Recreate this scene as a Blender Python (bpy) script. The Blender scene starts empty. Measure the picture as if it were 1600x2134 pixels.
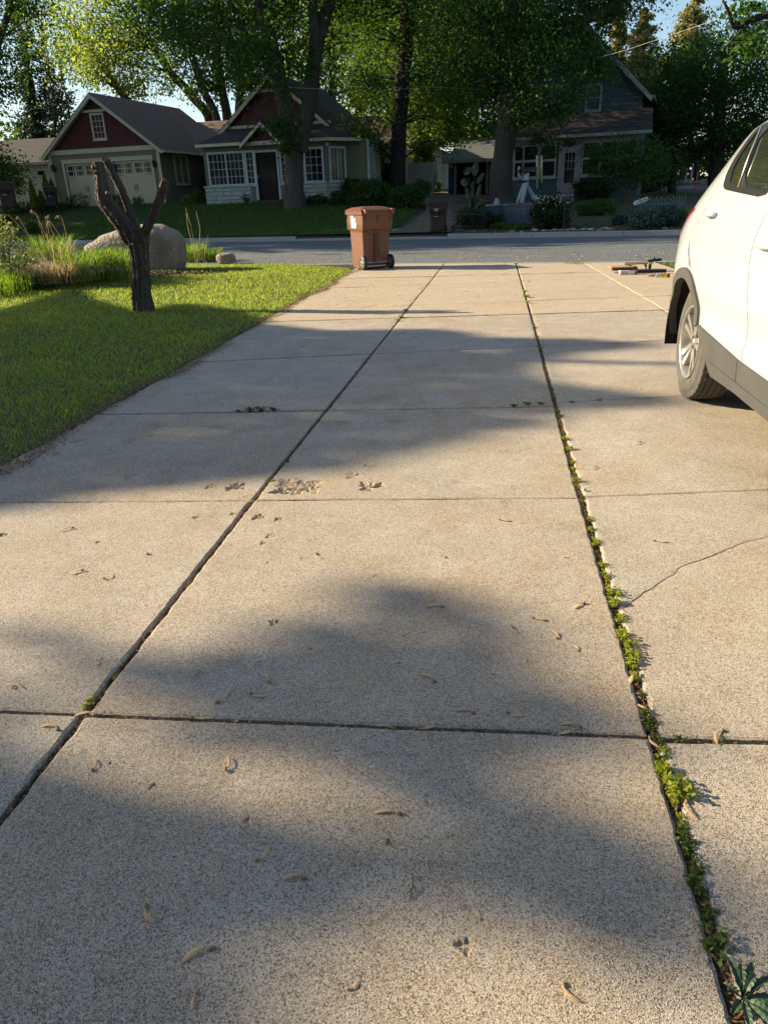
import bpy, math, random
import numpy as np
from mathutils import Vector, Matrix
from mathutils.geometry import delaunay_2d_cdt

scene = bpy.context.scene
COL = scene.collection
PI = math.pi
rad = math.radians
RNG = np.random.default_rng(7)
random.seed(7)

# ------------------------------------------------------------------ camera
CAM_H = 1.4
FPX, CX, CY = 1500.0, 800.0, 1067.0

def _cam_axes(vp=(1030, 402), roll=2.0):
    Y = np.array([vp[0] - CX, vp[1] - CY, FPX], float)
    Y /= np.linalg.norm(Y)
    dx, dy = math.sin(rad(roll)), math.cos(rad(roll))
    D = np.array([dx, dy, -(dx * Y[0] + dy * Y[1]) / Y[2]])
    D /= np.linalg.norm(D)
    X = np.cross(D, Y)
    if X[0] < 0:
        X = -X
    return np.array([X, Y, -D])

CR = _cam_axes()
CC = np.array([0.0, 0.0, CAM_H])
cam_data = bpy.data.cameras.new('camera')
cam_data.sensor_fit = 'VERTICAL'
cam_data.sensor_height = 36.0
cam_data.lens = FPX / 2134.0 * 36.0
cam_data.clip_start = 0.05
cam_data.clip_end = 2000.0
cam = bpy.data.objects.new('camera', cam_data)
COL.objects.link(cam)
m4 = Matrix.Identity(4)
for i in range(3):
    m4[i][0] = CR[i][0]
    m4[i][1] = -CR[i][1]
    m4[i][2] = -CR[i][2]
    m4[i][3] = CC[i]
cam.matrix_world = m4
scene.camera = cam

# ------------------------------------------------------------------ light
SUN_EL = 22.5
SUN_AZ = -83.7                      # clockwise from +Y (the street end of the driveway)
S = np.array([math.sin(rad(SUN_AZ)) * math.cos(rad(SUN_EL)), math.cos(rad(SUN_AZ)) * math.cos(rad(SUN_EL)), math.sin(rad(SUN_EL))])
world = bpy.data.worlds.new('World')
scene.world = world
world.use_nodes = True
wt = world.node_tree
wt.nodes.clear()
sky = wt.nodes.new('ShaderNodeTexSky')
sky.sky_type = 'NISHITA'
sky.sun_disc = False
sky.sun_elevation = rad(SUN_EL)
sky.sun_rotation = rad(SUN_AZ)
sky.air_density = 1.0
sky.dust_density = 0.6
sky.ozone_density = 1.5
bg = wt.nodes.new('ShaderNodeBackground')
bg.inputs['Strength'].default_value = 0.078
wo = wt.nodes.new('ShaderNodeOutputWorld')
wt.links.new(sky.outputs[0], bg.inputs['Color'])
wt.links.new(bg.outputs[0], wo.inputs['Surface'])
sl = bpy.data.lights.new('sun', 'SUN')
sl.energy = 5.0
sl.angle = rad(0.53)
sl.color = (1.0, 0.83, 0.56)
sun = bpy.data.objects.new('sun', sl)
COL.objects.link(sun)
sun.location = (-30, 0, 30)
sun.rotation_euler = Vector(-S).to_track_quat('-Z', 'Y').to_euler()
scene.view_settings.view_transform = 'Standard'
scene.view_settings.look = 'None'
scene.view_settings.gamma = 1.0
scene.view_settings.use_curve_mapping = False
scene.view_settings.exposure = 1.33
cy = scene.cycles
cy.max_bounces = 6
cy.diffuse_bounces = 3
cy.glossy_bounces = 3
cy.transmission_bounces = 4
cy.transparent_max_bounces = 8
cy.caustics_reflective = False
cy.caustics_refractive = False

# ------------------------------------------------------------------ photo measurements -> world
def ray(px, py):
    return CR @ np.array([px - CX, py - CY, FPX])
def gp(px, py, z=0.0):
    d = ray(px, py)
    return CC + d * ((z - CC[2]) / d[2])
def at(px, py, Y):
    d = ray(px, py)
    return CC + d * ((Y - CC[1]) / d[1])
def near_edge(x):
    return 16.72 - 0.155 * x
def far_edge(x):
    return 26.9 - 0.20 * x
def smooth(t):
    t = np.clip(t, 0, 1)
    return t * t * (3 - 2 * t)
def terr(x, y):
    x = np.asarray(x, float); y = np.asarray(y, float)
    d = y - far_edge(x)
    top = 1.0 + 0.5 * smooth((3 - x) / 13.0)
    far = 0.13 + (top - 0.13) * smooth(d / 11.0) + 0.035 * np.clip(y - 40, 0, 25)
    mound = 0.16 * np.exp(-(((x + 9.0) / 3.6) ** 2 + ((y - 15.2) / 1.6) ** 2))
    lawn = 0.012 * (np.sin(x * 1.7 + y * 0.6) + np.sin(y * 1.3 - x * 0.5)) * smooth((-3.6 - x) / 1.5)
    nearz = mound + lawn
    z = np.where(d > 0.30, far, np.where(y > near_edge(x), -0.008, nearz))
    return z
def gt(px, py):
    """ground point under a pixel of the photo, on the terrain"""
    d = ray(px, py)
    ts = np.linspace(0.5, 90, 4000) / d[1]
    P = CC[None, :] + d[None, :] * ts[:, None]
    h = P[:, 2] - terr(P[:, 0], P[:, 1])
    k = int(np.argmax(h < 0)) if (h < 0).any() else len(h) - 1
    return P[k]

# ------------------------------------------------------------------ objects
def mesh_from(name, v, f, mat=None, smooth_=False, attr=None):
    me = bpy.data.meshes.new(name)
    v = np.asarray(v, np.float32)
    if isinstance(f, np.ndarray):
        n, k = f.shape
        me.vertices.add(len(v)); me.vertices.foreach_set('co', v.ravel())
        me.loops.add(n * k); me.loops.foreach_set('vertex_index', f.astype(np.int32).ravel())
        me.polygons.add(n)
        me.polygons.foreach_set('loop_start', np.arange(0, n * k, k, dtype=np.int32))
        me.update(calc_edges=True)
    else:
        me.from_pydata(v.tolist(), [], f)
    if smooth_:
        me.polygons.foreach_set('use_smooth', np.ones(len(me.polygons), bool))
    if mat is not None:
        me.materials.append(mat)
    if attr is not None:
        for an, av in attr.items():
            a = me.attributes.new(an, 'FLOAT', 'POINT')
            a.data.foreach_set('value', np.asarray(av, np.float32))
    me.update()
    return me

def tag(o, label=None, cat=None, group=None, kind=None):
    if label: o['label'] = label
    if cat: o['category'] = cat
    if group: o['group'] = group
    if kind: o['kind'] = kind
    return o

def link(name, me, parent=None, loc=(0, 0, 0), rotz=0.0):
    o = bpy.data.objects.new(name, me)
    COL.objects.link(o)
    o.location = loc
    o.rotation_euler = (0, 0, rotz)
    if parent is not None: o.parent = parent
    return o

def thing(name, label, cat, loc=(0, 0, 0), rotz=0.0, group=None):
    o = bpy.data.objects.new(name, None)
    o.empty_display_size = 0.2
    COL.objects.link(o)
    o.location = loc; o.rotation_euler = (0, 0, rotz)
    return tag(o, label, cat, group)

def copy_tree(o, parent=None):
    c = o.copy(); COL.objects.link(c); c.parent = parent
    for ch in list(o.children):
        copy_tree(ch, c)
    return c

class MB:
    """collects shapes; build() makes ONE mesh object of them"""
    def __init__(s, off=(0, 0, 0)):
        s.v = []; s.f = []; s.off = np.array(off, float)
    def add(s, v, f):
        n = len(s.v)
        s.v.extend([tuple(np.asarray(p, float) - s.off) for p in v])
        s.f.extend([tuple(i + n for i in q) for q in f])
        return s
    def box(s, x0, x1, y0, y1, z0, z1):
        v = [(x0, y0, z0), (x1, y0, z0), (x1, y1, z0), (x0, y1, z0), (x0, y0, z1), (x1, y0, z1), (x1, y1, z1), (x0, y1, z1)]
        return s.add(v, [(0, 3, 2, 1), (4, 5, 6, 7), (0, 1, 5, 4), (1, 2, 6, 5), (2, 3, 7, 6), (3, 0, 4, 7)])
    def prism(s, pts, axis, a0, a1):
        """pts: 2D outline in the other two axes (in xyz order), extruded along axis"""
        n = len(pts)
        def mk(p, a):
            q = [p[0], p[1]]; q.insert(axis, a); return tuple(q)
        v = [mk(p, a0) for p in pts] + [mk(p, a1) for p in pts]
        f = [tuple(range(n))[::-1], tuple(range(n, 2 * n))] + [(i, (i + 1) % n, n + (i + 1) % n, n + i) for i in range(n)]
        return s.add(v, f)
    def hexa(s, a, b):
        """two quads of 4 points each joined"""
        return s.add(list(a) + list(b), [(0, 3, 2, 1), (4, 5, 6, 7), (0, 1, 5, 4), (1, 2, 6, 5), (2, 3, 7, 6), (3, 0, 4, 7)])
    def tube(s, pts, r, n=8, cap=True, squash=None):
        pts = [np.array(p, float) for p in pts]
        if not hasattr(r, '__len__'): r = [r] * len(pts)
        rings = []; up = None
        for i, p in enumerate(pts):
            a = pts[max(i - 1, 0)]; b = pts[min(i + 1, len(pts) - 1)]
            t = b - a; t /= (np.linalg.norm(t) + 1e-9)
            if up is None:
                up = np.array([0, 0, 1.0]) if abs(t[2]) < 0.9 else np.array([0, 1.0, 0])
            x = np.cross(up, t); x /= (np.linalg.norm(x) + 1e-9)
            y = np.cross(t, x); up = y
            rings.append([p + r[i] * (math.cos(2 * PI * k / n) * x + math.sin(2 * PI * k / n) * y) for k in range(n)])
        v = [q for rg in rings for q in rg]
        f = []
        for i in range(len(pts) - 1):
            for k in range(n):
                f.append((i * n + k, i * n + (k + 1) % n, (i + 1) * n + (k + 1) % n, (i + 1) * n + k))
        if cap:
            f.append(tuple(range(n))[::-1]); f.append(tuple(range((len(pts) - 1) * n, len(pts) * n)))
        return s.add(v, f)
    def bar(s, a, b, w, h=None):
        h = h or w
        a = np.array(a, float); b = np.array(b, float)
        t = b - a; t /= np.linalg.norm(t)
        up = np.array([0, 0, 1.0]) if abs(t[2]) < 0.95 else np.array([0, 1.0, 0])
        x = np.cross(t, up); x /= np.linalg.norm(x); y = np.cross(x, t)
        q = [(-1, -1), (1, -1), (1, 1), (-1, 1)]
        return s.hexa([a + x * w / 2 * i + y * h / 2 * j for i, j in q], [b + x * w / 2 * i + y * h / 2 * j for i, j in q])
    def lathe(s, c, prof, axis=2, n=20):
        """prof: list of (radius, along axis)"""
        v = []
        for r_, h in prof:
            for k in range(n):
                a = 2 * PI * k / n
                q = [r_ * math.cos(a), r_ * math.sin(a)]; q.insert(axis, h)
                v.append((c[0] + q[0], c[1] + q[1], c[2] + q[2]))
        f = []
        for i in range(len(prof) - 1):
            for k in range(n):
                f.append((i * n + k, i * n + (k + 1) % n, (i + 1) * n + (k + 1) % n, (i + 1) * n + k))
        return s.add(v, f)
    def build(s, name, mat, parent=None, smooth_=False, bevel=0.0, loc=(0, 0, 0), rotz=0.0):
        me = mesh_from(name, np.array(s.v) if s.v else np.zeros((0, 3)), s.f, mat, smooth_)
        import bmesh
        bm = bmesh.new(); bm.from_mesh(me)
        bmesh.ops.recalc_face_normals(bm, faces=bm.faces)
        if bevel > 0:
            bmesh.ops.bevel(bm, geom=bm.edges[:], offset=bevel, segments=2, affect='EDGES', profile=0.6, clamp_overlap=True)
        bm.to_mesh(me); bm.free()
        if smooth_:
            me.polygons.foreach_set('use_smooth', np.ones(len(me.polygons), bool))
        return link(name, me, parent, loc, rotz)

# ------------------------------------------------------------------ materials
def _nodes(name):
    m = bpy.data.materials.new(name); m.use_nodes = True
    nt = m.node_tree; nt.nodes.clear()
    return m, nt, nt.nodes, nt.links

def mat(name, col, rough=0.7, var=None, var2=None, bump=None, metal=0.0, spec=0.5, coat=0.0, dirt=None, stretch=None, trans=0.0):
    """var: (scale, colour2, contrast); bump: (scale, strength, distance)"""
    m, nt, N, L = _nodes(name)
    out = N.new('ShaderNodeOutputMaterial'); b = N.new('ShaderNodeBsdfPrincipled')
    L.new(b.outputs[0], out.inputs[0])
    b.inputs['Roughness'].default_value = rough
    b.inputs['Metallic'].default_value = metal
    b.inputs['Specular IOR Level'].default_value = spec
    b.inputs['Coat Weight'].default_value = coat
    if coat: b.inputs['Coat Roughness'].default_value = 0.05
    tc = N.new('ShaderNodeTexCoord'); co = tc.outputs['Object']
    if stretch:
        mp = N.new('ShaderNodeMapping'); mp.inputs['Scale'].default_value = stretch
        L.new(co, mp.inputs[0]); co = mp.outputs[0]
    cur = None
    def mixin(cur, spec_):
        sc, c2, con = spec_
        nz = N.new('ShaderNodeTexNoise'); nz.inputs['Scale'].default_value = sc; nz.inputs['Detail'].default_value = 6
        nz.inputs['Roughness'].default_value = 0.65
        L.new(co, nz.inputs['Vector'])
        cr = N.new('ShaderNodeMapRange'); cr.inputs[1].default_value = 0.5 - 0.25 / con; cr.inputs[2].default_value = 0.5 + 0.25 / con
        L.new(nz.outputs[0], cr.inputs[0])
        mx = N.new('ShaderNodeMix'); mx.data_type = 'RGBA'
        L.new(cr.outputs[0], mx.inputs['Factor'])
        if cur is None: mx.inputs['A'].default_value = (*col, 1)
        else: L.new(cur, mx.inputs['A'])
        mx.inputs['B'].default_value = (*c2, 1)
        return mx.outputs['Result']
    if var: cur = mixin(None, var)
    if var2: cur = mixin(cur, var2)
    if cur is None: b.inputs['Base Color'].default_value = (*col, 1)
    else: L.new(cur, b.inputs['Base Color'])
    if bump:
        nz = N.new('ShaderNodeTexNoise'); nz.inputs['Scale'].default_value = bump[0]; nz.inputs['Detail'].default_value = 5
        L.new(co, nz.inputs['Vector'])
        bp = N.new('ShaderNodeBump'); bp.inputs['Strength'].default_value = bump[1]; bp.inputs['Distance'].default_value = bump[2]
        L.new(nz.outputs[0], bp.inputs['Height']); L.new(bp.outputs[0], b.inputs['Normal'])
    return m

def leaf_mat(name, c1, c2, c3=None, tr=0.45, rough=0.5, tcol=None):
    m, nt, N, L = _nodes(name)
    out = N.new('ShaderNodeOutputMaterial')
    geo = N.new('ShaderNodeNewGeometry')
    cr = N.new('ShaderNodeValToRGB')
    e = cr.color_ramp.elements
    e[0].position = 0; e[0].color = (*c1, 1)
    e[1].position = 1.0; e[1].color = (*(c3 or c2), 1)
    if c3:
        k = e.new(0.6); k.color = (*c2, 1)
    L.new(geo.outputs['Random Per Island'], cr.inputs[0])
    df = N.new('ShaderNodeBsdfPrincipled'); df.inputs['Roughness'].default_value = rough
    df.inputs['Specular IOR Level'].default_value = 0.2
    L.new(cr.outputs[0], df.inputs['Base Color'])
    tl = N.new('ShaderNodeBsdfTranslucent')
    hs = N.new('ShaderNodeMix'); hs.data_type = 'RGBA'; hs.blend_type = 'MULTIPLY'; hs.inputs['Factor'].default_value = 1
    L.new(cr.outputs[0], hs.inputs['A']); hs.inputs['B'].default_value = (*(tcol or (1.9, 1.7, 0.7)), 1)
    L.new(hs.outputs['Result'], tl.inputs['Color'])
    mx = N.new('ShaderNodeMixShader'); mx.inputs[0].default_value = tr
    L.new(df.outputs[0], mx.inputs[1]); L.new(tl.outputs[0], mx.inputs[2])
    L.new(mx.outputs[0], out.inputs[0])
    return m

def concrete_mat(name, base, dark, light, stain, speck=150.0, bumpd=0.004, bumps=0.8, rough=0.9):
    m, nt, N, L = _nodes(name)
    out = N.new('ShaderNodeOutputMaterial'); b = N.new('ShaderNodeBsdfPrincipled'); L.new(b.outputs[0], out.inputs[0])
    b.inputs['Roughness'].default_value = rough; b.inputs['Specular IOR Level'].default_value = 0.25
    geo = N.new('ShaderNodeNewGeometry'); P = geo.outputs['Position']
    def noise(sc, det=4, ro=0.6):
        n = N.new('ShaderNodeTexNoise'); n.inputs['Scale'].default_value = sc; n.inputs['Detail'].default_value = det
        n.inputs['Roughness'].default_value = ro; L.new(P, n.inputs['Vector']); return n.outputs[0]
    def ramp(src, a, b_):
        r = N.new('ShaderNodeMapRange'); r.inputs[1].default_value = a; r.inputs[2].default_value = b_; L.new(src, r.inputs[0]); return r.outputs[0]
    def mix(f, A, B, k=1.0):
        x = N.new('ShaderNodeMix'); x.data_type = 'RGBA'
        if k != 1.0:
            mm = N.new('ShaderNodeMath'); mm.operation = 'MULTIPLY'; mm.inputs[1].default_value = k; L.new(f, mm.inputs[0]); f = mm.outputs[0]
        L.new(f, x.inputs['Factor'])
        for s_, c in (('A', A), ('B', B)):
            if isinstance(c, tuple): x.inputs[s_].default_value = (*c, 1)
            else: L.new(c, x.inputs[s_])
        return x.outputs['Result']
    oi = N.new('ShaderNodeObjectInfo')
    c = mix(oi.outputs['Random'], base, stain, 0.55)
    big = ramp(noise(0.75, 5), 0.42, 0.66)
    c = mix(big, c, stain, 0.75)
    wear = ramp(noise(1.3, 8, 0.8), 0.5, 0.62)
    c = mix(wear, c, light, 0.32)
    mid = ramp(noise(3.5, 6, 0.7), 0.42, 0.72)
    c = mix(mid, c, light, 0.45)
    blot = ramp(noise(1.9, 7, 0.75), 0.56, 0.72)
    c = mix(blot, c, dark, 0.5)
    oil = ramp(noise(4.7, 3, 0.5), 0.68, 0.76)
    c = mix(oil, c, dark, 0.5)
    # aggregate grains: pale and dark sand
    vo = N.new('ShaderNodeTexVoronoi'); vo.inputs['Scale'].default_value = speck; L.new(P, vo.inputs['Vector'])
    sep = N.new('ShaderNodeSeparateColor'); L.new(vo.outputs['Color'], sep.inputs[0])
    c = mix(ramp(sep.outputs[0], 0.60, 0.78), c, dark, 0.9)
    c = mix(ramp(sep.outputs[1], 0.72, 0.9), c, light, 0.8)
    vo2 = N.new('ShaderNodeTexVoronoi'); vo2.inputs['Scale'].default_value = speck * 0.42; L.new(P, vo2.inputs['Vector'])
    sep2 = N.new('ShaderNodeSeparateColor'); L.new(vo2.outputs['Color'], sep2.inputs[0])
    c = mix(ramp(sep2.outputs[0], 0.84, 0.94), c, dark, 0.4)
    # spalled pits: clean pale broken stone
    at_ = N.new('ShaderNodeAttribute'); at_.attribute_name = 'pit'
    c = mix(at_.outputs['Fac'], c, stain, 0.35)
    L.new(c, b.inputs['Base Color'])
    nb = noise(speck * 0.8, 3, 0.8)
    nb2 = noise(40, 4, 0.6)
    ad = N.new('ShaderNodeMath'); ad.operation = 'MULTIPLY_ADD'; ad.inputs[1].default_value = 0.5
    L.new(nb2, ad.inputs[0]); L.new(nb, ad.inputs[2])
    ad2 = N.new('ShaderNodeMath'); ad2.operation = 'MULTIPLY_ADD'; ad2.inputs[1].default_value = 0.6
    L.new(vo.outputs['Distance'], ad2.inputs[0]); L.new(ad.outputs[0], ad2.inputs[2])
    bp = N.new('ShaderNodeBump'); bp.inputs['Strength'].default_value = bumps; bp.inputs['Distance'].default_value = bumpd
    L.new(ad2.outputs[0], bp.inputs['Height']); L.new(bp.outputs[0], b.inputs['Normal'])
    return m

def glass_dark(name, col=(0.02, 0.025, 0.03), rough=0.04, spec=0.9):
    return mat(name, col, rough, spec=spec)

def pip(px, py, poly):
    """points in polygon, vectorised"""
    px = np.asarray(px); py = np.asarray(py)
    inside = np.zeros(px.shape, bool)
    n = len(poly)
    for i in range(n):
        x0, y0 = poly[i]; x1, y1 = poly[(i + 1) % n]
        c = ((y0 > py) != (y1 > py)) & (px < (x1 - x0) * (py - y0) / ((y1 - y0) if y1 != y0 else 1e-12) + x0)
        inside ^= c
    return inside

def seg_dist(P, poly, closed=True):
    P = np.asarray(P, float); d = np.full(len(P), 1e9)
    n = len(poly)
    for i in range(n if closed else n - 1):
        a = np.array(poly[i], float); b = np.array(poly[(i + 1) % n], float)
        ab = b - a; t = np.clip(((P - a) @ ab) / (ab @ ab + 1e-12), 0, 1)
        d = np.minimum(d, np.linalg.norm(P - (a + t[:, None] * ab), axis=1))
    return d

def cdt(outer, pts, holes=()):
    """triangulate a polygon with holes and interior points; returns (verts2d, tris)"""
    vs = [Vector((float(a), float(b))) for a, b in outer]; ed = [(i, (i + 1) % len(outer)) for i in range(len(outer))]
    for h in holes:
        k = len(vs); vs += [Vector((float(a), float(b))) for a, b in h]; ed += [(k + i, k + (i + 1) % len(h)) for i in range(len(h))]
    vs += [Vector((float(a), float(b))) for a, b in pts]
    V, E_, F, *_ = delaunay_2d_cdt(vs, ed, [], 0, 1e-5)
    V = np.array([(p.x, p.y) for p in V]); F = np.array([f for f in F if len(f) == 3])
    c = V[F].mean(axis=1)
    ok = pip(c[:, 0], c[:, 1], outer)
    for h in holes: ok &= ~pip(c[:, 0], c[:, 1], h)
    return V, F[ok]
# ------------------------------------------------------------------ ground, road, lawns
M_soil = mat('soil', (0.075, 0.055, 0.035), 0.95, var=(6, (0.03, 0.022, 0.015), 1.5), var2=(1.2, (0.12, 0.09, 0.06), 1.2), bump=(18, 0.7, 0.03))
M_grassbase = mat('grass_base', (0.035, 0.05, 0.014), 0.95, var=(5, (0.05, 0.042, 0.02), 1.5), bump=(30, 0.8, 0.03))
M_asphalt = concrete_mat('asphalt', (0.115, 0.13, 0.14), (0.065, 0.072, 0.08), (0.22, 0.23, 0.23), (0.145, 0.158, 0.165), speck=60, bumpd=0.003, bumps=0.6)
M_conc = concrete_mat('concrete', (0.45, 0.395, 0.32), (0.12, 0.102, 0.09), (0.66, 0.61, 0.54), (0.43, 0.315, 0.19), speck=430)
M_conc2 = concrete_mat('concrete_apron', (0.50, 0.415, 0.305), (0.22, 0.17, 0.12), (0.58, 0.50, 0.39), (0.43, 0.33, 0.215), speck=200, bumpd=0.002, bumps=0.4)
M_kerb = concrete_mat('kerb_concrete', (0.36, 0.34, 0.30), (0.17, 0.16, 0.14), (0.5, 0.48, 0.43), (0.28, 0.26, 0.22), speck=120, bumpd=0.003, bumps=0.5)
M_jointdirt = mat('joint_dirt', (0.06, 0.04, 0.028), 0.95, var=(60, (0.02, 0.014, 0.01), 2), var2=(25, (0.13, 0.085, 0.05), 1.5), bump=(120, 1.0, 0.01))
M_dirt = mat('dirt_track', (0.13, 0.10, 0.068), 0.95, var=(3, (0.07, 0.06, 0.035), 1.3), var2=(25, (0.2, 0.16, 0.12), 2), bump=(40, 0.8, 0.02))

def grid_mesh(xs, ys, fz):
    X, Y = np.meshgrid(xs, ys)
    Z = fz(X, Y)
    v = np.stack([X.ravel(), Y.ravel(), Z.ravel()], 1)
    nx, ny = len(xs), len(ys)
    i = np.arange(nx - 1)[None, :] + (np.arange(ny - 1) * nx)[:, None]
    f = np.stack([i, i + 1, i + nx + 1, i + nx], -1).reshape(-1, 4)
    return v, f

# near ground: a flat sheet under everything this side of the street
v = [(-400, -60, -0.12), (400, -60, -0.12), (400, 30, -0.12), (-400, 30, -0.12)]
tag(link('ground', mesh_from('ground', v, [(0, 1, 2, 3)], M_grassbase)), kind='structure')
# terrain beyond the street
ax = np.concatenate([np.arange(-400, -60, 20), np.arange(-60, 60, 0.6), np.arange(60, 401, 20)])
tt = np.concatenate([np.arange(0, 16, 0.35), np.arange(16, 60, 2), np.arange(60, 420, 30)])
X, T = np.meshgrid(ax, tt)
Y = far_edge(X) + 0.12 + T
Z = np.where(T < 0.01, 0.0, terr(X, np.maximum(Y, far_edge(X) + 0.31)) + 0.02 * np.sin(X * 2.1) * np.sin(Y * 1.7))
nx, ny = len(ax), len(tt)
i = np.arange(nx - 1)[None, :] + (np.arange(ny - 1) * nx)[:, None]
tag(link('terrain', mesh_from('terrain', np.stack([X.ravel(), Y.ravel(), Z.ravel()], 1), np.stack([i, i + 1, i + nx + 1, i + nx], -1).reshape(-1, 4), M_soil, True)), kind='structure')

# road: one asphalt sheet, slightly crowned
ax = np.concatenate([np.arange(-300, -40, 20), np.arange(-40, 40.1, 1.0), np.arange(60, 301, 20)])
s_ = np.linspace(0, 1, 15)
X, Sx = np.meshgrid(ax, s_)
Y = near_edge(X) + 0.35 + Sx * (far_edge(X) - 0.25 - near_edge(X) - 0.35)
Z = -0.022 + 0.05 * np.sin(Sx * PI)
nx, ny = len(ax), len(s_)
i = np.arange(nx - 1)[None, :] + (np.arange(ny - 1) * nx)[:, None]
tag(link('road', mesh_from('road', np.stack([X.ravel(), Y.ravel(), Z.ravel()], 1), np.stack([i, i + 1, i + nx + 1, i + nx], -1).reshape(-1, 4), M_asphalt, True)), kind='structure')

# gutter (near side, flush) and kerb (far side) in cast segments
gut = thing('gutter', None, None); tag(gut, kind='structure')
x = -42.0
while x < 36:
    w = 3.02
    a0 = near_edge(x); a1 = near_edge(x + w - 0.03)
    mb = MB()
    mb.hexa([(x, a0 - 0.02, -0.1), (x + w - 0.03, a1 - 0.02, -0.1), (x + w - 0.03, a1 + 0.36, -0.1), (x, a0 + 0.36, -0.1)],
            [(x, a0 - 0.02, 0.0), (x + w - 0.03, a1 - 0.02, 0.0), (x + w - 0.03, a1 + 0.36, -0.018), (x, a0 + 0.36, -0.018)])
    mb.build('gutter_segment', M_kerb, gut)
    x += w
krb = thing('kerb', None, None); tag(krb, kind='structure')
apx0, apx1 = gp(560, 500)[0], gp(925, 491)[0]
x = -48.0
while x < 42:
    w = 2.9
    low = apx0 < x + w / 2 < apx1
    h = 0.035 if low else 0.13
    prof = [(-0.30, -0.1), (-0.30, -0.012), (-0.02, 0.0), (0.02, h * 0.85), (0.06, h), (0.2, h), (0.2, -0.1)]
    x1 = x + w - 0.015
    v = [(x, far_edge(x) + p[0], p[1]) for p in prof] + [(x1, far_edge(x1) + p[0], p[1]) for p in prof]
    n = len(prof)
    mb = MB().add(v, [tuple(range(n))[::-1], tuple(range(n, 2 * n))] + [(k, (k + 1) % n, n + (k + 1) % n, n + k) for k in range(n)])
    mb.build('kerb_segment', M_kerb, krb)
    x += w

def patch_on_terrain(name, poly, mat_, dz, step=0.5, kind='structure'):
    poly = [tuple(p) for p in poly]
    P = np.array(poly); x0, y0 = P.min(0); x1, y1 = P.max(0)
    out = []
    for k in range(len(poly)):
        a = np.array(poly[k]); b = np.array(poly[(k + 1) % len(poly)])
        n = max(1, int(np.linalg.norm(b - a) / step))
        for q in range(n): out.append(tuple(a + (b - a) * q / n))
    gx, gy = np.meshgrid(np.arange(x0, x1, step), np.arange(y0, y1, step))
    g = np.stack([gx.ravel(), gy.ravel()], 1) + RNG.uniform(-0.1, 0.1, (gx.size, 2)) * step
    g = g[pip(g[:, 0], g[:, 1], out)]; g = g[seg_dist(g, out) > step * 0.3]
    V, F = cdt(out, g)
    z = terr(V[:, 0], V[:, 1]) + dz
    return tag(link(name, mesh_from(name, np.column_stack([V, z]), F, mat_, True)), kind=kind)

far_lawn_poly = [(-45, far_edge(-45) + 0.32), (-20, far_edge(-20) + 0.32), (-4.0, far_edge(-4.0) + 0.32), (-3.8, 29.5), (-3.6, 31.5), (-3.2, 33.2), (-4.6, 36.5), (-12, 39.0), (-13.5, 39.4), (-20.5, 40), (-22, 44), (-45, 48)]
patch_on_terrain('far_lawn', far_lawn_poly, M_grassbase, 0.03)
drive_poly = [tuple(gt(570, 497)[:2]), (-3.9, 28.2), (-3.3, 30.5), (-2.9, 33.5), (-3.4, 38), (-3.6, 47), (0.8, 47), (0.2, 38), (-1.0, 33), (-1.6, 29.5), (-1.5, far_edge(-1.5) + 0.3)]
patch_on_terrain('dirt_track', drive_poly, M_dirt, 0.05)
ap = MB()
n_ap = 3
for k in range(n_ap):
    xa = apx0 + (apx1 - apx0) * k / n_ap + 0.01; xb = apx0 + (apx1 - apx0) * (k + 1) / n_ap - 0.01
    xa2, xb2 = max(xa, apx0 + 2.2) if k == 0 else xa, xb
    y0a, y0b = far_edge(xa) + 0.205, far_edge(xb) + 0.205
    d = 1.7
    z1 = float(terr(xb, y0b + d)) + 0.02
    ap.hexa([(xa, y0a, -0.05), (xb, y0b, -0.05), (xb2, y0b + d, z1 - 0.1), (xa2, y0a + d, z1 - 0.1)],
            [(xa, y0a, 0.04), (xb, y0b, 0.04), (xb2, y0b + d, z1 + 0.03), (xa2, y0a + d, z1 + 0.03)])
tag(ap.build('pavement', M_kerb), kind='structure')

# ------------------------------------------------------------------ the driveway: cast slabs
def xcol(k, y):
    t = [(-2.87, -2.87, -2.86, -2.94), (-1.185, -1.18, -1.125, -1.06), (0.485, 0.465, 0.49, 0.50), (2.2, 2.18, 2.14, 1.90), (3.7, 3.7, 3.6, 3.3)][k]
    return float(np.interp(y, [0.5, 3.5, 9.3, 16.2], t))
def lfun(*pp):
    P = [gp(*p) for p in pp]; P = sorted([(p[0], p[1]) for p in P])
    (xa, ya), (xb, yb) = P[0], P[-1]
    return lambda x: ya + (yb - ya) * (x - xa) / (xb - xa)
ROWS = [lambda x: -1.85, lambda x: -0.12 + 0.02 * x, lfun((165, 1488), (1350, 1535)), lfun((0, 1046), (1190, 1037)), lfun((230, 862), (1100, 846)),
        lfun((475, 750), (1385, 708)), lfun((600, 669), (1385, 645)), lfun((611, 646), (1000, 631)), lfun((654, 619), (1385, 593)), lfun((701, 599), (1385, 576)),
        lfun((760, 579), (1220, 567)), lambda x: near_edge(x) - 0.03]
ROWS_R = {3: lfun((1222, 1035), (1600, 1020)), 4: lfun((1150, 838), (1400, 825)), 2: lfun((1395, 1541), (1600, 1546))}
GAPX = [0.0, 0.009, 0.012, 0.009, 0.0]
GAPY = [0.005, 0.006, 0.007, 0.008, 0.012, 0.010, 0.010, 0.009, 0.010, 0.011, 0.012, 0.004]
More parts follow.
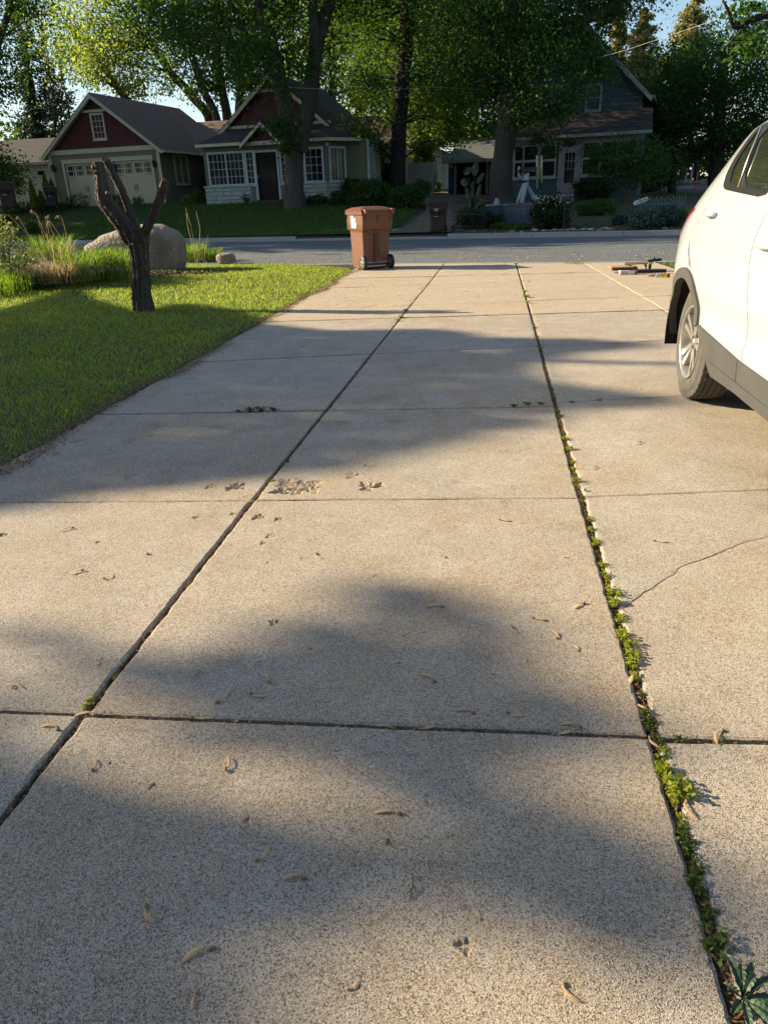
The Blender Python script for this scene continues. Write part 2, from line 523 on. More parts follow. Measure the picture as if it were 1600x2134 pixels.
PITS = [(618, 1012, 0.10, 0.014), (585, 1022, 0.045, 0.016), (650, 1018, 0.05, 0.013), (770, 1012, 0.055, 0.012), (790, 1010, 0.03, 0.010), (490, 1013, 0.045, 0.012), (505, 1008, 0.02, 0.010),
        (540, 1078, 0.030, 0.010), (580, 1082, 0.018, 0.009), (486, 1070, 0.014, 0.008), (565, 1117, 0.022, 0.005), (548, 1132, 0.012, 0.007), (570, 1297, 0.016, 0.010), (968, 1972, 0.016, 0.007),
        (6, 1115, 0.02, 0.01), (712, 880, 0.05, 0.008), (735, 990, 0.04, 0.006), (822, 878, 0.05, 0.006), (450, 890, 0.05, 0.006), (1250, 1168, 0.015, 0.008), (811, 1757, 0.008, 0.007),
        (515, 1710, 0.008, 0.006), (320, 1640, 0.010, 0.006), (440, 1012, 0.03, 0.006), (272, 990, 0.04, 0.006), (222, 1380, 0.03, 0.003), (1100, 585, 0.10, 0.01), (408, 1078, 0.015, 0.006), (205, 1130, 0.012, 0.006)]
PITS = [(gp(a, b)[0], gp(a, b)[1], r, d) for a, b, r, d in PITS]
PITS += [(float(RNG.uniform(-2.8, 2.2)), float(RNG.uniform(0.5, 6)), float(RNG.uniform(0.003, 0.007)), 0.004) for _ in range(70)]

def wob(t, seed, amp):
    return amp * (math.sin(t * 13 + seed) + 0.7 * math.sin(t * 37 + seed * 2.3) + 0.5 * math.sin(t * 91 + seed * 1.7)) / 2.2

drv = thing('driveway', None, None); tag(drv, kind='structure')

def make_slab(outer, z0, step, mat_, tilt=(0, 0), crk=None):
    O = np.array(outer)
    c = O.mean(0)
    # inset ring = worn rounded arris
    n = len(O)
    nrm = np.roll(O, -1, 0) - np.roll(O, 1, 0)
    nrm = np.column_stack([-nrm[:, 1], nrm[:, 0]]); nrm /= (np.linalg.norm(nrm, axis=1)[:, None] + 1e-9)
    area = 0.5 * np.sum(O[:, 0] * np.roll(O[:, 1], -1) - np.roll(O[:, 0], -1) * O[:, 1])
    if area < 0: nrm = -nrm
    wid = 0.006 + 0.004 * RNG.random((n, 1))
    if crk is not None: wid = np.where((seg_dist(O, crk, False) < 0.012)[:, None], 0.0015, wid)
    ins = O + nrm * wid
    x0, y0 = O.min(0); x1, y1 = O.max(0)
    gx, gy = np.meshgrid(np.arange(x0 + step / 2, x1, step), np.arange(y0 + step / 2, y1, step))
    g = np.stack([gx.ravel(), gy.ravel()], 1) + RNG.uniform(-0.3, 0.3, (gx.size, 2)) * step
    for (px_, py_, r, d) in PITS:
        if x0 - r < px_ < x1 + r and y0 - r < py_ < y1 + r:
            st = max(0.003, r / 18)
            m_ = int(r * 1.5 / st)
            hx, hy = np.meshgrid(np.arange(-m_, m_ + 1) * st, np.arange(-m_, m_ + 1) * st)
            g = np.vstack([g, np.stack([hx.ravel() + px_, hy.ravel() + py_], 1) + RNG.uniform(-0.35, 0.35, (hx.size, 2)) * st])
    g = g[pip(g[:, 0], g[:, 1], [tuple(p) for p in ins])]
    if len(g): g = g[seg_dist(g, ins) > 0.005]
    allp = np.vstack([ins, g]) if len(g) else ins
    V, F = cdt([tuple(p) for p in O], [tuple(p) for p in allp])
    dd = seg_dist(V, O)
    z = z0 + (V[:, 0] - c[0]) * tilt[0] + (V[:, 1] - c[1]) * tilt[1]
    z = z - np.where(seg_dist(V, crk, False) < .012, 0.002, 0.005) * np.clip(1 - dd / 0.008, 0, 1) if crk is not None else z - 0.005 * np.clip(1 - dd / 0.008, 0, 1)
    z = z + 0.0012 * np.sin(V[:, 0] * 9 + z0 * 900) * np.sin(V[:, 1] * 8)
    pit = np.zeros(len(V))
    for (px_, py_, r, d) in PITS:
        dx = V[:, 0] - px_; dy = V[:, 1] - py_
        rr = np.sqrt(dx * dx + dy * dy); an = np.arctan2(dy, dx)
        R = 1.1 * r * (1 + 0.28 * np.sin(an * 3 + px_ * 50) + 0.18 * np.sin(an * 7 + py_ * 30))
        k = np.clip((R - rr) / (0.35 * r), 0, 1)
        rough = (np.sin(V[:, 0] * 190 + 3 * np.sin(V[:, 1] * 110)) + np.sin(V[:, 1] * 230 + 2 * np.sin(V[:, 0] * 90)) + .5 * RNG.normal(0, 1, len(V))) * .8
        z -= k * d * (0.7 + 0.18 * rough)
        pit = np.maximum(pit, np.clip((R * 1.25 - rr) / (0.4 * r), 0, 1))
    # skirt
    nV = len(V)
    idx = []
    for p in O:
        idx.append(int(np.argmin(np.abs(V[:, 0] - p[0]) + np.abs(V[:, 1] - p[1]))))
    low = np.column_stack([V[idx], np.full(len(idx), -0.1)])
    V3 = np.vstack([np.column_stack([V, z]), low])
    F = [tuple(t) for t in F]
    for k in range(len(idx)):
        a, b = idx[k], idx[(k + 1) % len(idx)]
        if area > 0: F.append((a, nV + k, nV + (k + 1) % len(idx), b))
        else: F.append((b, nV + (k + 1) % len(idx), nV + k, a))
    att = np.concatenate([pit, np.zeros(len(idx))])
    me = mesh_from('concrete_slab', V3, F, mat_, False, {'pit': att})
    return link('concrete_slab', me, drv)

def chain(fn, t0, t1, st):
    n = max(2, int(abs(t1 - t0) / st))
    return [fn(t0 + (t1 - t0) * k / n) for k in range(n)]

crack_px = [(1300, 1266), (1318, 1252), (1340, 1236), (1362, 1224), (1378, 1212), (1390, 1203), (1402, 1198), (1412, 1186), (1430, 1176), (1450, 1170), (1480, 1160), (1510, 1148), (1535, 1136), (1560, 1128), (1600, 1118), (1680, 1090)]
crack = [tuple(gp(*p)[:2]) for p in crack_px]
for r in range(len(ROWS) - 1):
    for c in range(4):
        def row(k, x):
            if c >= 2 and k in ROWS_R: return ROWS_R[k](x)
            return ROWS[k](x)
        ymid = (row(r, 0) + row(r + 1, 0)) / 2
        if ymid < 0 and c == 0: pass
        near = ymid < 6.2
        st = 0.022 if ymid < 4.5 else (0.045 if ymid < 8 else 0.3)
        step = 0.035 if ymid < 2.6 else (0.045 if ymid < 4.5 else (0.09 if ymid < 9 else 0.5))
        sd = r * 7.3 + c * 3.1
        ga, gb = GAPY[r], GAPY[r + 1]
        gl, gr = GAPX[c], GAPX[c + 1]
        chipL = (0.013 if c == 2 else 0.008) if c in (1, 2) and near else 0.004     # the arris right of a long joint is the broken one
        chipR = 0.006 if near else 0.003
        xl = lambda y: xcol(c, y) + gl + abs(wob(y, sd, chipL)) + (wob(y * 0.3, sd, 0.02) if c == 0 else 0)
        xr = lambda y: xcol(c + 1, y) - gr - abs(wob(y, sd + 5, chipR))
        def corner(fx, k, dy):
            y = row(k, 0)
            for _ in range(4): y = row(k, fx(y)) + dy
            return fx(y), y
        x00, y00 = corner(xl, r, ga); x10, y10 = corner(xr, r, ga); x11, y11 = corner(xr, r + 1, -gb); x01, y01 = corner(xl, r + 1, -gb)
        wr = 0.003 if near else 0.0
        out = []
        out += chain(lambda x: (x, row(r, x) + ga + abs(wob(x, sd + 2, wr))), x00, x10, st)
        out += chain(lambda y: (xr(y), y), y10, y11, st)
        out += chain(lambda x: (x, row(r + 1, x) - gb - abs(wob(x, sd + 9, wr))), x11, x01, st)
        out += chain(lambda y: (xl(y), y), y01, y00, st)
        zz = -0.002 + 0.004 * math.sin(sd * 1.9)
        tl = (0.0012 * math.sin(sd * 3.7), 0.0012 * math.cos(sd * 2.9))
        m_ = M_conc if r < 6 else M_conc2
        if c == 2 and r == 2:
            # split by the crack into two pieces
            ylo = y00; yhi = y01
            cl = [p for p in crack if p[0] > xl(p[1]) + 0.01 and p[0] < x10 - 0.02]
            y_l = cl[0][1] + 0.005; y_r = cl[-1][1] + 0.02
            clp = [(xl(y_l), y_l)] + cl + [(xr(y_r), y_r)]
            fine = []
            for k in range(len(clp) - 1):
                a = np.array(clp[k]); b = np.array(clp[k + 1]); n = max(1, int(np.linalg.norm(b - a) / 0.02))
                for q in range(n): fine.append(tuple(a + (b - a) * q / n + RNG.normal(0, 0.0016, 2) * (1 if (k or q) else 0)))
            fine.append(clp[-1])
            def g_(k): return 0.0022 * (1 - 0.75 * k / len(fine))
            lowp = chain(lambda x: (x, row(r, x) + ga + abs(wob(x, sd + 2, wr))), x00, x10, st) + chain(lambda y: (xr(y), y), y10, y_r - 0.003, st) \
                + [(p[0], p[1] - g_(len(fine) - 1 - k)) for k, p in enumerate(fine[::-1])] + chain(lambda y: (xl(y), y), y_l - 0.02, y00, st)
            hip = [(p[0], p[1] + g_(k)) for k, p in enumerate(fine)] + chain(lambda y: (xr(y), y), y_r + 0.003, y11, st) \
                + chain(lambda x: (x, row(r + 1, x) - gb - abs(wob(x, sd + 9, wr))), x11, x01, st) + chain(lambda y: (xl(y), y), y01, y_l + 0.02, st)
            make_slab(lowp, zz, step, m_, tl, fine); make_slab(hip, zz + 0.001, step, m_, tl, fine)
        else:
            make_slab(out, zz, step, m_, tl)
# dirt bed in the joints
bed = [(xcol(0, 0) + 0.03, -1.9, -0.022), (xcol(4, 0), -1.9, -0.022), (xcol(4, 16) + 0.3, 16.1, -0.018), (xcol(0, 16) + 0.03, 17.0, -0.018)]
gx = np.arange(-2.84, 3.6, 0.04); gy = np.concatenate([np.arange(-1.9, 6, 0.03), np.arange(6, 16.6, 0.15)])
v, f = grid_mesh(gx, gy, lambda X, Y: -0.020 + 0.004 * np.sin(X * 70 + 3 * np.sin(Y * 9)) * np.sin(Y * 60) + 0.003 * np.sin(Y * 7.3))
tag(link('joint_dirt', mesh_from('joint_dirt', v, f, M_jointdirt), drv), kind='stuff')

# near lawn soil either side of the driveway
def lawn_edge(y): return -2.78 + 0.05 * math.sin(y * 2.1) + 0.03 * math.sin(y * 5.3) - 0.03
poly = [(lawn_edge(y), y) for y in np.arange(-4, 15.6, 0.3)]
poly += [(-3.2, 16.2), (-3.9, 16.9), (-4.6, near_edge(-4.6) - 0.05)] + [(x, near_edge(x) - 0.04) for x in np.arange(-5.5, -30, -1.0)] + [(-30, -4)]
def flat_patch(name, poly, mat_, step, dz=0.0):
    gx, gy = np.meshgrid(np.arange(-30, 30, step), np.arange(-4, 24, step))
    g = np.stack([gx.ravel(), gy.ravel()], 1)
    g = g[pip(g[:, 0], g[:, 1], poly)]; g = g[seg_dist(g, poly) > step * 0.3]
    V, F = cdt(poly, g)
    return tag(link(name, mesh_from(name, np.column_stack([V, terr(V[:, 0], np.minimum(V[:, 1], near_edge(V[:, 0]) - 0.03)) + dz]), F, mat_, True)), kind='structure')
lawn_poly = poly
flat_patch('lawn', poly, M_grassbase, 0.4, -0.012)
poly_r = [(3.75, -4), (3.75, 12.5), (3.45, 14.6), (3.38, 15.9), (3.9, near_edge(3.9) - 0.05), (14, near_edge(14) - 0.05), (14, -4)]
flat_patch('right_lawn', poly_r, M_grassbase, 0.5, -0.012)

# ------------------------------------------------------------------ grass blades
def blades(P, h, w, lean=0.35, curl=0.5, rng=RNG, dirbias=None):
    n = len(P)
    a = rng.uniform(0, 2 * PI, n); side = np.stack([np.cos(a), np.sin(a), np.zeros(n)], 1)
    b = rng.uniform(0, 2 * PI, n); ln = rng.uniform(0, 1, n) * lean
    ld = np.stack([np.cos(b) * ln, np.sin(b) * ln, np.zeros(n)], 1)
    if dirbias is not None: ld = ld + np.array(dirbias)
    h = h[:, None]; w = w[:, None]
    mid = P + ld * h * 0.4 + np.array([0, 0, 1.0]) * h * 0.55
    tip = P + ld * h * (1.0 + curl) + np.array([0, 0, 1.0]) * h * (1 - 0.25 * ln[:, None])
    v = np.stack([P - side * w / 2, P + side * w / 2, mid - side * w * 0.4, mid + side * w * 0.4, tip], 1).reshape(-1, 3)
    i = np.arange(n)[:, None] * 5
    f = np.concatenate([i + np.array([[0, 1, 3]]), i + np.array([[0, 3, 2]]), i + np.array([[2, 3, 4]])], 1).reshape(-1, 3)
    return v, f
M_blade = leaf_mat('grass_blade', (0.10, 0.175, 0.035), (0.18, 0.26, 0.055), (0.33, 0.36, 0.14), tr=0.5, rough=0.55, tcol=(2.2, 2.0, 0.8))
M_blade_far = leaf_mat('grass_blade_far', (0.045, 0.10, 0.02), (0.07, 0.15, 0.03), (0.12, 0.19, 0.04), tr=0.4)
def patchy(x, y):
    return 0.5 + 0.25 * np.sin(x * 2.3 + 1.3 * np.sin(y * 1.9)) + 0.25 * np.sin(y * 3.1 + 1.7 * np.sin(x * 1.3))
Ps = []; Hs = []; Ws = []
for (x0, x1, y0, y1, dens, hh, ww) in [(-6.2, -2.8, 1.5, 6.5, 4200, 0.036, 0.0045), (-9.5, -2.8, 6.5, 11, 2600, 0.040, 0.0062), (-17, -2.8, 11, 18.9, 1400, 0.045, 0.0095), (-28, -17, 11, 21, 250, 0.07, 0.02)]:
    n = int((x1 - x0) * (y1 - y0) * dens)
    x = RNG.uniform(x0, x1, n); y = RNG.uniform(y0, y1, n)
    ok = pip(x, y, lawn_poly) & (RNG.random(n) < 0.72 + 0.28 * patchy(x, y))
    # keep blades off the mulch bed round the boulder
    bed_ = ((x + 8.9) / 3.4) ** 2 + ((y - 15.3) / 1.0) ** 2
    ok &= (bed_ > 1) | (RNG.random(n) < 0.12)
    x = x[ok]; y = y[ok]
    edge = np.clip((-2.90 - x) / 0.2, 0.0, 1); kk = (edge > 0) | (RNG.random(len(x)) < .25); x = x[kk]; y = y[kk]; edge = edge[kk]
    Ps.append(np.stack([x, y, terr(x, y) - 0.014], 1)); Hs.append(hh * RNG.uniform(0.6, 1.35, len(x)) * (0.75 + 0.5 * patchy(x * 1.7, y * 1.4)) * (0.6 + 0.4 * edge)); Ws.append(np.full(len(x), ww) * RNG.uniform(0.7, 1.3, len(x)))
P = np.vstack(Ps); v, f = blades(P, np.concatenate(Hs), np.concatenate(Ws), lean=0.9)
tag(link('lawn_grass', mesh_from('lawn_grass', v, f, M_blade)), kind='stuff')
n = 9000
x = RNG.uniform(3.3, 9, n); y = RNG.uniform(11, 17, n); ok = pip(x, y, poly_r); x = x[ok]; y = y[ok]
v, f = blades(np.stack([x, y, np.full(len(x), -0.01)], 1), RNG.uniform(0.04, 0.09, len(x)), np.full(len(x), 0.012), lean=0.8)
tag(link('right_lawn_grass', mesh_from('right_lawn_grass', v, f, M_blade)), kind='stuff')
n = 95000
x = RNG.uniform(-27, -3, n); y = RNG.uniform(26, 41, n)
ok = pip(x, y, far_lawn_poly) & (RNG.random(n) < np.where(x < -20, 0.4, 1.0)); x = x[ok]; y = y[ok]
v, f = blades(np.stack([x, y, terr(x, y) + 0.02], 1), RNG.uniform(0.07, 0.16, len(x)), np.full(len(x), 0.022), lean=0.8)
tag(link('far_lawn_grass', mesh_from('far_lawn_grass', v, f, M_blade_far)), kind='stuff')
# weeds and grass creeping over the mulch and the dirt track on the far side
n = 14000
x = RNG.uniform(-4.5, 9, n); y = RNG.uniform(25, 40, n)
d_ = y - far_edge(x)
ok = (d_ > 0.6) & (RNG.random(n) < np.where((x > -3.4) & (x < -0.8), 0.12, np.where(np.sin(x * 2.3) * np.sin(y * 1.6) > 0.05, 0.8, 0.12)))
x = x[ok]; y = y[ok]
v, f = blades(np.stack([x, y, terr(x, y) + 0.02], 1), RNG.uniform(0.05, 0.2, len(x)), np.full(len(x), 0.022), lean=1.0)
tag(link('yard_weeds', mesh_from('yard_weeds', v, f, M_blade_far)), kind='stuff')

# dead clippings and soil along the lawn edge, joint litter, seed litter (all uncountable)
M_litter = leaf_mat('dry_litter', (0.10, 0.055, 0.03), (0.20, 0.12, 0.06), (0.40, 0.27, 0.14), tr=0.15, tcol=(1.2, 1.1, .8))
def flecks(x, y, z, size, rng=RNG):
    n = len(x); a = rng.uniform(0, 2 * PI, n); tl = rng.normal(0, .25, (n, 3)); L_ = (size * rng.uniform(.4, 1.4, n))[:, None]
    d = np.stack([np.cos(a), np.sin(a), tl[:, 0]], 1); s_ = np.stack([-np.sin(a), np.cos(a), tl[:, 1]], 1)
    P = np.stack([x, y, z], 1)
    v = np.stack([P - d * L_ * .5, P - s_ * L_ * .2, P + d * L_ * .5, P + s_ * L_ * .2], 1).reshape(-1, 3)
    return v, np.arange(n)[:, None] * 4 + np.arange(4)[None, :]
yy = RNG.uniform(1.5, 16, 16000); xx = np.array([lawn_edge(t) for t in yy]) + RNG.normal(-.05, .05, len(yy))
v, f = flecks(xx, yy, np.full(len(yy), 0.0) + RNG.uniform(-.008, .012, len(yy)), .022)
tag(link('edge_litter', mesh_from('edge_litter', v, f, M_litter)), kind='stuff')
X_, Y_ = [], []
for k_ in (1, 2):
    yy = RNG.uniform(.4, 10, 5200); X_.append(np.array([xcol(k_, t) for t in yy]) + RNG.normal(0, .009, len(yy))); Y_.append(yy)
for k_ in (1, 2, 3, 4):
    xx = RNG.uniform(-2.8, 2.2, 1500); X_.append(xx); Y_.append(np.array([(ROWS_R[k_](t) if (k_ in ROWS_R and t > .47) else ROWS[k_](t)) for t in xx]) + RNG.normal(0, .006, len(xx)))
xx = np.concatenate(X_); yy = np.concatenate(Y_)
v, f = flecks(xx, yy, RNG.uniform(-.018, -.004, len(xx)), .014)
tag(link('joint_litter', mesh_from('joint_litter', v, f, M_litter)), kind='stuff')
M_seedlit = leaf_mat('seed_litter', (0.30, 0.22, 0.07), (0.48, 0.36, 0.12), (0.60, 0.50, 0.25), tr=0.2, tcol=(1.3, 1.2, .8))
xx = RNG.uniform(-3.0, 1.9, 3800); yy = RNG.uniform(8.5, 17.2, 3800)
kp = RNG.random(3800) < np.where(xx < -1.4, np.exp(-((yy - 13) / 3.2) ** 2), .16); xx, yy = xx[kp], yy[kp]
v, f = flecks(xx, yy, np.full(len(xx), .004), .030); tag(link('seed_litter', mesh_from('seed_litter', v, f, M_seedlit)), kind='stuff')
xx = RNG.uniform(-14, 7, 1300); yy = near_edge(xx) + .1 + np.abs(RNG.normal(0, 2.2, 1300))
v, f = flecks(xx, yy, np.full(len(xx), .035), .06); tag(link('road_litter', mesh_from('road_litter', v, f, M_seedlit)), kind='stuff')
# fine grit and crumbs lying on the slabs
xx = RNG.uniform(-2.8, 2.6, 1500); yy = .5 + 8 * RNG.random(1500) ** 1.5
v, f = flecks(xx, yy, np.full(len(xx), .004), .008); tag(link('grit', mesh_from('grit', v, f, M_litter)), kind='stuff')
# ------------------------------------------------------------------ white car
M_paint = mat('white_paint', (0.43, 0.46, 0.50), 0.32, coat=0.8, spec=0.5)
M_clad = mat('grey_cladding', (0.05, 0.05, 0.05), 0.6, var=(4, (0.075, 0.073, 0.068), 1.0), bump=(300, 0.25, 0.001))
M_trimblk = mat('black_trim', (0.018, 0.018, 0.018), 0.35)
M_carglass = mat('car_glass', (0.02, 0.024, 0.02), 0.02, spec=1.0, coat=1.0)
M_tyre = mat('tyre_rubber', (0.05, 0.048, 0.045), 0.85, var=(9, (0.095, 0.088, 0.075), 1.2), bump=(90, 0.3, 0.002))
M_alloy = mat('alloy', (0.62, 0.61, 0.58), 0.3, metal=0.75, var=(12, (0.45, 0.42, 0.37), 0.9))
M_dark = mat('underbody_black', (0.008, 0.008, 0.008), 0.9)
M_red = mat('tail_red', (0.28, 0.01, 0.012), 0.12, spec=0.8)
CARX, CXC = 1.35, 2.30
_zi = [.15, .35, .55, .8, 1.0, 1.15, 1.3, 1.4, 1.55, 1.7, 1.8]; _ii = [.06, .03, .01, 0, 0, .012, .035, .06, .11, .17, .26]
_oz = [.3, .62, .9, 1.08, 1.2, 1.27, 1.4, 1.55, 1.65, 1.72, 1.8]; _oy = [6.40, 6.47, 6.46, 6.40, 6.30, 6.20, 6.0, 5.80, 5.70, 5.60, 5.3]
def car_x(y, z):
    y = np.asarray(y, float); z = np.asarray(z, float)
    ins = np.interp(z, _zi, _ii)
    yo = np.interp(z, _oz, _oy)
    d = np.clip(y - (yo - 0.72), 0, 2)
    ins = ins + 0.31 * d ** 2 + 3.0 * np.clip(d - 0.4, 0, 1) ** 3
    f = np.clip(2.75 - y, 0, 2)
    ins = ins + 0.35 * f ** 2.2
    # door panel modelling: slight waist and a swage line low on the doors
    ins = ins + 0.012 * np.exp(-((z - 0.66) / 0.07) ** 2) - 0.006 * np.exp(-((z - 1.06) / 0.05) ** 2)
    return CARX + ins
car_o = thing('parked_car', 'white compact SUV parked on the right of the driveway, rear end towards the street', 'car', (2.3, 4.1, 0))
car_off = np.array([2.3, 4.1, 0.0])
car_off_v = tuple(car_off)

def arc(cy, cz, r, a0, a1, n):
    return [(cy + r * math.cos(rad(a0 + (a1 - a0) * k / n)), cz + r * math.sin(rad(a0 + (a1 - a0) * k / n))) for k in range(n + 1)]

def panel(name, outer, m_, holes=(), off=0.0, step=0.05, parent=None, side=0, ret=0.035, smooth_=True):
    P = np.array(outer)
    x0, y0 = P.min(0); x1, y1 = P.max(0)
    gx, gy = np.meshgrid(np.arange(x0, x1, step), np.arange(y0, y1, step))
    gx[::2] += step / 2
    g = np.stack([gx.ravel(), gy.ravel()], 1)
    g = g[pip(g[:, 0], g[:, 1], outer)]
    for h in holes: g = g[~pip(g[:, 0], g[:, 1], h)]
    if len(g): g = g[seg_dist(g, outer) > step * 0.35]
    for h in holes:
        if len(g): g = g[seg_dist(g, h) > step * 0.35]
    V, F = cdt(outer, g, holes)
    # a panel edge rolls inward over 4 mm before the return
    x = car_x(V[:, 0], V[:, 1]) - off
    loops = [outer] + list(holes)
    v = np.column_stack([x, V[:, 0], V[:, 1]]); F = [tuple(t) for t in F]
    n0 = len(v); extra = []
    for lp in loops:
        idx = [int(np.argmin(np.abs(V[:, 0] - p[0]) + np.abs(V[:, 1] - p[1]))) for p in lp]
        b = n0 + len(extra)
        rr_ = 0.001 if (name == 'body_side' and lp is outer) else ret
        for k in idx: extra.append((v[k][0] + rr_, v[k][1], v[k][2]))
        for k in range(len(idx)):
            F.append((idx[k], idx[(k + 1) % len(idx)], b + (k + 1) % len(idx), b + k))
    v = np.vstack([v, np.array(extra)])
    if side: v[:, 0] = 2 * CXC - v[:, 0]
    me = mesh_from(name, v - car_off, F, m_, smooth_)
    import bmesh
    bm = bmesh.new(); bm.from_mesh(me); bmesh.ops.recalc_face_normals(bm, faces=bm.faces)
    for e in bm.edges:
        if len(e.link_faces) == 2 and e.calc_face_angle(0) > 0.6: e.smooth = False
    bm.to_mesh(me); bm.free()
    return link(name, me, parent or car_o)

def dense(poly, st=0.05):
    out = []
    for k in range(len(poly)):
        a = np.array(poly[k]); b = np.array(poly[(k + 1) % len(poly)]); n = max(1, int(np.linalg.norm(b - a) / st))
        for q in range(n): out.append(tuple(a + (b - a) * q / n))
    return out
def round_poly(poly, it=2):
    for _ in range(it):
        out = []
        for k in range(len(poly)):
            a = np.array(poly[k]); b = np.array(poly[(k + 1) % len(poly)])
            out += [tuple(a * .8 + b * .2), tuple(a * .2 + b * .8)]
        poly = out
    return poly
def offset_poly(poly, d):
    P = np.array(poly); e = np.roll(P, -1, 0) - np.roll(P, 1, 0)
    n = np.column_stack([e[:, 1], -e[:, 0]]); n /= (np.linalg.norm(n, axis=1)[:, None] + 1e-9)
    area = 0.5 * np.sum(P[:, 0] * np.roll(P[:, 1], -1) - np.roll(P[:, 0], -1) * P[:, 1])
    if area < 0: n = -n
    return [tuple(p) for p in P + n * d]

AX_R, AX_F, AZ, TR = 5.57, 2.85, 0.372, 0.396
top_chain = [(6.40, .36), (6.46, .62), (6.455, .9), (6.40, 1.08), (6.30, 1.2), (6.20, 1.27), (6.0, 1.4), (5.80, 1.56), (5.72, 1.66), (5.55, 1.725), (5.3, 1.765), (4.9, 1.785), (4.3, 1.795), (3.9, 1.78), (3.55, 1.73), (3.1, 1.5), (2.7, 1.2), (2.3, 1.13), (2.0, 1.03), (1.86, .88), (1.80, .6), (1.84, .32)]
bottom = [(2.2, .26)] + arc(AX_F, AZ, .45, 195, -12, 22)[0:] + [(3.4, .31), (4.0, .31), (4.70, .30), (4.86, .38), (4.98, .46), (5.05, .535)] + arc(AX_R, AZ, .45, 152, -8, 20) + [(6.2, .33)]
outline = top_chain + bottom
outline = dense(outline, 0.06)
rear_door = [(4.215, 1.35), (4.21, 1.28), (4.255, 1.215), (4.28, 1.14), (4.262, 1.0), (4.235, .9), (4.165, .72), (4.19, .52), (4.19, .40), (4.87, .40), (4.98, .475), (5.04, .54)] + arc(AX_R, AZ, .52, 156, 105, 9) + [(5.52, .90), (5.585, 1.0), (5.585, 1.073), (5.555, 1.15), (5.477, 1.205), (5.37, 1.28), (5.30, 1.38), (5.27, 1.5), (5.22, 1.62), (5.12, 1.715), (4.95, 1.745), (4.24, 1.755)]
front_door = [(4.233, 1.755), (4.207, 1.35), (4.202, 1.28), (4.247, 1.215), (4.272, 1.14), (4.254, 1.0), (4.227, .9), (4.157, .72), (4.182, .52), (4.182, .40), (3.45, .40), (3.32, .55), (3.28, .8), (3.25, 1.05), (3.1, 1.22), (3.05, 1.28), (3.5, 1.62), (3.62, 1.70), (3.9, 1.745)]
union = rear_door[9:] + [(4.236, 1.757)] + front_door[:9:-1]
union = dense(union, 0.05)
rear_door = dense(rear_door, 0.05); front_door = dense(front_door, 0.05)
win = round_poly([(5.15, 1.378), (5.215, 1.46), (5.205, 1.56), (5.15, 1.65), (5.07, 1.71), (4.9, 1.73), (4.25, 1.735), (4.222, 1.325), (4.9, 1.362)], 2)
fwin = round_poly([(4.14, 1.318), (4.16, 1.73), (3.9, 1.725), (3.6, 1.66), (3.2, 1.33)], 2)
glass_main = round_poly([(4.80, 1.388), (4.935, 1.70), (4.27, 1.71), (4.245, 1.35)], 1)
glass_q = round_poly([(5.06, 1.41), (5.12, 1.49), (5.10, 1.58), (5.03, 1.67), (4.975, 1.69), (4.85, 1.392)], 1)
fglass = round_poly([(4.11, 1.345), (4.12, 1.70), (3.9, 1.70), (3.63, 1.64), (3.28, 1.36)], 1)
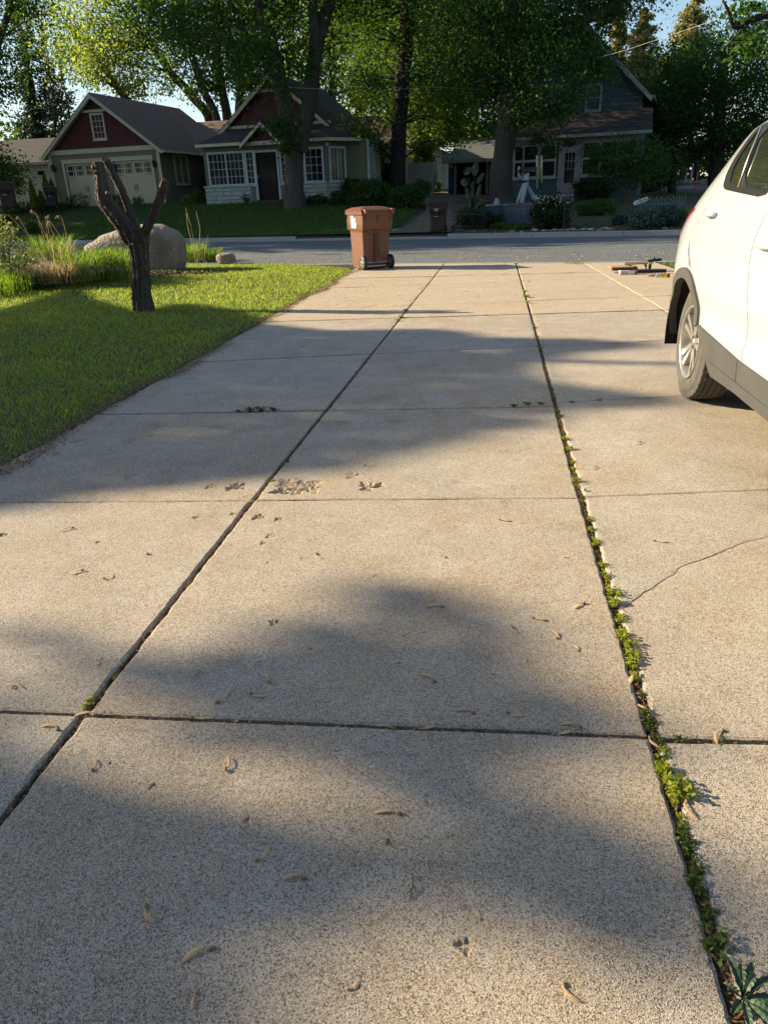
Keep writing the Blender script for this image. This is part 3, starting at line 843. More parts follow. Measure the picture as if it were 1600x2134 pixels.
for side in (0, 1):
    panel('body_side', outline, M_paint, holes=[offset_poly(union, .004)], side=side)
    door = panel('rear_door', rear_door, M_paint, holes=[win], side=side)
    fdoor = panel('front_door', front_door, M_paint, holes=[fwin], side=side)
    panel('window_trim', win, M_trimblk, holes=[glass_main, glass_q], off=0.004, parent=door, side=side, step=0.04)
    panel('pane', glass_main, M_carglass, off=-0.004, parent=door, side=side)
    panel('pane', glass_q, M_carglass, off=-0.004, parent=door, side=side)
    panel('window_trim', fwin, M_trimblk, holes=[fglass], off=0.004, parent=fdoor, side=side, step=0.04)
    panel('pane', fglass, M_carglass, off=-0.004, parent=fdoor, side=side)
    # satin chrome bead up the divider
    mb = MB(car_off)
    for (ya, yb) in ((4.825, 4.955),):
        p = [(ya, 1.385), ((ya + yb) / 2, 1.55), (yb, 1.70)]
        q = [(float(car_x(a, b)) - 0.008, a, b) for a, b in p]
        if side: q = [(2 * CXC - c[0], c[1], c[2]) for c in q]
        mb.tube(q, 0.007, 6)
    mb.build('window_divider', M_alloy, door, True)
    # handles: a cupped recess and a bowed grip
    for (hy, hz, L_, par) in ((5.19, 1.232, .2, door), (4.06, 1.115, .24, fdoor)):
        def pt(y, z, o):
            x = float(car_x(y, z)) - o
            return ((2 * CXC - x) if side else x, y, z)
        mb = MB(car_off)
        pr = [pt(hy - L_ / 2 + L_ * k / 8, hz + 0.004 * math.sin(k * PI / 8), 0.004 + 0.034 * math.sin(k * PI / 8) ** 0.6) for k in range(9)]
        mb.tube(pr, [0.012, .017, .019, .019, .019, .019, .019, .017, .012], 10)
        mb.build('door_handle', M_paint, par, True)
        rc = round_poly([(hy - .075, hz - .032), (hy + .075, hz - .032), (hy + .09, hz), (hy + .07, hz + .034), (hy - .07, hz + .034), (hy - .09, hz)], 2)
        panel('handle_recess', rc, mat('recess_shadow_paint', (0.62, 0.6, 0.55), 0.4) if 'recess_shadow_paint' not in bpy.data.materials else bpy.data.materials['recess_shadow_paint'], off=0.002, parent=par, side=side, step=0.03, ret=0.002)
    # grey cladding: wheel arch flares and sills
    for ax_, nm in ((AX_R, 'rear'), (AX_F, 'front')):
        ring = arc(ax_, AZ, .505, -4, 158 if ax_ == AX_R else 180, 40) + arc(ax_, AZ, .435, 158 if ax_ == AX_R else 180, -4, 36)
        panel('wheel_arch_trim', ring, M_clad, off=0.018, side=side, step=0.03, ret=0.05)
    sill = [(5.06, .535), (5.035, .50), (4.98, .44), (4.88, .375), (4.735, .298), (4.25, .335), (3.45, .33), (3.38, .42), (3.37, .53), (4.165, .508)]
    panel('door_cladding', dense([(5.085, .56), (5.06, .525), (4.99, .465), (4.88, .39), (4.20, .392), (4.20, .508)], .05), M_clad, off=0.020, parent=door, side=side, step=0.04, smooth_=False)
    panel('door_cladding', dense([(4.192, .508), (4.192, .392), (3.45, .39), (3.37, .50)], .05), M_clad, off=0.020, parent=fdoor, side=side, step=0.04, smooth_=False)
    panel('sill_cladding', dense([(4.87, .384), (4.735, .298), (4.25, .318), (3.45, .318), (3.40, .384)], .05), M_clad, off=0.015, side=side, step=0.04, ret=0.05, smooth_=False)
    panel('tail_light', round_poly([(5.66, 1.262), (5.95, 1.245), (6.18, 1.235), (6.30, 1.14), (6.37, 1.0), (6.28, .98), (6.05, 1.12), (5.85, 1.20)], 2), M_red, off=0.008, side=side, step=0.04, ret=0.04)
    # small crescent marks pressed into the rear corner
    # mud flap
    xx = (CARX + 0.15, CARX + 0.29)
    if side: xx = (2 * CXC - xx[1], 2 * CXC - xx[0])
    MB(car_off).box(xx[0], xx[1], 6.0, 6.015, .24, .52).build('mud_flap', M_dark, car_o)
# shell across the car
def shell(name, chain_, m_, off=0.0, crown=0.03, inset=0.0):
    ch = dense([tuple(p) for p in chain_] + [tuple(chain_[-1])], 0.08)
    ch = []
    for k in range(len(chain_) - 1):
        a = np.array(chain_[k]); b = np.array(chain_[k + 1]); n = max(1, int(np.linalg.norm(b - a) / 0.08))
        for q in range(n): ch.append(tuple(a + (b - a) * q / n))
    ch.append(tuple(chain_[-1]))
    C_ = np.array(ch); T = np.gradient(C_, axis=0); Nn = np.column_stack([T[:, 1], -T[:, 0]]); Nn /= (np.linalg.norm(Nn, axis=1)[:, None] + 1e-9)
    # outward normal (away from the car's middle)
    mid = np.array([4.2, 0.9])
    sg = np.sign(((C_ - mid) * Nn).sum(1)); Nn = Nn * sg[:, None]
    n = 20; v = []
    for i_, p in enumerate(C_):
        xl_ = float(car_x(p[0], p[1])) + inset; w = 2 * (CXC - xl_)
        for k in range(n + 1):
            s_ = -1 + 2 * k / n
            bl = (1 - s_ * s_) * crown + off * (1 if 0 < k < n or inset > 0 else 0)
            q = p + Nn[i_] * bl
            v.append((CXC + s_ * w / 2, q[0], q[1]))
    f = [(a * (n + 1) + k, a * (n + 1) + k + 1, (a + 1) * (n + 1) + k + 1, (a + 1) * (n + 1) + k) for a in range(len(C_) - 1) for k in range(n)]
    mb = MB(car_off); mb.add(v, f)
    return mb.build(name, m_, car_o, True)
tc_ = top_chain
shell('rear_bumper', tc_[0:3], M_paint, crown=0.09)
shell('tailgate', tc_[2:7], M_paint, crown=0.09)
shell('rear_window', [tc_[6], tc_[7], tc_[8]], M_carglass, crown=0.09)
shell('roof', tc_[8:15], M_paint, crown=0.035)
shell('windscreen', tc_[14:17], M_carglass, crown=0.06)
shell('bonnet', tc_[16:20], M_paint, crown=0.05)
shell('front_bumper', tc_[19:22], M_paint, crown=0.05)
def fx(y, z): return float(car_x(y, z))
gr = MB(car_off)
for k in range(6): gr.box(CXC - .48, CXC + .48, 1.765, 1.80, .60 + .05 * k, .63 + .05 * k)
gr.build('grille', M_trimblk, car_o); MB(car_off).box(CXC - .6, CXC + .6, 1.775, 1.83, .34, .50).build('lower_intake', M_trimblk, car_o)
for sg in (-1, 1):
    hl = MB(car_off); a_, b_ = CXC + sg * .56, CXC + sg * .76
    hl.hexa([(min(a_, b_), 1.775 if sg > 0 else 1.80, .70), (max(a_, b_), 1.80 if sg > 0 else 1.775, .70), (max(a_, b_), 1.95, .70), (min(a_, b_), 1.95, .70)], [(min(a_, b_), 1.80 if sg > 0 else 1.84, .84), (max(a_, b_), 1.84 if sg > 0 else 1.80, .84), (max(a_, b_), 1.98, .84), (min(a_, b_), 1.98, .84)])
    hl.build('headlight', M_carglass, car_o, bevel=.01)
    MB(car_off).hexa([(CXC + sg * .96, 3.15, 1.20), (CXC + sg * 1.13, 3.17, 1.20), (CXC + sg * 1.13, 3.27, 1.20), (CXC + sg * .96, 3.25, 1.20)], [(CXC + sg * .96, 3.15, 1.34), (CXC + sg * 1.13, 3.17, 1.34), (CXC + sg * 1.13, 3.27, 1.34), (CXC + sg * .96, 3.25, 1.34)]).build('wing_mirror', M_paint, car_o, True, bevel=.03)
# spoiler lip over the rear window
sp = MB(car_off)
sp.hexa([(CARX + .45, 5.60, 1.60), (2 * CXC - CARX - .45, 5.60, 1.60), (2 * CXC - CARX - .45, 5.80, 1.56), (CARX + .45, 5.80, 1.56)],
        [(CARX + .45, 5.55, 1.66), (2 * CXC - CARX - .45, 5.55, 1.66), (2 * CXC - CARX - .45, 5.84, 1.60), (CARX + .45, 5.84, 1.60)])
sp.build('spoiler', M_trimblk, car_o, bevel=0.01)
ub = MB(car_off)
ub.box(CARX + .16, 2 * CXC - CARX - .16, 3.35, 5.05, .26, 1.25); ub.box(CARX + .30, 2 * CXC - CARX - .30, 5.0, 6.2, .30, 1.2); ub.box(CARX + .34, 2 * CXC - CARX - .34, 2.1, 3.4, .28, 1.0)
ub.build('underbody', M_dark, car_o)
for ax_ in (AX_R, AX_F):
    for side in (0, 1):
        a_ = arc(ax_, AZ, .452, -14, 158, 22)
        x0, x1 = CARX + .012, CARX + .31
        if side: x0, x1 = 2 * CXC - x0, 2 * CXC - x1
        v = [(x0, y, z) for y, z in a_] + [(x1, y, z) for y, z in a_]
        n = len(a_)
        MB(car_off).add(v, [(k, k + 1, n + k + 1, n + k) for k in range(n - 1)]).build('wheel_arch_liner', M_dark, car_o, True)
# wheel (axle along X, outer face towards -X)
def make_wheel():
    w = thing('wheel', None, None); w.parent = car_o
    n = 120; R_ = TR
    prof = [(.245, .008), (.262, -.004), (.30, -.010), (.335, -.006), (.352, .004)]
    outer = [(r_, h, 0) for r_, h in prof] + [(R_ - .006, .014, 1), (R_ - .002, .03, 1)]
    tread = []
    for k, xx in enumerate([.055, .095, .135, .175]):
        tread += [(R_, xx - .009, 0), (R_ - .008, xx - .007, 0), (R_ - .008, xx, 0), (R_, xx + .002, 0)]
    inner = [(R_ - .002, .195, 1), (R_ - .012, .212, 0), (.33, .225, 0), (.27, .222, 0), (.245, .212, 0)]
    P_ = outer + tread + inner
    v = []; f = []
    for k in range(n):
        a = 2 * PI * k / n
        for (r_, h, lug) in P_:
            rr = r_ - (0.007 if lug and k % 3 == 0 else 0)
            z = rr * math.sin(a)
            # tyre bulges slightly at its contact patch
            zz = max(z, -R_ + 0.012); bul = -0.012 * max(0, (-z - 0.30)) / 0.07 if h < 0.02 else 0
            v.append((h + bul, rr * math.cos(a), zz))
    m_ = len(P_)
    for k in range(n):
        for j in range(m_ - 1):
            f.append((k * m_ + j, k * m_ + j + 1, ((k + 1) % n) * m_ + j + 1, ((k + 1) % n) * m_ + j))
    MB().add(v, f).build('tyre', M_tyre, w, False)
    rim = MB().lathe((0, 0, 0), [(.247, .004), (.252, -.006), (.244, -.010), (.236, -.004), (.232, .012), (.222, .045), (.205, .12), (.20, .20)], 0, 48)
    rim.lathe((0, 0, 0), [(.001, .055), (.055, .05), (.07, .06), (.072, .09)], 0, 24)
    rim.build('rim', M_alloy, w, True)
    MB().lathe((0, 0, 0), [(.001, .12), (.15, .12), (.155, .13), (.155, .16)], 0, 32).build('brake_disc', mat('brake_disc', (0.16, 0.13, 0.10), 0.5, metal=0.6) if 'brake_disc' not in bpy.data.materials else bpy.data.materials['brake_disc'], w, True)
    MB().lathe((0, 0, 0), [(.001, .018), (.024, .02), (.03, .03), (.032, .06)], 0, 20).build('hub_cap', M_alloy, w, True)
    for s_ in range(5):
        a = rad(90 + 72 * s_ + 14)
        mb = MB()
        c, sn = math.cos(a), math.sin(a)
        def q(r_, t, x): return (x, r_ * c - t * sn, r_ * sn + t * c)
        for sd in (-1, 1):
            st = [(.045, .014, .022), (.10, .020, .020), (.16, .030, .016), (.205, .040, .012), (.238, .052, .006)]
            for k in range(len(st) - 1):
                (r0, t0, x0), (r1, t1, x1) = st[k], st[k + 1]
                wd0, wd1 = .014 + r0 * .03, .014 + r1 * .03
                A = [q(r0, sd * t0 - wd0, x0), q(r0, sd * t0 + wd0, x0), q(r0, sd * t0 + wd0, x0 + .035), q(r0, sd * t0 - wd0, x0 + .035)]
                B = [q(r1, sd * t1 - wd1, x1), q(r1, sd * t1 + wd1, x1), q(r1, sd * t1 + wd1, x1 + .03), q(r1, sd * t1 - wd1, x1 + .03)]
                mb.hexa(A, B)
        mb.build('spoke', M_alloy, w, False)
        a2 = a + rad(36)
        MB().lathe((0.045, .052 * math.cos(a2), .052 * math.sin(a2)), [(.001, -.004), (.010, -.003), (.011, .012)], 0, 8).build('lug_nut', M_trimblk, w, True)
    return w
wh = make_wheel(); wh.location = (CARX + 0.035 - 2.3, AX_R - .21 - 4.1, TR)
for (sx, yy) in ((0, AX_F), (1, AX_R - .21), (1, AX_F)):
    c_ = copy_tree(wh, car_o)
    c_.location = ((CARX + 0.035 if not sx else 2 * CXC - CARX - 0.035) - 2.3, yy - 4.1, TR)
    if sx: c_.rotation_euler = (0, 0, PI)
# ------------------------------------------------------------------ wheeled bins
M_bin = mat('brown_plastic', (0.145, 0.05, 0.026), 0.5, var=(5, (0.11, 0.04, 0.022), 1.0), var2=(30, (0.17, 0.07, 0.042), 3), bump=(250, 0.15, 0.001))
M_bind = mat('dark_brown_plastic', (0.06, 0.028, 0.019), 0.5, var=(5, (0.045, 0.02, 0.014), 1.0))
M_sticker = mat('white_sticker', (0.82, 0.82, 0.80), 0.6)
M_ink = mat('black_ink', (0.03, 0.03, 0.03), 0.6)
M_black = mat('black_plastic', (0.014, 0.014, 0.015), 0.5)
M_steel = mat('steel', (0.5, 0.5, 0.5), 0.35, metal=0.9)
def text_mesh(s_, size, mat_, name, parent, loc, rot, ext=0.001):
    cu = bpy.data.curves.new(name, 'FONT'); cu.body = s_; cu.size = size; cu.extrude = ext; cu.align_x = 'CENTER'; cu.align_y = 'CENTER'
    cu.resolution_u = 2
    tmp = bpy.data.objects.new('tmp', cu); COL.objects.link(tmp)
    dg = bpy.context.evaluated_depsgraph_get(); dg.update()
    me = bpy.data.meshes.new_from_object(tmp.evaluated_get(dg)); me.name = name
    bpy.data.objects.remove(tmp); me.materials.clear(); me.materials.append(mat_)
    o = link(name, me, parent, loc); o.rotation_euler = rot
    return o
def make_bin(label, m_, loc, rotz, kind, group=None, sc=1.0):
    """back (wheel side) faces local -Y"""
    b = thing('wheelie_bin', label, 'bin', loc, rotz, group)
    # body: stacked rounded sections
    def sect(z, hw, y0, y1, r=0.05):
        pts = []
        for (cx_, cy_, a0) in ((hw - r, y1 - r, 0), (-hw + r, y1 - r, 90), (-hw + r, y0 + r, 180), (hw - r, y0 + r, 270)):
            for k in range(4): a = rad(a0 + 30 * k); pts.append((cx_ + r * math.cos(a), cy_ + r * math.sin(a), z))
        return pts
    secs = [sect(.03, .262, -.19, .33), sect(.10, .265, -.215, .34), sect(.30, .27, -.225, .35), sect(.60, .278, -.24, .362), sect(.66, .28, -.245, .365), sect(.72, .295, -.30, .38), sect(.80, .305, -.325, .385), sect(.95, .312, -.335, .40), sect(1.0, .315, -.34, .405)]
    v = [p for s_ in secs for p in s_]; n = 16
    f = [(i * n + k, i * n + (k + 1) % n, (i + 1) * n + (k + 1) % n, (i + 1) * n + k) for i in range(len(secs) - 1) for k in range(n)] + [tuple(range(n))[::-1], tuple(range((len(secs) - 1) * n, len(secs) * n))]
    MB().add(v, f).build('body', m_, b)
    rim = [sect(.965, .335, -.36, .425, .04), sect(1.02, .34, -.365, .43, .04)]
    v = [p for s_ in rim for p in s_]
    MB().add(v, [(k, (k + 1) % n, n + (k + 1) % n, n + k) for k in range(n)] + [tuple(range(n))[::-1], tuple(range(n, 2 * n))]).build('rim', m_, b)
    lid = [sect(1.022, .325, -.33, .44, .05), sect(1.045, .33, -.335, .445, .05), sect(1.085, .25, -.20, .33, .06), sect(1.10, .15, -.08, .2, .06)]
    v = [p for s_ in lid for p in s_]
    MB().add(v, [(i * n + k, i * n + (k + 1) % n, (i + 1) * n + (k + 1) % n, (i + 1) * n + k) for i in range(3) for k in range(n)] + [tuple(range(n))[::-1], tuple(range(3 * n, 4 * n))]).build('lid', m_, b)
    if kind == 'back':
        hb = MB().tube([(-.27, -.40, 1.03), (.27, -.40, 1.03)], .016, 8)
        for sx in (-.27, .27): hb.box(sx - .02, sx + .02, -.42, -.33, .985, 1.06)
        hb.build('handle_bar', m_, b)
        for sx in (-.24, 0.0, .26): MB().box(sx - .012, sx + .012, -.352, -.335, .86, .965).build('handle_rib', m_, b)
        # raised spine with an arched head up the back
        ar = arc(0, .62, .052, 0, 180, 8)
        MB().prism([(.052, .16)] + ar + [(-.052, .16)], 1, -.275, -.19).build('spine', m_, b, bevel=.006)
        ar2 = [(x_ * .55, .62 + (z_ - .62) * .55) for x_, z_ in ar]
        MB().prism([(.028, .2)] + ar2 + [(-.028, .2)], 1, -.285, -.27).build('spine_channel', M_bind, b)
        MB().prism([(-.29, .70), (.29, .70), (.12, .635), (0, .62), (-.12, .635)], 1, -.262, -.22).build('lift_ledge', m_, b, bevel=.004)
        ax = MB().tube([(-.30, -.22, .13), (.30, -.22, .13)], .012, 8)
        ax.box(-.2, .2, -.205, -.15, .06, .17); ax.build('axle', M_steel, b)
        for sx in (-1, 1):
            w = link('wheel', MB().lathe((0, 0, 0), [(.085, -.028), (.118, -.03), (.13, -.02), (.13, .02), (.118, .03), (.085, .028)], 0, 24).build('tmp', M_black, None, True).data, b)
            bpy.data.objects.remove(bpy.data.objects['tmp'])
            w.location = (sx * .285, -.22, .13)
            h = MB()
            for k in range(5):
                a = rad(72 * k + 20)
                h.hexa([(-.03, .02 * math.cos(a + 1.3), .02 * math.sin(a + 1.3)), (-.03, .02 * math.cos(a - 1.3), .02 * math.sin(a - 1.3)), (.03, .02 * math.cos(a - 1.3), .02 * math.sin(a - 1.3)), (.03, .02 * math.cos(a + 1.3), .02 * math.sin(a + 1.3))],
                       [(-.026, .092 * math.cos(a + .22), .092 * math.sin(a + .22)), (-.026, .092 * math.cos(a - .22), .092 * math.sin(a - .22)), (.026, .092 * math.cos(a - .22), .092 * math.sin(a - .22)), (.026, .092 * math.cos(a + .22), .092 * math.sin(a + .22))])
            h.lathe((0, 0, 0), [(.001, -.034), (.03, -.034), (.03, .034), (.001, .034)], 0, 12)
            h.lathe((0, 0, 0), [(.086, -.03), (.094, -.03), (.094, .03), (.086, .03)], 0, 24)
            h.build('hub', M_steel, w)
        # address stickers on the left flank (local -X): number row, upper row and one on the front corner
        def stick(y0, y1, z0, z1, txt, x=-.309, s_=0.05):
            o = MB().box(x - .002, x - .0005, y0, y1, z0, z1).build('sticker', M_sticker, b)
            if txt: text_mesh(txt, s_, M_ink, 'lettering', o, (x - .0022, (y0 + y1) / 2, (z0 + z1) / 2), (PI / 2, 0, -PI / 2), .0003)
        stick(-.03, .19, .735, .825, '0009', -.3085, .07)
        stick(.0, .20, .835, .90, 'lind', -.312, .055)
        stick(.08, .19, .90, .945, None, -.3145, .03)
        MB().box(-.30, -.20, .412, .4145, .70, .90).build('sticker', M_sticker, b)
    else:
        # front: logo, recessed handle slot and bright bar
        text_mesh('W', .17, M_sticker, 'emblem', b, (.0, -.338, .80), (PI / 2, 0, 0), .001) if kind == 'logo' else None
        MB().box(-.09, .07, -.345, -.325, .60, .70).build('grab_recess', M_black, b)
        MB().box(-.10, .08, -.350, -.30, .565, .585).build('lift_bar', M_steel, b)
        for sx in (-1, 1):
            w = MB().lathe((sx * .27, .30, .13), [(.001, -.03), (.118, -.03), (.13, -.02), (.13, .02), (.118, .03), (.001, .03)], 0, 20).build('wheel', M_black, b, True)
        MB().tube([(-.27, .46, 1.0), (.27, .46, 1.0)], .016, 6).build('handle_bar', m_, b)
    b.scale = (sc, sc, sc)
    return b
p = gp(779, 560)
make_bin('reddish brown wheeled bin with white stickers standing at the street end of the driveway', M_bin, (-2.55, 16.05, -0.004), rad(34), 'back', 'brown wheeled bins', 1.12)
p = gt(911, 488)
make_bin('dark brown wheeled bin with small pale emblem, across the street beside the dirt track', M_bind, (p[0], p[1] + .25, terr(p[0], p[1] + .25) + .03), rad(-6), 'logo', 'brown wheeled bins', 0.93)

# ------------------------------------------------------------------ stump of a lopped tree
M_stump = mat('dead_bark', (0.065, 0.05, 0.04), 0.95, var=(14, (0.035, 0.027, 0.022), 1.6), var2=(3, (0.14, 0.11, 0.085), 1.2), bump=(34, 1.0, 0.09), stretch=(1, 1, 0.22))
M_cut = mat('cut_wood', (0.17, 0.14, 0.12), 0.9, var=(30, (0.10, 0.08, 0.065), 1.5))
def bark_tube(mb, pts, radii, n=22, ridges=7, amp=0.09, seed=0, sub=0.05, cap=True):
    pts = [np.array(p, float) for p in pts]
    # smooth resample
    P = []; Rr = []
    for i_ in range(len(pts) - 1):
        p0 = pts[max(i_ - 1, 0)]; p1 = pts[i_]; p2 = pts[i_ + 1]; p3 = pts[min(i_ + 2, len(pts) - 1)]
        k = max(2, int(np.linalg.norm(p2 - p1) / sub))
        for q in range(k):
            t = q / k
            P.append(0.5 * ((2 * p1) + (-p0 + p2) * t + (2 * p0 - 5 * p1 + 4 * p2 - p3) * t * t + (-p0 + 3 * p1 - 3 * p2 + p3) * t ** 3))
            Rr.append(radii[i_] * (1 - t) + radii[i_ + 1] * t)
    P.append(pts[-1]); Rr.append(radii[-1])
    up = None; v = []
    L = 0
    for i_, p_ in enumerate(P):
        a = P[max(i_ - 1, 0)]; b = P[min(i_ + 1, len(P) - 1)]; t = b - a; t /= np.linalg.norm(t) + 1e-9
        L += np.linalg.norm(p_ - P[max(i_ - 1, 0)])
        if up is None: up = np.array([0, 1.0, 0]) if abs(t[2]) > .7 else np.array([0, 0, 1.0])
        x = np.cross(up, t); x /= np.linalg.norm(x) + 1e-9; y = np.cross(t, x); up = y
        for k in range(n):
            th = 2 * PI * k / n
            m_ = 1 + amp * (math.sin(th * ridges + seed + 1.5 * math.sin(L * 2.1 / (Rr[0] + .2) + seed)) + .6 * math.sin(th * (ridges * 2 + 1) + seed * 2 + 2 * math.sin(L * 3.3)) + .5 * math.sin(th * 2 + L * 1.7 + seed))
            m_ += 0.35 * amp * RNG.normal()
            v.append(p_ + Rr[i_] * m_ * (math.cos(th) * x + math.sin(th) * y))
    f = [(i_ * n + k, i_ * n + (k + 1) % n, (i_ + 1) * n + (k + 1) % n, (i_ + 1) * n + k) for i_ in range(len(P) - 1) for k in range(n)]
    if cap: f.append(tuple(range((len(P) - 1) * n, len(P) * n)))
    mb.add(v, f)
    return mb
SB = gp(300, 648); SY = SB[1]
st = thing('tree_stump', 'dead lopped tree with three bare stubs standing on the lawn beside the driveway', 'tree stump', (SB[0], SY, 0))
so = np.array([SB[0], SY, 0.0])
def sp_(px, py, dy=0.0): return at(px, py, SY + dy)
pw = lambda w: w / 1500 * SY * 1.02 / 2
bark_tube(MB(so), [sp_(300, 668), sp_(300, 650), sp_(296, 610), sp_(293, 560), sp_(290, 520), sp_(287, 490)], [pw(62), pw(42), pw(35), pw(34), pw(37), pw(44)], 72, 11, .085, 1.0, .03).build('trunk', M_stump, st, True)
bark_tube(MB(so), [sp_(286, 508), sp_(275, 492, .0), sp_(258, 470, -.03), sp_(236, 442, -.05), sp_(218, 416, -.05), sp_(213, 392, -.04), sp_(210, 368, -.02), sp_(205, 339, 0)], [pw(34), pw(38), pw(32), pw(30), pw(30), pw(24), pw(20), pw(21)], 52, 8, .11, 2.0, .025).build('limb', M_stump, st, True)
bark_tube(MB(so), [sp_(296, 505, .03), sp_(284, 478, .05), sp_(268, 432, .08), sp_(252, 392, .1), sp_(236, 362, .12), sp_(222, 335, .13)], [pw(26), pw(20), pw(14), pw(14), pw(14), pw(13)], 44, 8, .11, 4.0, .025).build('limb', M_stump, st, True)
bark_tube(MB(so), [sp_(292, 508, -.02), sp_(302, 484, -.04), sp_(318, 452, -.08), sp_(332, 418, -.1), sp_(341, 394, -.1), sp_(345, 375, -.1)], [pw(26), pw(17), pw(15), pw(14), pw(15), pw(12)], 44, 8, .12, 6.0, .025).build('limb', M_stump, st, True)
for (px, py, w, dy) in ((223, 403, 15, -.12), (195, 348, 8, -.1), (201, 372, 9, -.1), (199, 360, 7, -.13), (335, 374, 4, -.1), (282, 497, 9, -.2), (300, 500, 7, -.22), (203, 414, 7, -.04)):
    q = sp_(px, py, dy * .6)
    mb = MB(so); mb.lathe((q[0], q[1], q[2]), [(.001, -pw(w)), (pw(w) * .8, -pw(w) * .7), (pw(w), 0), (pw(w) * .75, pw(w) * .8), (.001, pw(w))], 1, 10)
    mb.build('burl', M_stump, st, True)
for (px, py, w, dy) in ((224, 402, 7, -.2),):
    q = sp_(px, py, dy)
    MB(so).lathe((q[0], q[1], q[2]), [(.001, -.012), (pw(w), -.008), (pw(w), .02)], 1, 10).build('cut_face', M_cut, st, True)

# ------------------------------------------------------------------ boulders
M_rock = mat('granite', (0.42, 0.35, 0.27), 0.9, var=(1.6, (0.22, 0.17, 0.12), 1.6), var2=(24, (0.20, 0.165, 0.13), 1.8), bump=(14, 1.0, 0.06))
def rock(name, label, c, r, seed, mat_=None, rough=0.10, cat='boulder', group=None, shape=None):
    n1, n2 = 64, 36
    rg = np.random.default_rng(seed)
    ph = rg.uniform(0, 6, 12)
    v = []
    for j in range(n2 + 1):
        b_ = -PI / 2 + PI * j / n2
        for i_ in range(n1):
            a = 2 * PI * i_ / n1
            d = np.array([math.cos(a) * math.cos(b_), math.sin(a) * math.cos(b_), math.sin(b_)])
            e = 0.62                                     # squarish super-ellipsoid
            q = np.sign(d) * np.abs(d) ** e
            m_ = 1 + rough * (.5 * math.sin(3 * d[0] + ph[0]) * math.sin(2.6 * d[1] + ph[1]) + .35 * math.sin(6 * d[2] + 4 * d[0] + ph[2]) + .2 * math.sin(11 * d[0] + 9 * d[1] + ph[3]) + .10 * math.sin(23 * d[2] + 17 * d[0] + ph[4]) + .06 * math.sin(41 * d[1] + 37 * d[2] + ph[5]))
            p_ = q * m_ * 0.92
            if shape: p_ = shape(p_)
            v.append(p_ * np.array(r))
    f = [(j * n1 + i_, j * n1 + (i_ + 1) % n1, (j + 1) * n1 + (i_ + 1) % n1, (j + 1) * n1 + i_) for j in range(n2) for i_ in range(n1)]
    o = MB().add(v, f).build(name, mat_ or M_rock, None, True, loc=c)
    return tag(o, label, cat, group)
bl, br_ = at(172, 500, 16.1), at(381, 500, 16.1); bt = at(330, 462, 16.1)
def bshape(p):
    q = p.copy(); t = (p[0] + 1) / 2
    q[2] *= 0.62 + 0.42 * smooth(t * 1.25) if p[2] > 0 else 1
    return q
zb = float(terr((bl[0] + br_[0]) / 2, 16.1))
rock('boulder', 'big pale granite boulder lying behind the lopped tree', ((bl[0] + br_[0]) / 2, 16.2, zb + .28), ((br_[0] - bl[0]) / 2 * 1.03, .62, bt[2] - zb - .28), 5, shape=bshape, rough=.07)
q = gp(415, 535); rock('boulder', 'low grey rock just right of the big boulder', (q[0], q[1] - .25, .07), (.26, .22, .15), 8, rough=.2)
q = gp(472, 548); rock('boulder', 'small square tan rock at the right end of the planting bed', (q[0], q[1], .09), (.24, .2, .17), 9, rough=.12)
q = gp(345, 560); rock('boulder', 'small flat stone lying in front of the big boulder', (q[0], q[1] + .1, .02), (.2, .12, .08), 11, rough=.2)

# ------------------------------------------------------------------ planting bed
M_straw = leaf_mat('straw', (0.45, 0.34, 0.19), (0.58, 0.46, 0.29), (0.66, 0.55, 0.38), tr=0.35, tcol=(1.2, 1.1, 0.9))
M_lily = leaf_mat('ornamental_leaf', (0.07, 0.15, 0.022), (0.12, 0.22, 0.035), (0.22, 0.29, 0.07), tr=0.5)
M_dkleaf = leaf_mat('dark_shrub_leaf', (0.03, 0.065, 0.02), (0.05, 0.10, 0.03), (0.09, 0.14, 0.03), tr=0.35)
M_silver = leaf_mat('grey_green_leaf', (0.12, 0.17, 0.09), (0.17, 0.22, 0.12), (0.24, 0.28, 0.18), tr=0.4)
def arch_blades(c, n, r, h, w, lean, rng, segs=6, droop=1.0):
    """long arching leaves as ribbons"""
    V = []; F = []
    for k in range(n):
        a = rng.uniform(0, 2 * PI); rr = r * math.sqrt(rng.random()); hh = h * rng.uniform(.6, 1.1); ln = lean * rng.uniform(.2, 1) * hh
        b = np.array([c[0] + rr * math.cos(a), c[1] + rr * math.sin(a), c[2]]); a2 = a + rng.normal(0, .7)
        d = np.array([math.cos(a2), math.sin(a2), 0]); s_ = np.array([-d[1], d[0], 0]) * math.cos(rng.uniform(-.8, .8))
        i0 = len(V)
        for q in range(segs + 1):
            t = q / segs
            p_ = b + d * ln * t ** 1.6 + np.array([0, 0, hh * (t - droop * .45 * t ** 3)])
            ww = w * (1 - t) ** .6 * (.5 + .5 * min(1, t * 6)) + .0006
            V += [p_ - s_ * ww / 2, p_ + s_ * ww / 2]
            if q: F.append((i0 + 2 * q - 2, i0 + 2 * q - 1, i0 + 2 * q + 1, i0 + 2 * q))
    return np.array(V), np.array(F)
def clump_plant(name, label, cat, c, specs, group=None, seed=1):
    o = thing(name, label, cat, tuple(c), 0, group)
    rng = np.random.default_rng(seed)
    for (pn, m_, n, r, h, w, lean, droop) in specs:
        v, f = arch_blades((0, 0, 0), n, r, h, w, lean, rng, droop=droop)
        link(pn, mesh_from(pn, v, f, m_), o)
    return o
def gq(px, py, up=0.0):
    q = gp(px, py); z = float(terr(q[0], q[1])); q = gp(px, py, z); return (q[0], q[1], z - .02)
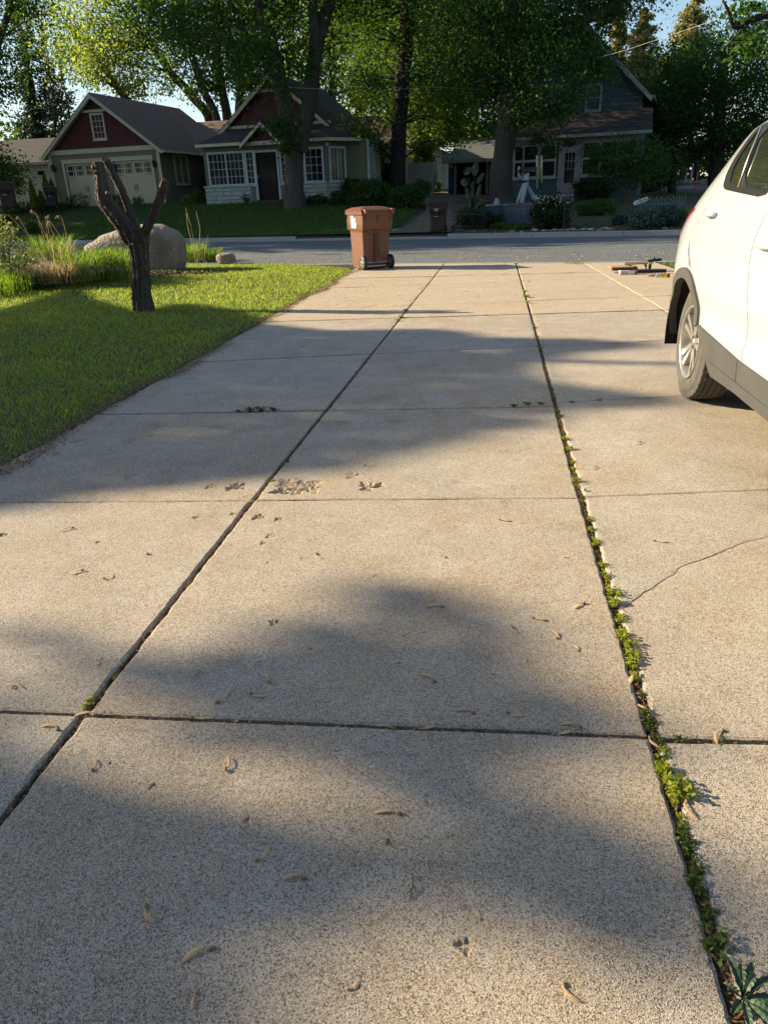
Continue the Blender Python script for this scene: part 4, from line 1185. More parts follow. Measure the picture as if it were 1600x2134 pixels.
clump_plant('ornamental_grass', 'bushy clump of green grass with pale dry stalks at the left of the boulder', 'ornamental grass', gq(110, 566), [('leaves', M_lily, 460, .45, 1.35, .02, .45, 1.0), ('dry_leaves', M_straw, 380, .5, 1.1, .014, .7, 1.3)], 'clumps of ornamental grass in the bed', 3)
clump_plant('ornamental_grass', 'pile of flattened straw grass in front of the green clump', 'ornamental grass', gq(130, 582), [('dry_leaves', M_straw, 800, .7, .8, .014, 1.2, 1.5), ('dry_stalks', M_straw, 36, .3, 1.3, .012, .7, 1.0)], 'clumps of ornamental grass in the bed', 4)
clump_plant('ornamental_grass', 'green grass clump against the left end of the boulder', 'ornamental grass', gq(180, 580), [('leaves', M_lily, 420, .45, .95, .017, .6, 1.0), ('dry_leaves', M_straw, 200, .4, .5, .01, 1.4, 1.5)], 'clumps of ornamental grass in the bed', 5)
clump_plant('ornamental_grass', 'green grass clump in front of the boulder, left of the lopped trunk', 'ornamental grass', gq(236, 574), [('leaves', M_lily, 600, .6, .95, .017, .5, 1.0), ('dry_leaves', M_straw, 260, .5, .5, .01, 1.4, 1.5)], 'clumps of ornamental grass in the bed', 6)
clump_plant('ornamental_grass', 'bright grass clump at the right end of the boulder', 'ornamental grass', gq(400, 545), [('leaves', M_lily, 420, .4, .8, .014, .5, .9)], 'clumps of ornamental grass in the bed', 7)
clump_plant('ornamental_grass', 'pale green grass clump between the two small rocks', 'ornamental grass', gq(444, 545), [('leaves', M_lily, 300, .25, .6, .012, .5, .9)], 'clumps of ornamental grass in the bed', 8)
clump_plant('ornamental_grass', 'dark low grass clump at the foot of the boulder', 'ornamental grass', gq(342, 560), [('leaves', M_dkleaf, 170, .35, .28, .012, .7, 1.0)], 'clumps of ornamental grass in the bed', 9)
# tall dry stems
def stems(name, label, lst, w, m_, seedheads=False, Yd=15.6):
    o = thing(name, label, 'dry grass', tuple(gq(*lst[0][0])))
    oo = np.array(o.location)
    for pl in lst:
        q = gq(*pl[0]); Y0 = q[1]
        pts = [np.array(q)] + [at(px, py, Y0 - .05 * k) for k, (px, py) in enumerate(pl[1:])]
        mb = MB(oo).tube(pts, [w] * (len(pts) - 1) + [w * .5], 5)
        if seedheads:
            for t in range(5):
                e = pts[-1] + RNG.normal(0, .02, 3); mb.tube([pts[-1], e + np.array([.05 * (t - 2) / 2, 0, -.08])], [.004, .002], 4)
        mb.build('stem', m_, o, True)
    return o
stems('bare_reed', 'three tall bare whitish stems right of the boulder', [[(408, 548), (400, 505), (391, 470), (388, 433)], [(412, 548), (405, 505), (398, 470), (390, 445)], [(410, 550), (416, 510), (417, 475), (409, 441)], [(425, 548), (428, 515), (434, 490)]], .006, M_straw)
stems('plume_grass', 'arching tan grass plumes rising left of the boulder', [[(118, 560), (100, 500), (85, 465), (75, 447), (65, 438)], [(108, 560), (94, 500), (84, 470), (80, 450), (66, 436)], [(150, 565), (142, 500), (132, 462), (127, 450), (120, 449)], [(100, 560), (60, 490), (30, 460), (18, 448), (2, 448)], [(98, 560), (70, 500), (45, 475), (0, 474)], [(150, 560), (125, 490), (104, 460)], [(95, 560), (55, 480), (38, 450)], [(120, 560), (97, 480), (96, 450)], [(116, 560), (100, 470), (101, 448)], [(128, 560), (120, 500), (107, 478), (100, 460)]], .0045, M_straw, True)

def leafcloud(centers, n, sigma, size, rng, flat=0.0, drop=0.0):
    c = np.repeat(np.asarray(centers, float), n, axis=0)
    sg = np.asarray(sigma, float) * np.ones(3)
    off = rng.normal(0, 1, (len(c), 3)); r_ = np.linalg.norm(off, axis=1); off *= (np.minimum(r_, 2.0) / (r_ + 1e-9))[:, None]
    P = c + off * sg
    return leafquads(P, size, rng, flat, drop)
def leafquads(P, size, rng, flat=0.0, drop=0.0):
    n = len(P)
    d = rng.normal(0, 1, (n, 3)); d[:, 2] = d[:, 2] * (1 - flat) - drop; d /= np.linalg.norm(d, axis=1)[:, None] + 1e-9
    u = rng.normal(0, 1, (n, 3)); s_ = np.cross(d, u); s_ /= np.linalg.norm(s_, axis=1)[:, None] + 1e-9
    L_ = (size * rng.uniform(.6, 1.3, n))[:, None]
    v = np.stack([P - d * L_ * .5, P - s_ * L_ * .34 - d * L_ * .06, P + d * L_ * .55, P + s_ * L_ * .34 - d * L_ * .06], 1).reshape(-1, 3)
    f = (np.arange(n)[:, None] * 4 + np.arange(4)[None, :])
    return v, f
def shrub(name, label, cat, base, ells, n, size, m_, group=None, seed=1, stem=True, flat=0.0, bark=None):
    """ells: (cx,cy,cz,rx,ry,rz) relative to base"""
    o = thing(name, label, cat, tuple(base), 0, group); rng = np.random.default_rng(seed)
    P = []
    tot = sum(e[3] * e[5] for e in ells)
    for e in ells:
        k = int(n * e[3] * e[5] / tot)
        d = rng.normal(0, 1, (k, 3)); d /= np.linalg.norm(d, axis=1)[:, None]
        r_ = rng.uniform(.45, 1.0, k) ** .6 * (1 + .16 * np.sin(d[:, 0] * 5 + seed) * np.sin(d[:, 2] * 6 + seed * 2) + .1 * rng.normal(0, 1, k))
        P.append(np.array(e[:3]) + d * r_[:, None] * np.array(e[3:]))
    P = np.vstack(P); P = P[P[:, 2] > -.02]
    v, f = leafquads(P, size, rng, flat)
    link('foliage', mesh_from('foliage', v, f, m_), o)
    if stem:
        mb = MB()
        for k in range(9):
            e = ells[k % len(ells)]; a = rng.uniform(0, 2 * PI)
            mb.tube([(0.05 * math.cos(a), .05 * math.sin(a), -.05), (e[0] * .6 + .2 * e[3] * math.cos(a), e[1] * .6 + .2 * e[4] * math.sin(a), e[2] * .6), (e[0] + .6 * e[3] * math.cos(a), e[1] + .6 * e[4] * math.sin(a), e[2] + .3 * e[5])], [.02, .014, .006], 5)
        mb.build('stems', bark or M_stump, o, True)
    return o
q = gq(60, 600); shrub('shrub', 'dark leafed shrub spreading over the lawn at the left edge', 'shrub', q, [(-.1, 0, .32, .5, .4, .32), (.45, -.1, .14, .5, .3, .16)], 2600, .05, M_dkleaf, seed=21)
q = gq(20, 580); shrub('wild_plant', 'tall grey-green weedy plant with white flowers at the left edge', 'plant', q, [(0, 0, .45, .55, .35, .5), (.1, 0, .85, .3, .2, .3), (-.5, 0, .4, .5, .3, .45)], 3600, .045, M_silver, seed=22, flat=.2)
q = gq(-20, 612); clump_plant('ornamental_grass', 'tall bright grass at the very left edge of the lawn', 'ornamental grass', q, [('leaves', M_lily, 900, .8, .75, .014, .5, .9)], None, 23)
q = gq(25, 600); clump_plant('ornamental_grass', 'lime coloured grass tuft below the weedy plant', 'ornamental grass', q, [('leaves', M_lily, 500, .5, .5, .012, .5, .9)], None, 24)
M_mulch = mat('mulch', (0.10, 0.065, 0.045), 0.95, var=(40, (0.2, 0.14, 0.1), 1.5), bump=(60, 1.0, 0.03))
# mulch chips over the bed
n = 9000; a = RNG.uniform(0, 2 * PI, n); r_ = np.sqrt(RNG.random(n)); x = -8.9 + 3.4 * r_ * np.cos(a); y = 15.3 + 1.05 * r_ * np.sin(a)
v, f = leafquads(np.stack([x, y, terr(x, y) + .004], 1), .05, RNG, .8)
tag(link('mulch_chips', mesh_from('mulch_chips', v, f, M_mulch)), kind='stuff')
# ------------------------------------------------------------------ houses across the street
M_sage = mat('sage_siding', (0.19, 0.185, 0.11), 0.75, var=(2, (0.16, 0.155, 0.09), 1.0))
M_redside = mat('dark_red_siding', (0.085, 0.012, 0.014), 0.7, var=(2, (0.065, 0.01, 0.012), 1.0))
M_cream = mat('cream_trim', (0.60, 0.55, 0.38), 0.6, var=(3, (0.5, 0.46, 0.32), 1.0))
M_doorcream = mat('garage_door_paint', (0.62, 0.52, 0.37), 0.6, var=(1.5, (0.55, 0.46, 0.32), 1.0))
M_roof = mat('brown_shingles', (0.17, 0.108, 0.078), 0.9, var=(3, (0.13, 0.085, 0.064), 1.2), var2=(14, (0.23, 0.145, 0.105), 1.5), bump=(40, 0.5, 0.02))
M_roof_b = mat('grey_brown_shingles', (0.05, 0.044, 0.043), 0.9, var=(3, (0.035, 0.03, 0.03), 1.2), bump=(40, 0.5, 0.02))
M_greensid = mat('green_grey_siding', (0.12, 0.155, 0.125), 0.7, var=(2, (0.10, 0.13, 0.105), 1.0))
M_white = mat('white_trim', (0.50, 0.56, 0.52), 0.6, var=(5, (0.42, 0.48, 0.45), 1.0))
M_stone = mat('white_painted_stone', (0.42, 0.46, 0.42), 0.85, var=(3, (0.32, 0.36, 0.32), 1.2), bump=(12, 1.0, 0.05))
M_ivory = mat('ivory_siding', (0.42, 0.42, 0.30), 0.75, var=(2, (0.36, 0.36, 0.26), 1.0))
M_glass = glass_dark('window_glass', (0.012, 0.016, 0.018), 0.08, .2)
M_maroon = mat('dark_door', (0.022, 0.008, 0.010), 0.6, spec=.2)
M_slate = mat('slate_blue_siding', (0.05, 0.095, 0.125), 0.75, var=(2, (0.042, 0.08, 0.105), 1.0))
M_pink = mat('pinkish_door', (0.36, 0.30, 0.32), 0.6)
M_wtrim = mat('weathered_white', (0.34, 0.37, 0.37), 0.75, var=(6, (0.24, 0.26, 0.26), 1.2))
M_roof_d = mat('dark_porch_shingles', (0.028, 0.026, 0.034), 0.9, var=(2.5, (0.055, 0.045, 0.042), 1.0), bump=(30, 0.5, 0.02))
M_step = mat('wooden_step', (0.12, 0.06, 0.04), 0.8, var=(8, (0.08, 0.045, 0.03), 1.0))
M_whitesid = mat('white_vinyl', (0.50, 0.52, 0.50), 0.7)

class Fac:
    def __init__(s, P, deg):
        s.P = np.array(P, float); a = rad(deg); s.a = a
        s.u = np.array([math.cos(a), math.sin(a), 0]); s.w = np.array([-math.sin(a), math.cos(a), 0])
    def pl(s, px, py, w=0.0):
        """pixel -> (u, z) on the facade plane pushed back by w"""
        d = ray(px, py); o = s.P + s.w * w
        t = ((o - CC) @ s.w) / (d @ s.w)
        q = CC + d * t - s.P
        return (float(q @ s.u), float(q[2]))
def clip_u(poly, z):
    us = []
    for k in range(len(poly)):
        (u0, z0), (u1, z1) = poly[k], poly[(k + 1) % len(poly)]
        if (z0 - z) * (z1 - z) <= 0 and abs(z1 - z0) > 1e-9: us.append(u0 + (u1 - u0) * (z - z0) / (z1 - z0))
    return (min(us), max(us)) if len(us) >= 2 else None
def siding(name, poly, m_, parent, w=0.0, course=0.2, holes=(), axis='u', th=0.025):
    """lap boards over a wall outline; each board leans out at its foot. Boards are joined: too small in the photo to pick apart."""
    z0 = min(p[1] for p in poly); z1 = max(p[1] for p in poly)
    mb = MB(); n = max(1, int(round((z1 - z0) / course))); h = (z1 - z0) / n
    for k in range(n):
        za, zb_ = z0 + k * h, z0 + (k + 1) * h
        A, B = clip_u(poly, za + 1e-4), clip_u(poly, zb_ - 1e-4)
        if A is None or B is None: continue
        segs = [(A[0], A[1], B[0], B[1])]
        zm = (za + zb_) / 2
        for (h0, h1, hz0, hz1) in holes:
            if not (hz0 < zm < hz1): continue
            ns = []
            for (a0, a1, b0, b1) in segs:
                if h1 <= a0 or h0 >= a1: ns.append((a0, a1, b0, b1)); continue
                if h0 > a0: ns.append((a0, h0, b0, h0))
                if h1 < a1: ns.append((h1, a1, h1, b1))
            segs = ns
        for (a0, a1, b0, b1) in segs:
            def P_(u, d, z): return (u, w + d, z) if axis == 'u' else (w - d, u, z)
            mb.hexa([P_(a0, -th, za), P_(a1, -th, za), P_(a1, .06, za), P_(a0, .06, za)], [P_(b0, -.006, zb_), P_(b1, -.006, zb_), P_(b1, .06, zb_), P_(b0, .06, zb_)])
    return mb.build(name, m_, parent)
def rectbox(mb, u0, u1, z0, z1, w0, w1, axis='u'):
    if axis == 'u': mb.box(min(u0, u1), max(u0, u1), w0, w1, z0, z1)
    else: mb.box(-w1, -w0, min(u0, u1), max(u0, u1), z0, z1)
    return mb
def window(parent, u0, u1, z0, z1, cols, rows, m_f, w=0.0, t=0.09, axis='u', mt=0.025, mull=(), name='window', sill=True, glass=None, off=0.0):
    """axis 'u': wall plane y=w facing -y; axis 'x': wall plane x=w facing +x (u runs along y)"""
    s_ = 1 if axis == 'u' else 1
    W = (lambda a, b: (w + a, w + b)) if axis == 'u' else (lambda a, b: (-w + a, -w + b))
    f = MB()
    a, b = W(-.055 + off, .10)
    rectbox(f, u0 - t, u0, z0 - t, z1 + t, a, b, axis); rectbox(f, u1, u1 + t, z0 - t, z1 + t, a, b, axis)
    rectbox(f, u0, u1, z1, z1 + t, a, b, axis); rectbox(f, u0, u1, z0 - t, z0, a, b, axis)
    for m_u in mull: rectbox(f, u0 + (u1 - u0) * m_u - .035, u0 + (u1 - u0) * m_u + .035, z0, z1, a + .01, b, axis)
    o = f.build(name, m_f, parent)
    g = MB(); a2, b2 = W(-.005, .02); rectbox(g, u0, u1, z0, z1, a2, b2, axis); g.build('pane', glass or M_glass, o)
    if sill:
        q = MB(); a3, b3 = W(-.09, -.055 + off); rectbox(q, u0 - t - .03, u1 + t + .03, z0 - t - .04, z0 - t, a3, b3 + .1, axis); q.build('sill', m_f, o)
    if cols > 1 or rows > 1:
        k = MB(); a4, b4 = W(-.025, -.005)
        for i_ in range(1, cols): c = u0 + (u1 - u0) * i_ / cols; rectbox(k, c - mt / 2, c + mt / 2, z0, z1, a4, b4, axis)
        a5, b5 = W(-.028, -.006)
        for i_ in range(1, rows): c = z0 + (z1 - z0) * i_ / rows; rectbox(k, u0, u1, c - mt / 2, c + mt / 2, a5, b5, axis)
        k.build('muntins', m_f, o)
    return o
def shingle_plane(name, A, B, C_, D, m_, parent, courses=16, th=.014):
    """A-B eave (left,right), D-C ridge (left,right): overlapping courses as real steps, one mesh"""
    A, B, C_, D = [np.array(p, float) for p in (A, B, C_, D)]
    nrm = np.cross(B - A, D - A); nrm /= np.linalg.norm(nrm)
    if nrm[2] < 0: nrm = -nrm
    mb = MB()
    for k in range(courses):
        t0, t1 = k / courses, (k + 1) / courses
        a, b = A + (D - A) * t0, B + (C_ - B) * t0; c, d = B + (C_ - B) * t1, A + (D - A) * t1
        mb.hexa([a - nrm * .05, b - nrm * .05, c - nrm * .05, d - nrm * .05], [a + nrm * th, b + nrm * th, c + nrm * .004, d + nrm * .004])
    return mb.build(name, m_, parent)

# ---- garage house (A)
PA = at(347, 420, 39.5)
FA = Fac(PA, -9)
hA = thing('garage_house', 'sage garage wing with dark red gable and two cream carriage doors', 'garage', tuple(PA), rad(-9))
lu, lz = FA.pl(108, 325); ru, rz = FA.pl(329, 309)
lb = FA.pl(120, 428)[1]; L0 = FA.pl(107, 345)[0]; R0 = FA.pl(337, 370)[0] + .05
gz = -0.35
peak = FA.pl(185, 192, -.35); eL = FA.pl(87, 327, -.35); eR = FA.pl(337, 311, -.35)
trz = (lz + rz) / 2 - .0
# doors
dl = [FA.pl(134, 345), FA.pl(214, 338)]; dr = [FA.pl(236, 333), FA.pl(316, 332)]
dz1 = FA.pl(300, 333)[1]; D1 = (FA.pl(142, 380)[0], FA.pl(219, 380)[0]); D2 = (FA.pl(241, 370)[0], FA.pl(321, 370)[0])
wallp = [(L0, gz), (R0, gz), (R0, trz), (L0, trz)]
siding('wall', wallp, M_sage, hA, 0, .16, holes=[(D1[0], D1[1], gz, dz1), (D2[0], D2[1], gz, dz1)])
up = (peak[0], peak[1] - .2)
gab = [(L0 - .1, trz + .18), (R0 + .1, trz + .18), up]
slopeL = (peak[1] - eL[1]) / (peak[0] - eL[0]); slopeR = (peak[1] - eR[1]) / (eR[0] - peak[0])
def rakeL(z): return peak[0] - (peak[1] - .18 - z) / slopeL
def rakeR(z): return peak[0] + (peak[1] - .18 - z) / slopeR
zt = trz + .20
gab = [(rakeL(zt), zt), (rakeR(zt), zt), (peak[0], peak[1] - .18)]
siding('gable', gab, M_redside, hA, 0, .17)
tr = MB()
rectbox(tr, L0 - .03, R0 + .03, trz - .02, trz + .2, -.075, .02)
rectbox(tr, L0 - .04, L0 + .12, gz, trz - .02, -.07, .0); rectbox(tr, R0 - .12, R0 + .04, gz, trz - .02, -.07, .0)
cz = FA.pl(185, 235)[1]
rectbox(tr, rakeL(cz), rakeR(cz), cz, cz + .12, -.08, .0)
tr.build('trim', M_cream, hA)
DEP = 8.2
# roof
def roof_gable(parent, fac_u_l, z_l, fac_u_r, z_r, pk, w0, w1, m_, m_t, courses=20, fascia=.16):
    shingle_plane('roof', (fac_u_l, w0, z_l), (fac_u_l, w1, z_l), (pk[0], w1, pk[1]), (pk[0], w0, pk[1]), m_, parent, courses)
    shingle_plane('roof', (fac_u_r, w0, z_r), (fac_u_r, w1, z_r), (pk[0], w1, pk[1]), (pk[0], w0, pk[1]), m_, parent, courses)
    mb = MB()
    for (uu, zz) in ((fac_u_l, z_l), (fac_u_r, z_r)):
        mb.hexa([(uu, w0 - .03, zz - fascia - .05), (uu, w0 + .05, zz - fascia - .05), (pk[0], w0 + .05, pk[1] - fascia * 1.35 - .05), (pk[0], w0 - .03, pk[1] - fascia * 1.35 - .05)],
                [(uu, w0 - .03, zz - .052), (uu, w0 + .05, zz - .052), (pk[0], w0 + .05, pk[1] - .052), (pk[0], w0 - .03, pk[1] - .052)])
    mb.build('bargeboard', m_t, parent)
    sf = MB()
    for (uu, zz) in ((fac_u_l, z_l), (fac_u_r, z_r)):
        sf.hexa([(uu, w0 + .05, zz - .12), (uu, w1, zz - .12), (pk[0], w1, pk[1] - .12), (pk[0], w0 + .05, pk[1] - .12)], [(uu, w0 + .05, zz - .06), (uu, w1, zz - .06), (pk[0], w1, pk[1] - .06), (pk[0], w0 + .05, pk[1] - .06)])
    sf.build('soffit', m_t, parent)
    for (uu, zz, sgn) in ((fac_u_l, z_l, -1), (fac_u_r, z_r, 1)):
        MB().box(min(uu, uu + sgn * .12), max(uu, uu + sgn * .12), w0, w1, zz - .14, zz - .02).build('gutter', m_t, parent)
roof_gable(hA, eL[0], eL[1], eR[0], eR[1], peak, -.35, DEP, M_roof, M_cream, 30)
# gable window
a, b = FA.pl(194, 237), FA.pl(216, 287)
window(hA, FA.pl(193, 250)[0], FA.pl(213, 250)[0] + .05, b[1], FA.pl(203, 240)[1], 3, 4, M_cream, t=.1)
# garage doors
for (u0, u1) in (D1, D2):
    fr = MB(); rectbox(fr, u0 - .12, u0, gz, dz1 + .16, -.07, .0); rectbox(fr, u1, u1 + .12, gz, dz1 + .16, -.07, .0); rectbox(fr, u0, u1, dz1, dz1 + .16, -.07, .0); rectbox(fr, u0 - .16, u1 + .16, dz1 + .16, dz1 + .2, -.10, .0)
    d = MB(); rectbox(d, u0, u1, gz, dz1, .10, .14)
    do = d.build('garage_door', M_doorcream, hA)
    fr.build('door_frame', M_cream, do)
    wz0 = dz1 - .62
    n = 14
    for k in range(n):
        a_ = u0 + (u1 - u0) * k / n
        m2 = MB(); rectbox(m2, a_ + .012, u0 + (u1 - u0) * (k + 1) / n - .012, gz, wz0 - .1, .075, .10); m2.build('plank', M_doorcream, do)
    m2 = MB(); rectbox(m2, u0, u1, wz0 - .1, wz0, .06, .10); rectbox(m2, u0, u1, dz1 - .08, dz1, .06, .10)
    for k in range(5): c = u0 + (u1 - u0) * k / 4; rectbox(m2, max(u0, c - .05), min(u1, c + .05), wz0, dz1 - .08, .06, .10)
    m2.build('door_rail', M_doorcream, do)
    for k in range(2):
        a_, b_ = u0 + (u1 - u0) * k / 2 + .12, u0 + (u1 - u0) * (k + 1) / 2 - .12
        window(do, a_, b_, wz0 + .04, dz1 - .12, 3, 2, M_doorcream, w=.085, t=.03, sill=False, name='door_window', mt=.035)
    for s_ in (-1, 1):
        c = (u0 + u1) / 2 + s_ * .07
        MB().tube([(c, .06, gz + .95), (c, .03, gz + 1.0), (c, .03, gz + 1.2), (c, .06, gz + 1.25)], .014, 6).build('door_pull', M_black, do)
    for c in (u0 + .25, u1 - .25): MB().box(c - .2, c + .2, .05, .075, wz0 - .07, wz0 - .04).build('strap_hinge', M_black, do)
def lantern(parent, u, z, w=0.0, s_=1.0):
    mb = MB(); mb.lathe((u, w - .16, z), [(.001, .16 * s_), (.09 * s_, .09 * s_), (.075 * s_, .08 * s_), (.06 * s_, -.10 * s_), (.001, -.13 * s_)], 2, 8)
    mb.tube([(u, w, z - .02), (u, w - .10, z + .2 * s_), (u, w - .16, z + .15 * s_)], .012, 6); mb.box(u - .05, u + .05, w - .03, w, z - .15, z + .1)
    mb.build('wall_lamp', M_black, parent)
q = FA.pl(116, 352); lantern(hA, q[0], q[1], -.03, 1.3)
q = FA.pl(325, 342); lantern(hA, q[0], q[1], -.03, 1.2)
# right side wall (runs back) and its twin window
zt2 = eR[1] - .12
siding('side_wall', [(0.0, gz), (DEP - .3, gz), (DEP - .3, zt2), (0.0, zt2)], M_sage, hA, R0 - .002, .16, axis='x')
siding('side_wall', [(0.0, gz), (DEP - .3, gz), (DEP - .3, zt2), (0.0, zt2)], M_sage, hA, L0 + .06, .16, axis='x')
mb = MB().box(L0 + .02, R0 - .07, DEP - .4, DEP - .3, gz, trz); mb.build('rear_wall', M_sage, hA)
window(hA, 1.35, 2.55, gz + 1.25, gz + 2.55, 1, 1, M_cream, w=R0, axis='x', mull=(.5,), t=.08)
# downpipe on the left corner
dq = FA.pl(98, 335); dq2 = FA.pl(119, 420)
MB().tube([(eL[0] + .0, -.3, eL[1] - .1), (L0 - .05, -.10, trz - .35), (L0 - .05, -.10, gz)], .045, 6).build('downpipe', M_cream, hA)
MB().tube([(R0 + .12, 5.9, eR[1] - .12), (R0 + .12, 5.9, gz)], .05, 6).build('downpipe', M_cream, hA)

# ---- link wing between garage and cottage: low roof parallel to the street, recessed porch
PL = at(377, 322, 43.0); FL = Fac(PL, -6)
hL = thing('breezeway', 'low reddish roofed link with slim cream posts between garage and cottage', 'porch', tuple(PL), rad(-6))
ridge = FL.pl(430, 253, 2.6)
ul, ur = -1.8, 4.4
shingle_plane('roof', (ul + .1, -.1, 0), (ur, -.1, 0), (ur, 2.7, ridge[1]), (ul - .8, 2.7, ridge[1]), M_roof, hL, 18)
shingle_plane('roof', (ul, 5.5, 0), (ur, 5.5, 0), (ur, 2.7, ridge[1]), (ul, 2.7, ridge[1]), M_roof, hL, 4)
MB().box(ul + .6, ur, -.16, -.06, -.12, .0).build('gutter', M_cream, hL)
MB().box(ul, ur, 1.6, 1.75, -3.0, .2).build('rear_wall', M_sage, hL)
MB().box(ul, ur, 1.75, 5.4, -3.0, .0).build('core_wall', M_sage, hL)
for px in (390, 401):
    u_ = FL.pl(px, 370)[0]; MB().box(u_ - .06, u_ + .06, 0, .12, -2.8, -.1).build('post', M_cream, hL)
u0, u1 = FL.pl(421, 370, 1.6)[0], FL.pl(431, 370, 1.6)[0] + .5
d = MB().box(u0, u1, 1.54, 1.59, -2.6, -.5).build('door', M_maroon, hL)
MB().box(u0 - .1, u0 - .001, 1.50, 1.6, -2.6, -.4).box(u0 - .1, u1 + .1, 1.50, 1.6, -.499, -.4).build('door_frame', M_cream, d)

# ---- cottage (B)
PB = at(432, 421, 38.0); FB = Fac(PB, -7)
hB = thing('cottage', 'green-grey cottage with dark red gable and glazed white-trimmed front porch', 'house', tuple(PB), rad(-7))
gzb = -0.35
uL = FB.pl(427, 350)[0]; uR = FB.pl(681, 350)[0]
ez = FB.pl(420, 303)[1]; zs = FB.pl(460, 391)[1]; zw0 = FB.pl(460, 386)[1]; zw1 = FB.pl(460, 321)[1]
dU = (FB.pl(536, 360)[0], FB.pl(580, 370)[0]); dzt = FB.pl(557, 317)[1]; dzb = FB.pl(560, 416)[1]
wins = [(FB.pl(438, 350)[0], FB.pl(508, 350)[0], 8, 4, (.5,)), (FB.pl(516, 350)[0], FB.pl(529, 350)[0], 2, 5, ()), (FB.pl(588, 350)[0], FB.pl(601, 350)[0], 2, 5, ()), (FB.pl(638, 350)[0], FB.pl(672, 350)[0], 3, 4, ())]
zw0 = FB.pl(480, 384)[1]
hol = [(a, b, zw0, zw1) for a, b, *_ in wins] + [(dU[0], dU[1], gzb, dzt)]
siding('wall', [(uL, zs), (uR, zs), (uR, ez), (uL, ez)], M_greensid, hB, 0, .15, holes=hol)
for (a, b, c, r, ml) in wins: window(hB, a, b, zw0, zw1, c, r, M_white, mull=ml, t=.09, mt=.02)
# white painted rock-faced stone below, block by block
rg = np.random.default_rng(5)
def stonewall(u0, u1, z0, z1, fn, course=.2):
    n = max(1, int(round((z1 - z0) / course))); h = (z1 - z0) / n
    for k in range(n):
        u_ = u0 - (k % 2) * .2
        while u_ < u1:
            L_ = rg.uniform(.38, .75); a, b = max(u0, u_), min(u1, u_ + L_) - .012
            if b - a > .05:
                d = .03 + .035 * rg.random(); za, zb_ = z0 + k * h, z0 + (k + 1) * h - .012
                mb = MB(); e = .03
                mb.hexa([fn(a, 0, za), fn(b, 0, za), fn(b, 0, zb_), fn(a, 0, zb_)], [fn(a + e, -d, za + e), fn(b - e, -d * .8, za + e), fn(b - e, -d, zb_ - e), fn(a + e, -d * .9, zb_ - e)])
                mb.build('stone', M_stone, hB)
            u_ += L_
stonewall(uL - .08, dU[0] - .35, gzb, zs, lambda u, d, z: (u, d - .06, z))
stonewall(dU[1] + .35, uR + .02, gzb, zs, lambda u, d, z: (u, d - .06, z))
mb = MB(); rectbox(mb, uL - .08, dU[0] - .35, gzb, zs, -.06, .1); rectbox(mb, dU[1] + .35, uR, gzb, zs, -.06, .1); mb.build('foundation', M_stone, hB)
mb = MB(); rectbox(mb, uL - .12, dU[0] - .33, zs, zs + .09, -.12, .02); rectbox(mb, dU[1] + .33, uR + .02, zs, zs + .09, -.12, .02); mb.build('coping', M_stone, hB)
mb = MB(); rectbox(mb, dU[0] - .35, dU[0] - .1, gzb, zs, -.05, .05); rectbox(mb, dU[1] + .1, dU[1] + .35, gzb, zs, -.05, .05); mb.build('door_pier', M_greensid, hB)
# front door with storm door
d = MB(); rectbox(d, dU[0], dU[1], dzb, dzt, .06, .10); do = d.build('front_door', M_maroon, hB)
g = MB(); rectbox(g, dU[0] + .13, dU[1] - .13, dzb + .75, dzt - .12, .04, .058); g.build('pane', M_glass, do)
fr = MB(); rectbox(fr, dU[0] - .1, dU[0], dzb, dzt + .1, -.06, .08); rectbox(fr, dU[1], dU[1] + .1, dzb, dzt + .1, -.06, .08); rectbox(fr, dU[0], dU[1], dzt, dzt + .1, -.06, .08); fr.build('door_frame', M_white, do)
MB().tube([(dU[0] + .08, .03, dzb + .95), (dU[0] + .08, .0, dzb + 1.02), (dU[0] + .08, .03, dzb + 1.12)], .012, 6).build('door_handle', M_steel, do)
for k in range(2): MB().box(dU[0] - .25 - .1 * k, dU[1] + .15 + .1 * k, -.38 - .32 * k, -.06 - .3 * k if k else -.06, gzb, dzb - .03 - .17 * k).build('step', M_step, hB)
# angled bay facet at the right with its own window
bx0, by0 = uR, 0.0; bx1, by1 = uR + .75, .95
def facet(u, d, z):
    t = u; L_ = math.hypot(bx1 - bx0, by1 - by0); nx_, ny_ = (by1 - by0) / L_, -(bx1 - bx0) / L_
    return (bx0 + (bx1 - bx0) * t / L_ - nx_ * d * -1 * -1, by0 + (by1 - by0) * t / L_ - ny_ * d, z)
Lf = math.hypot(.75, .95); nx_, ny_ = .95 / Lf, -.75 / Lf
def facet(u, d, z): return (bx0 + .75 * u / Lf - nx_ * d, by0 + .95 * u / Lf - ny_ * d, z)
mb = MB()
def fbox(mb, u0, u1, z0, z1, d0, d1): mb.hexa([facet(u0, d0, z0), facet(u1, d0, z0), facet(u1, d1, z0), facet(u0, d1, z0)], [facet(u0, d0, z1), facet(u1, d0, z1), facet(u1, d1, z1), facet(u0, d1, z1)])
n = 7
for k in range(n):
    za = zw1 + .1 + (ez - zw1 - .1) * k / n
    fbox(mb, 0, Lf, za, za + (ez - zw1 - .1) / n - .01, -.01, .1)
fbox(mb, 0, .12, zs, zw1 + .1, 0, .1); fbox(mb, Lf - .12, Lf, zs, zw1 + .1, 0, .1)
mb.build('bay_wall', M_greensid, hB)
mb = MB(); fbox(mb, .12, .22, zw0 - .05, zw1 + .1, -.05, .08); fbox(mb, Lf - .22, Lf - .12, zw0 - .05, zw1 + .1, -.05, .08); fbox(mb, .22, Lf - .22, zw1, zw1 + .1, -.05, .08); fbox(mb, .22, Lf - .22, zs, zw0, -.05, .08); fbox(mb, Lf / 2 - .02, Lf / 2 + .02, zw0, zw1, -.02, .08)
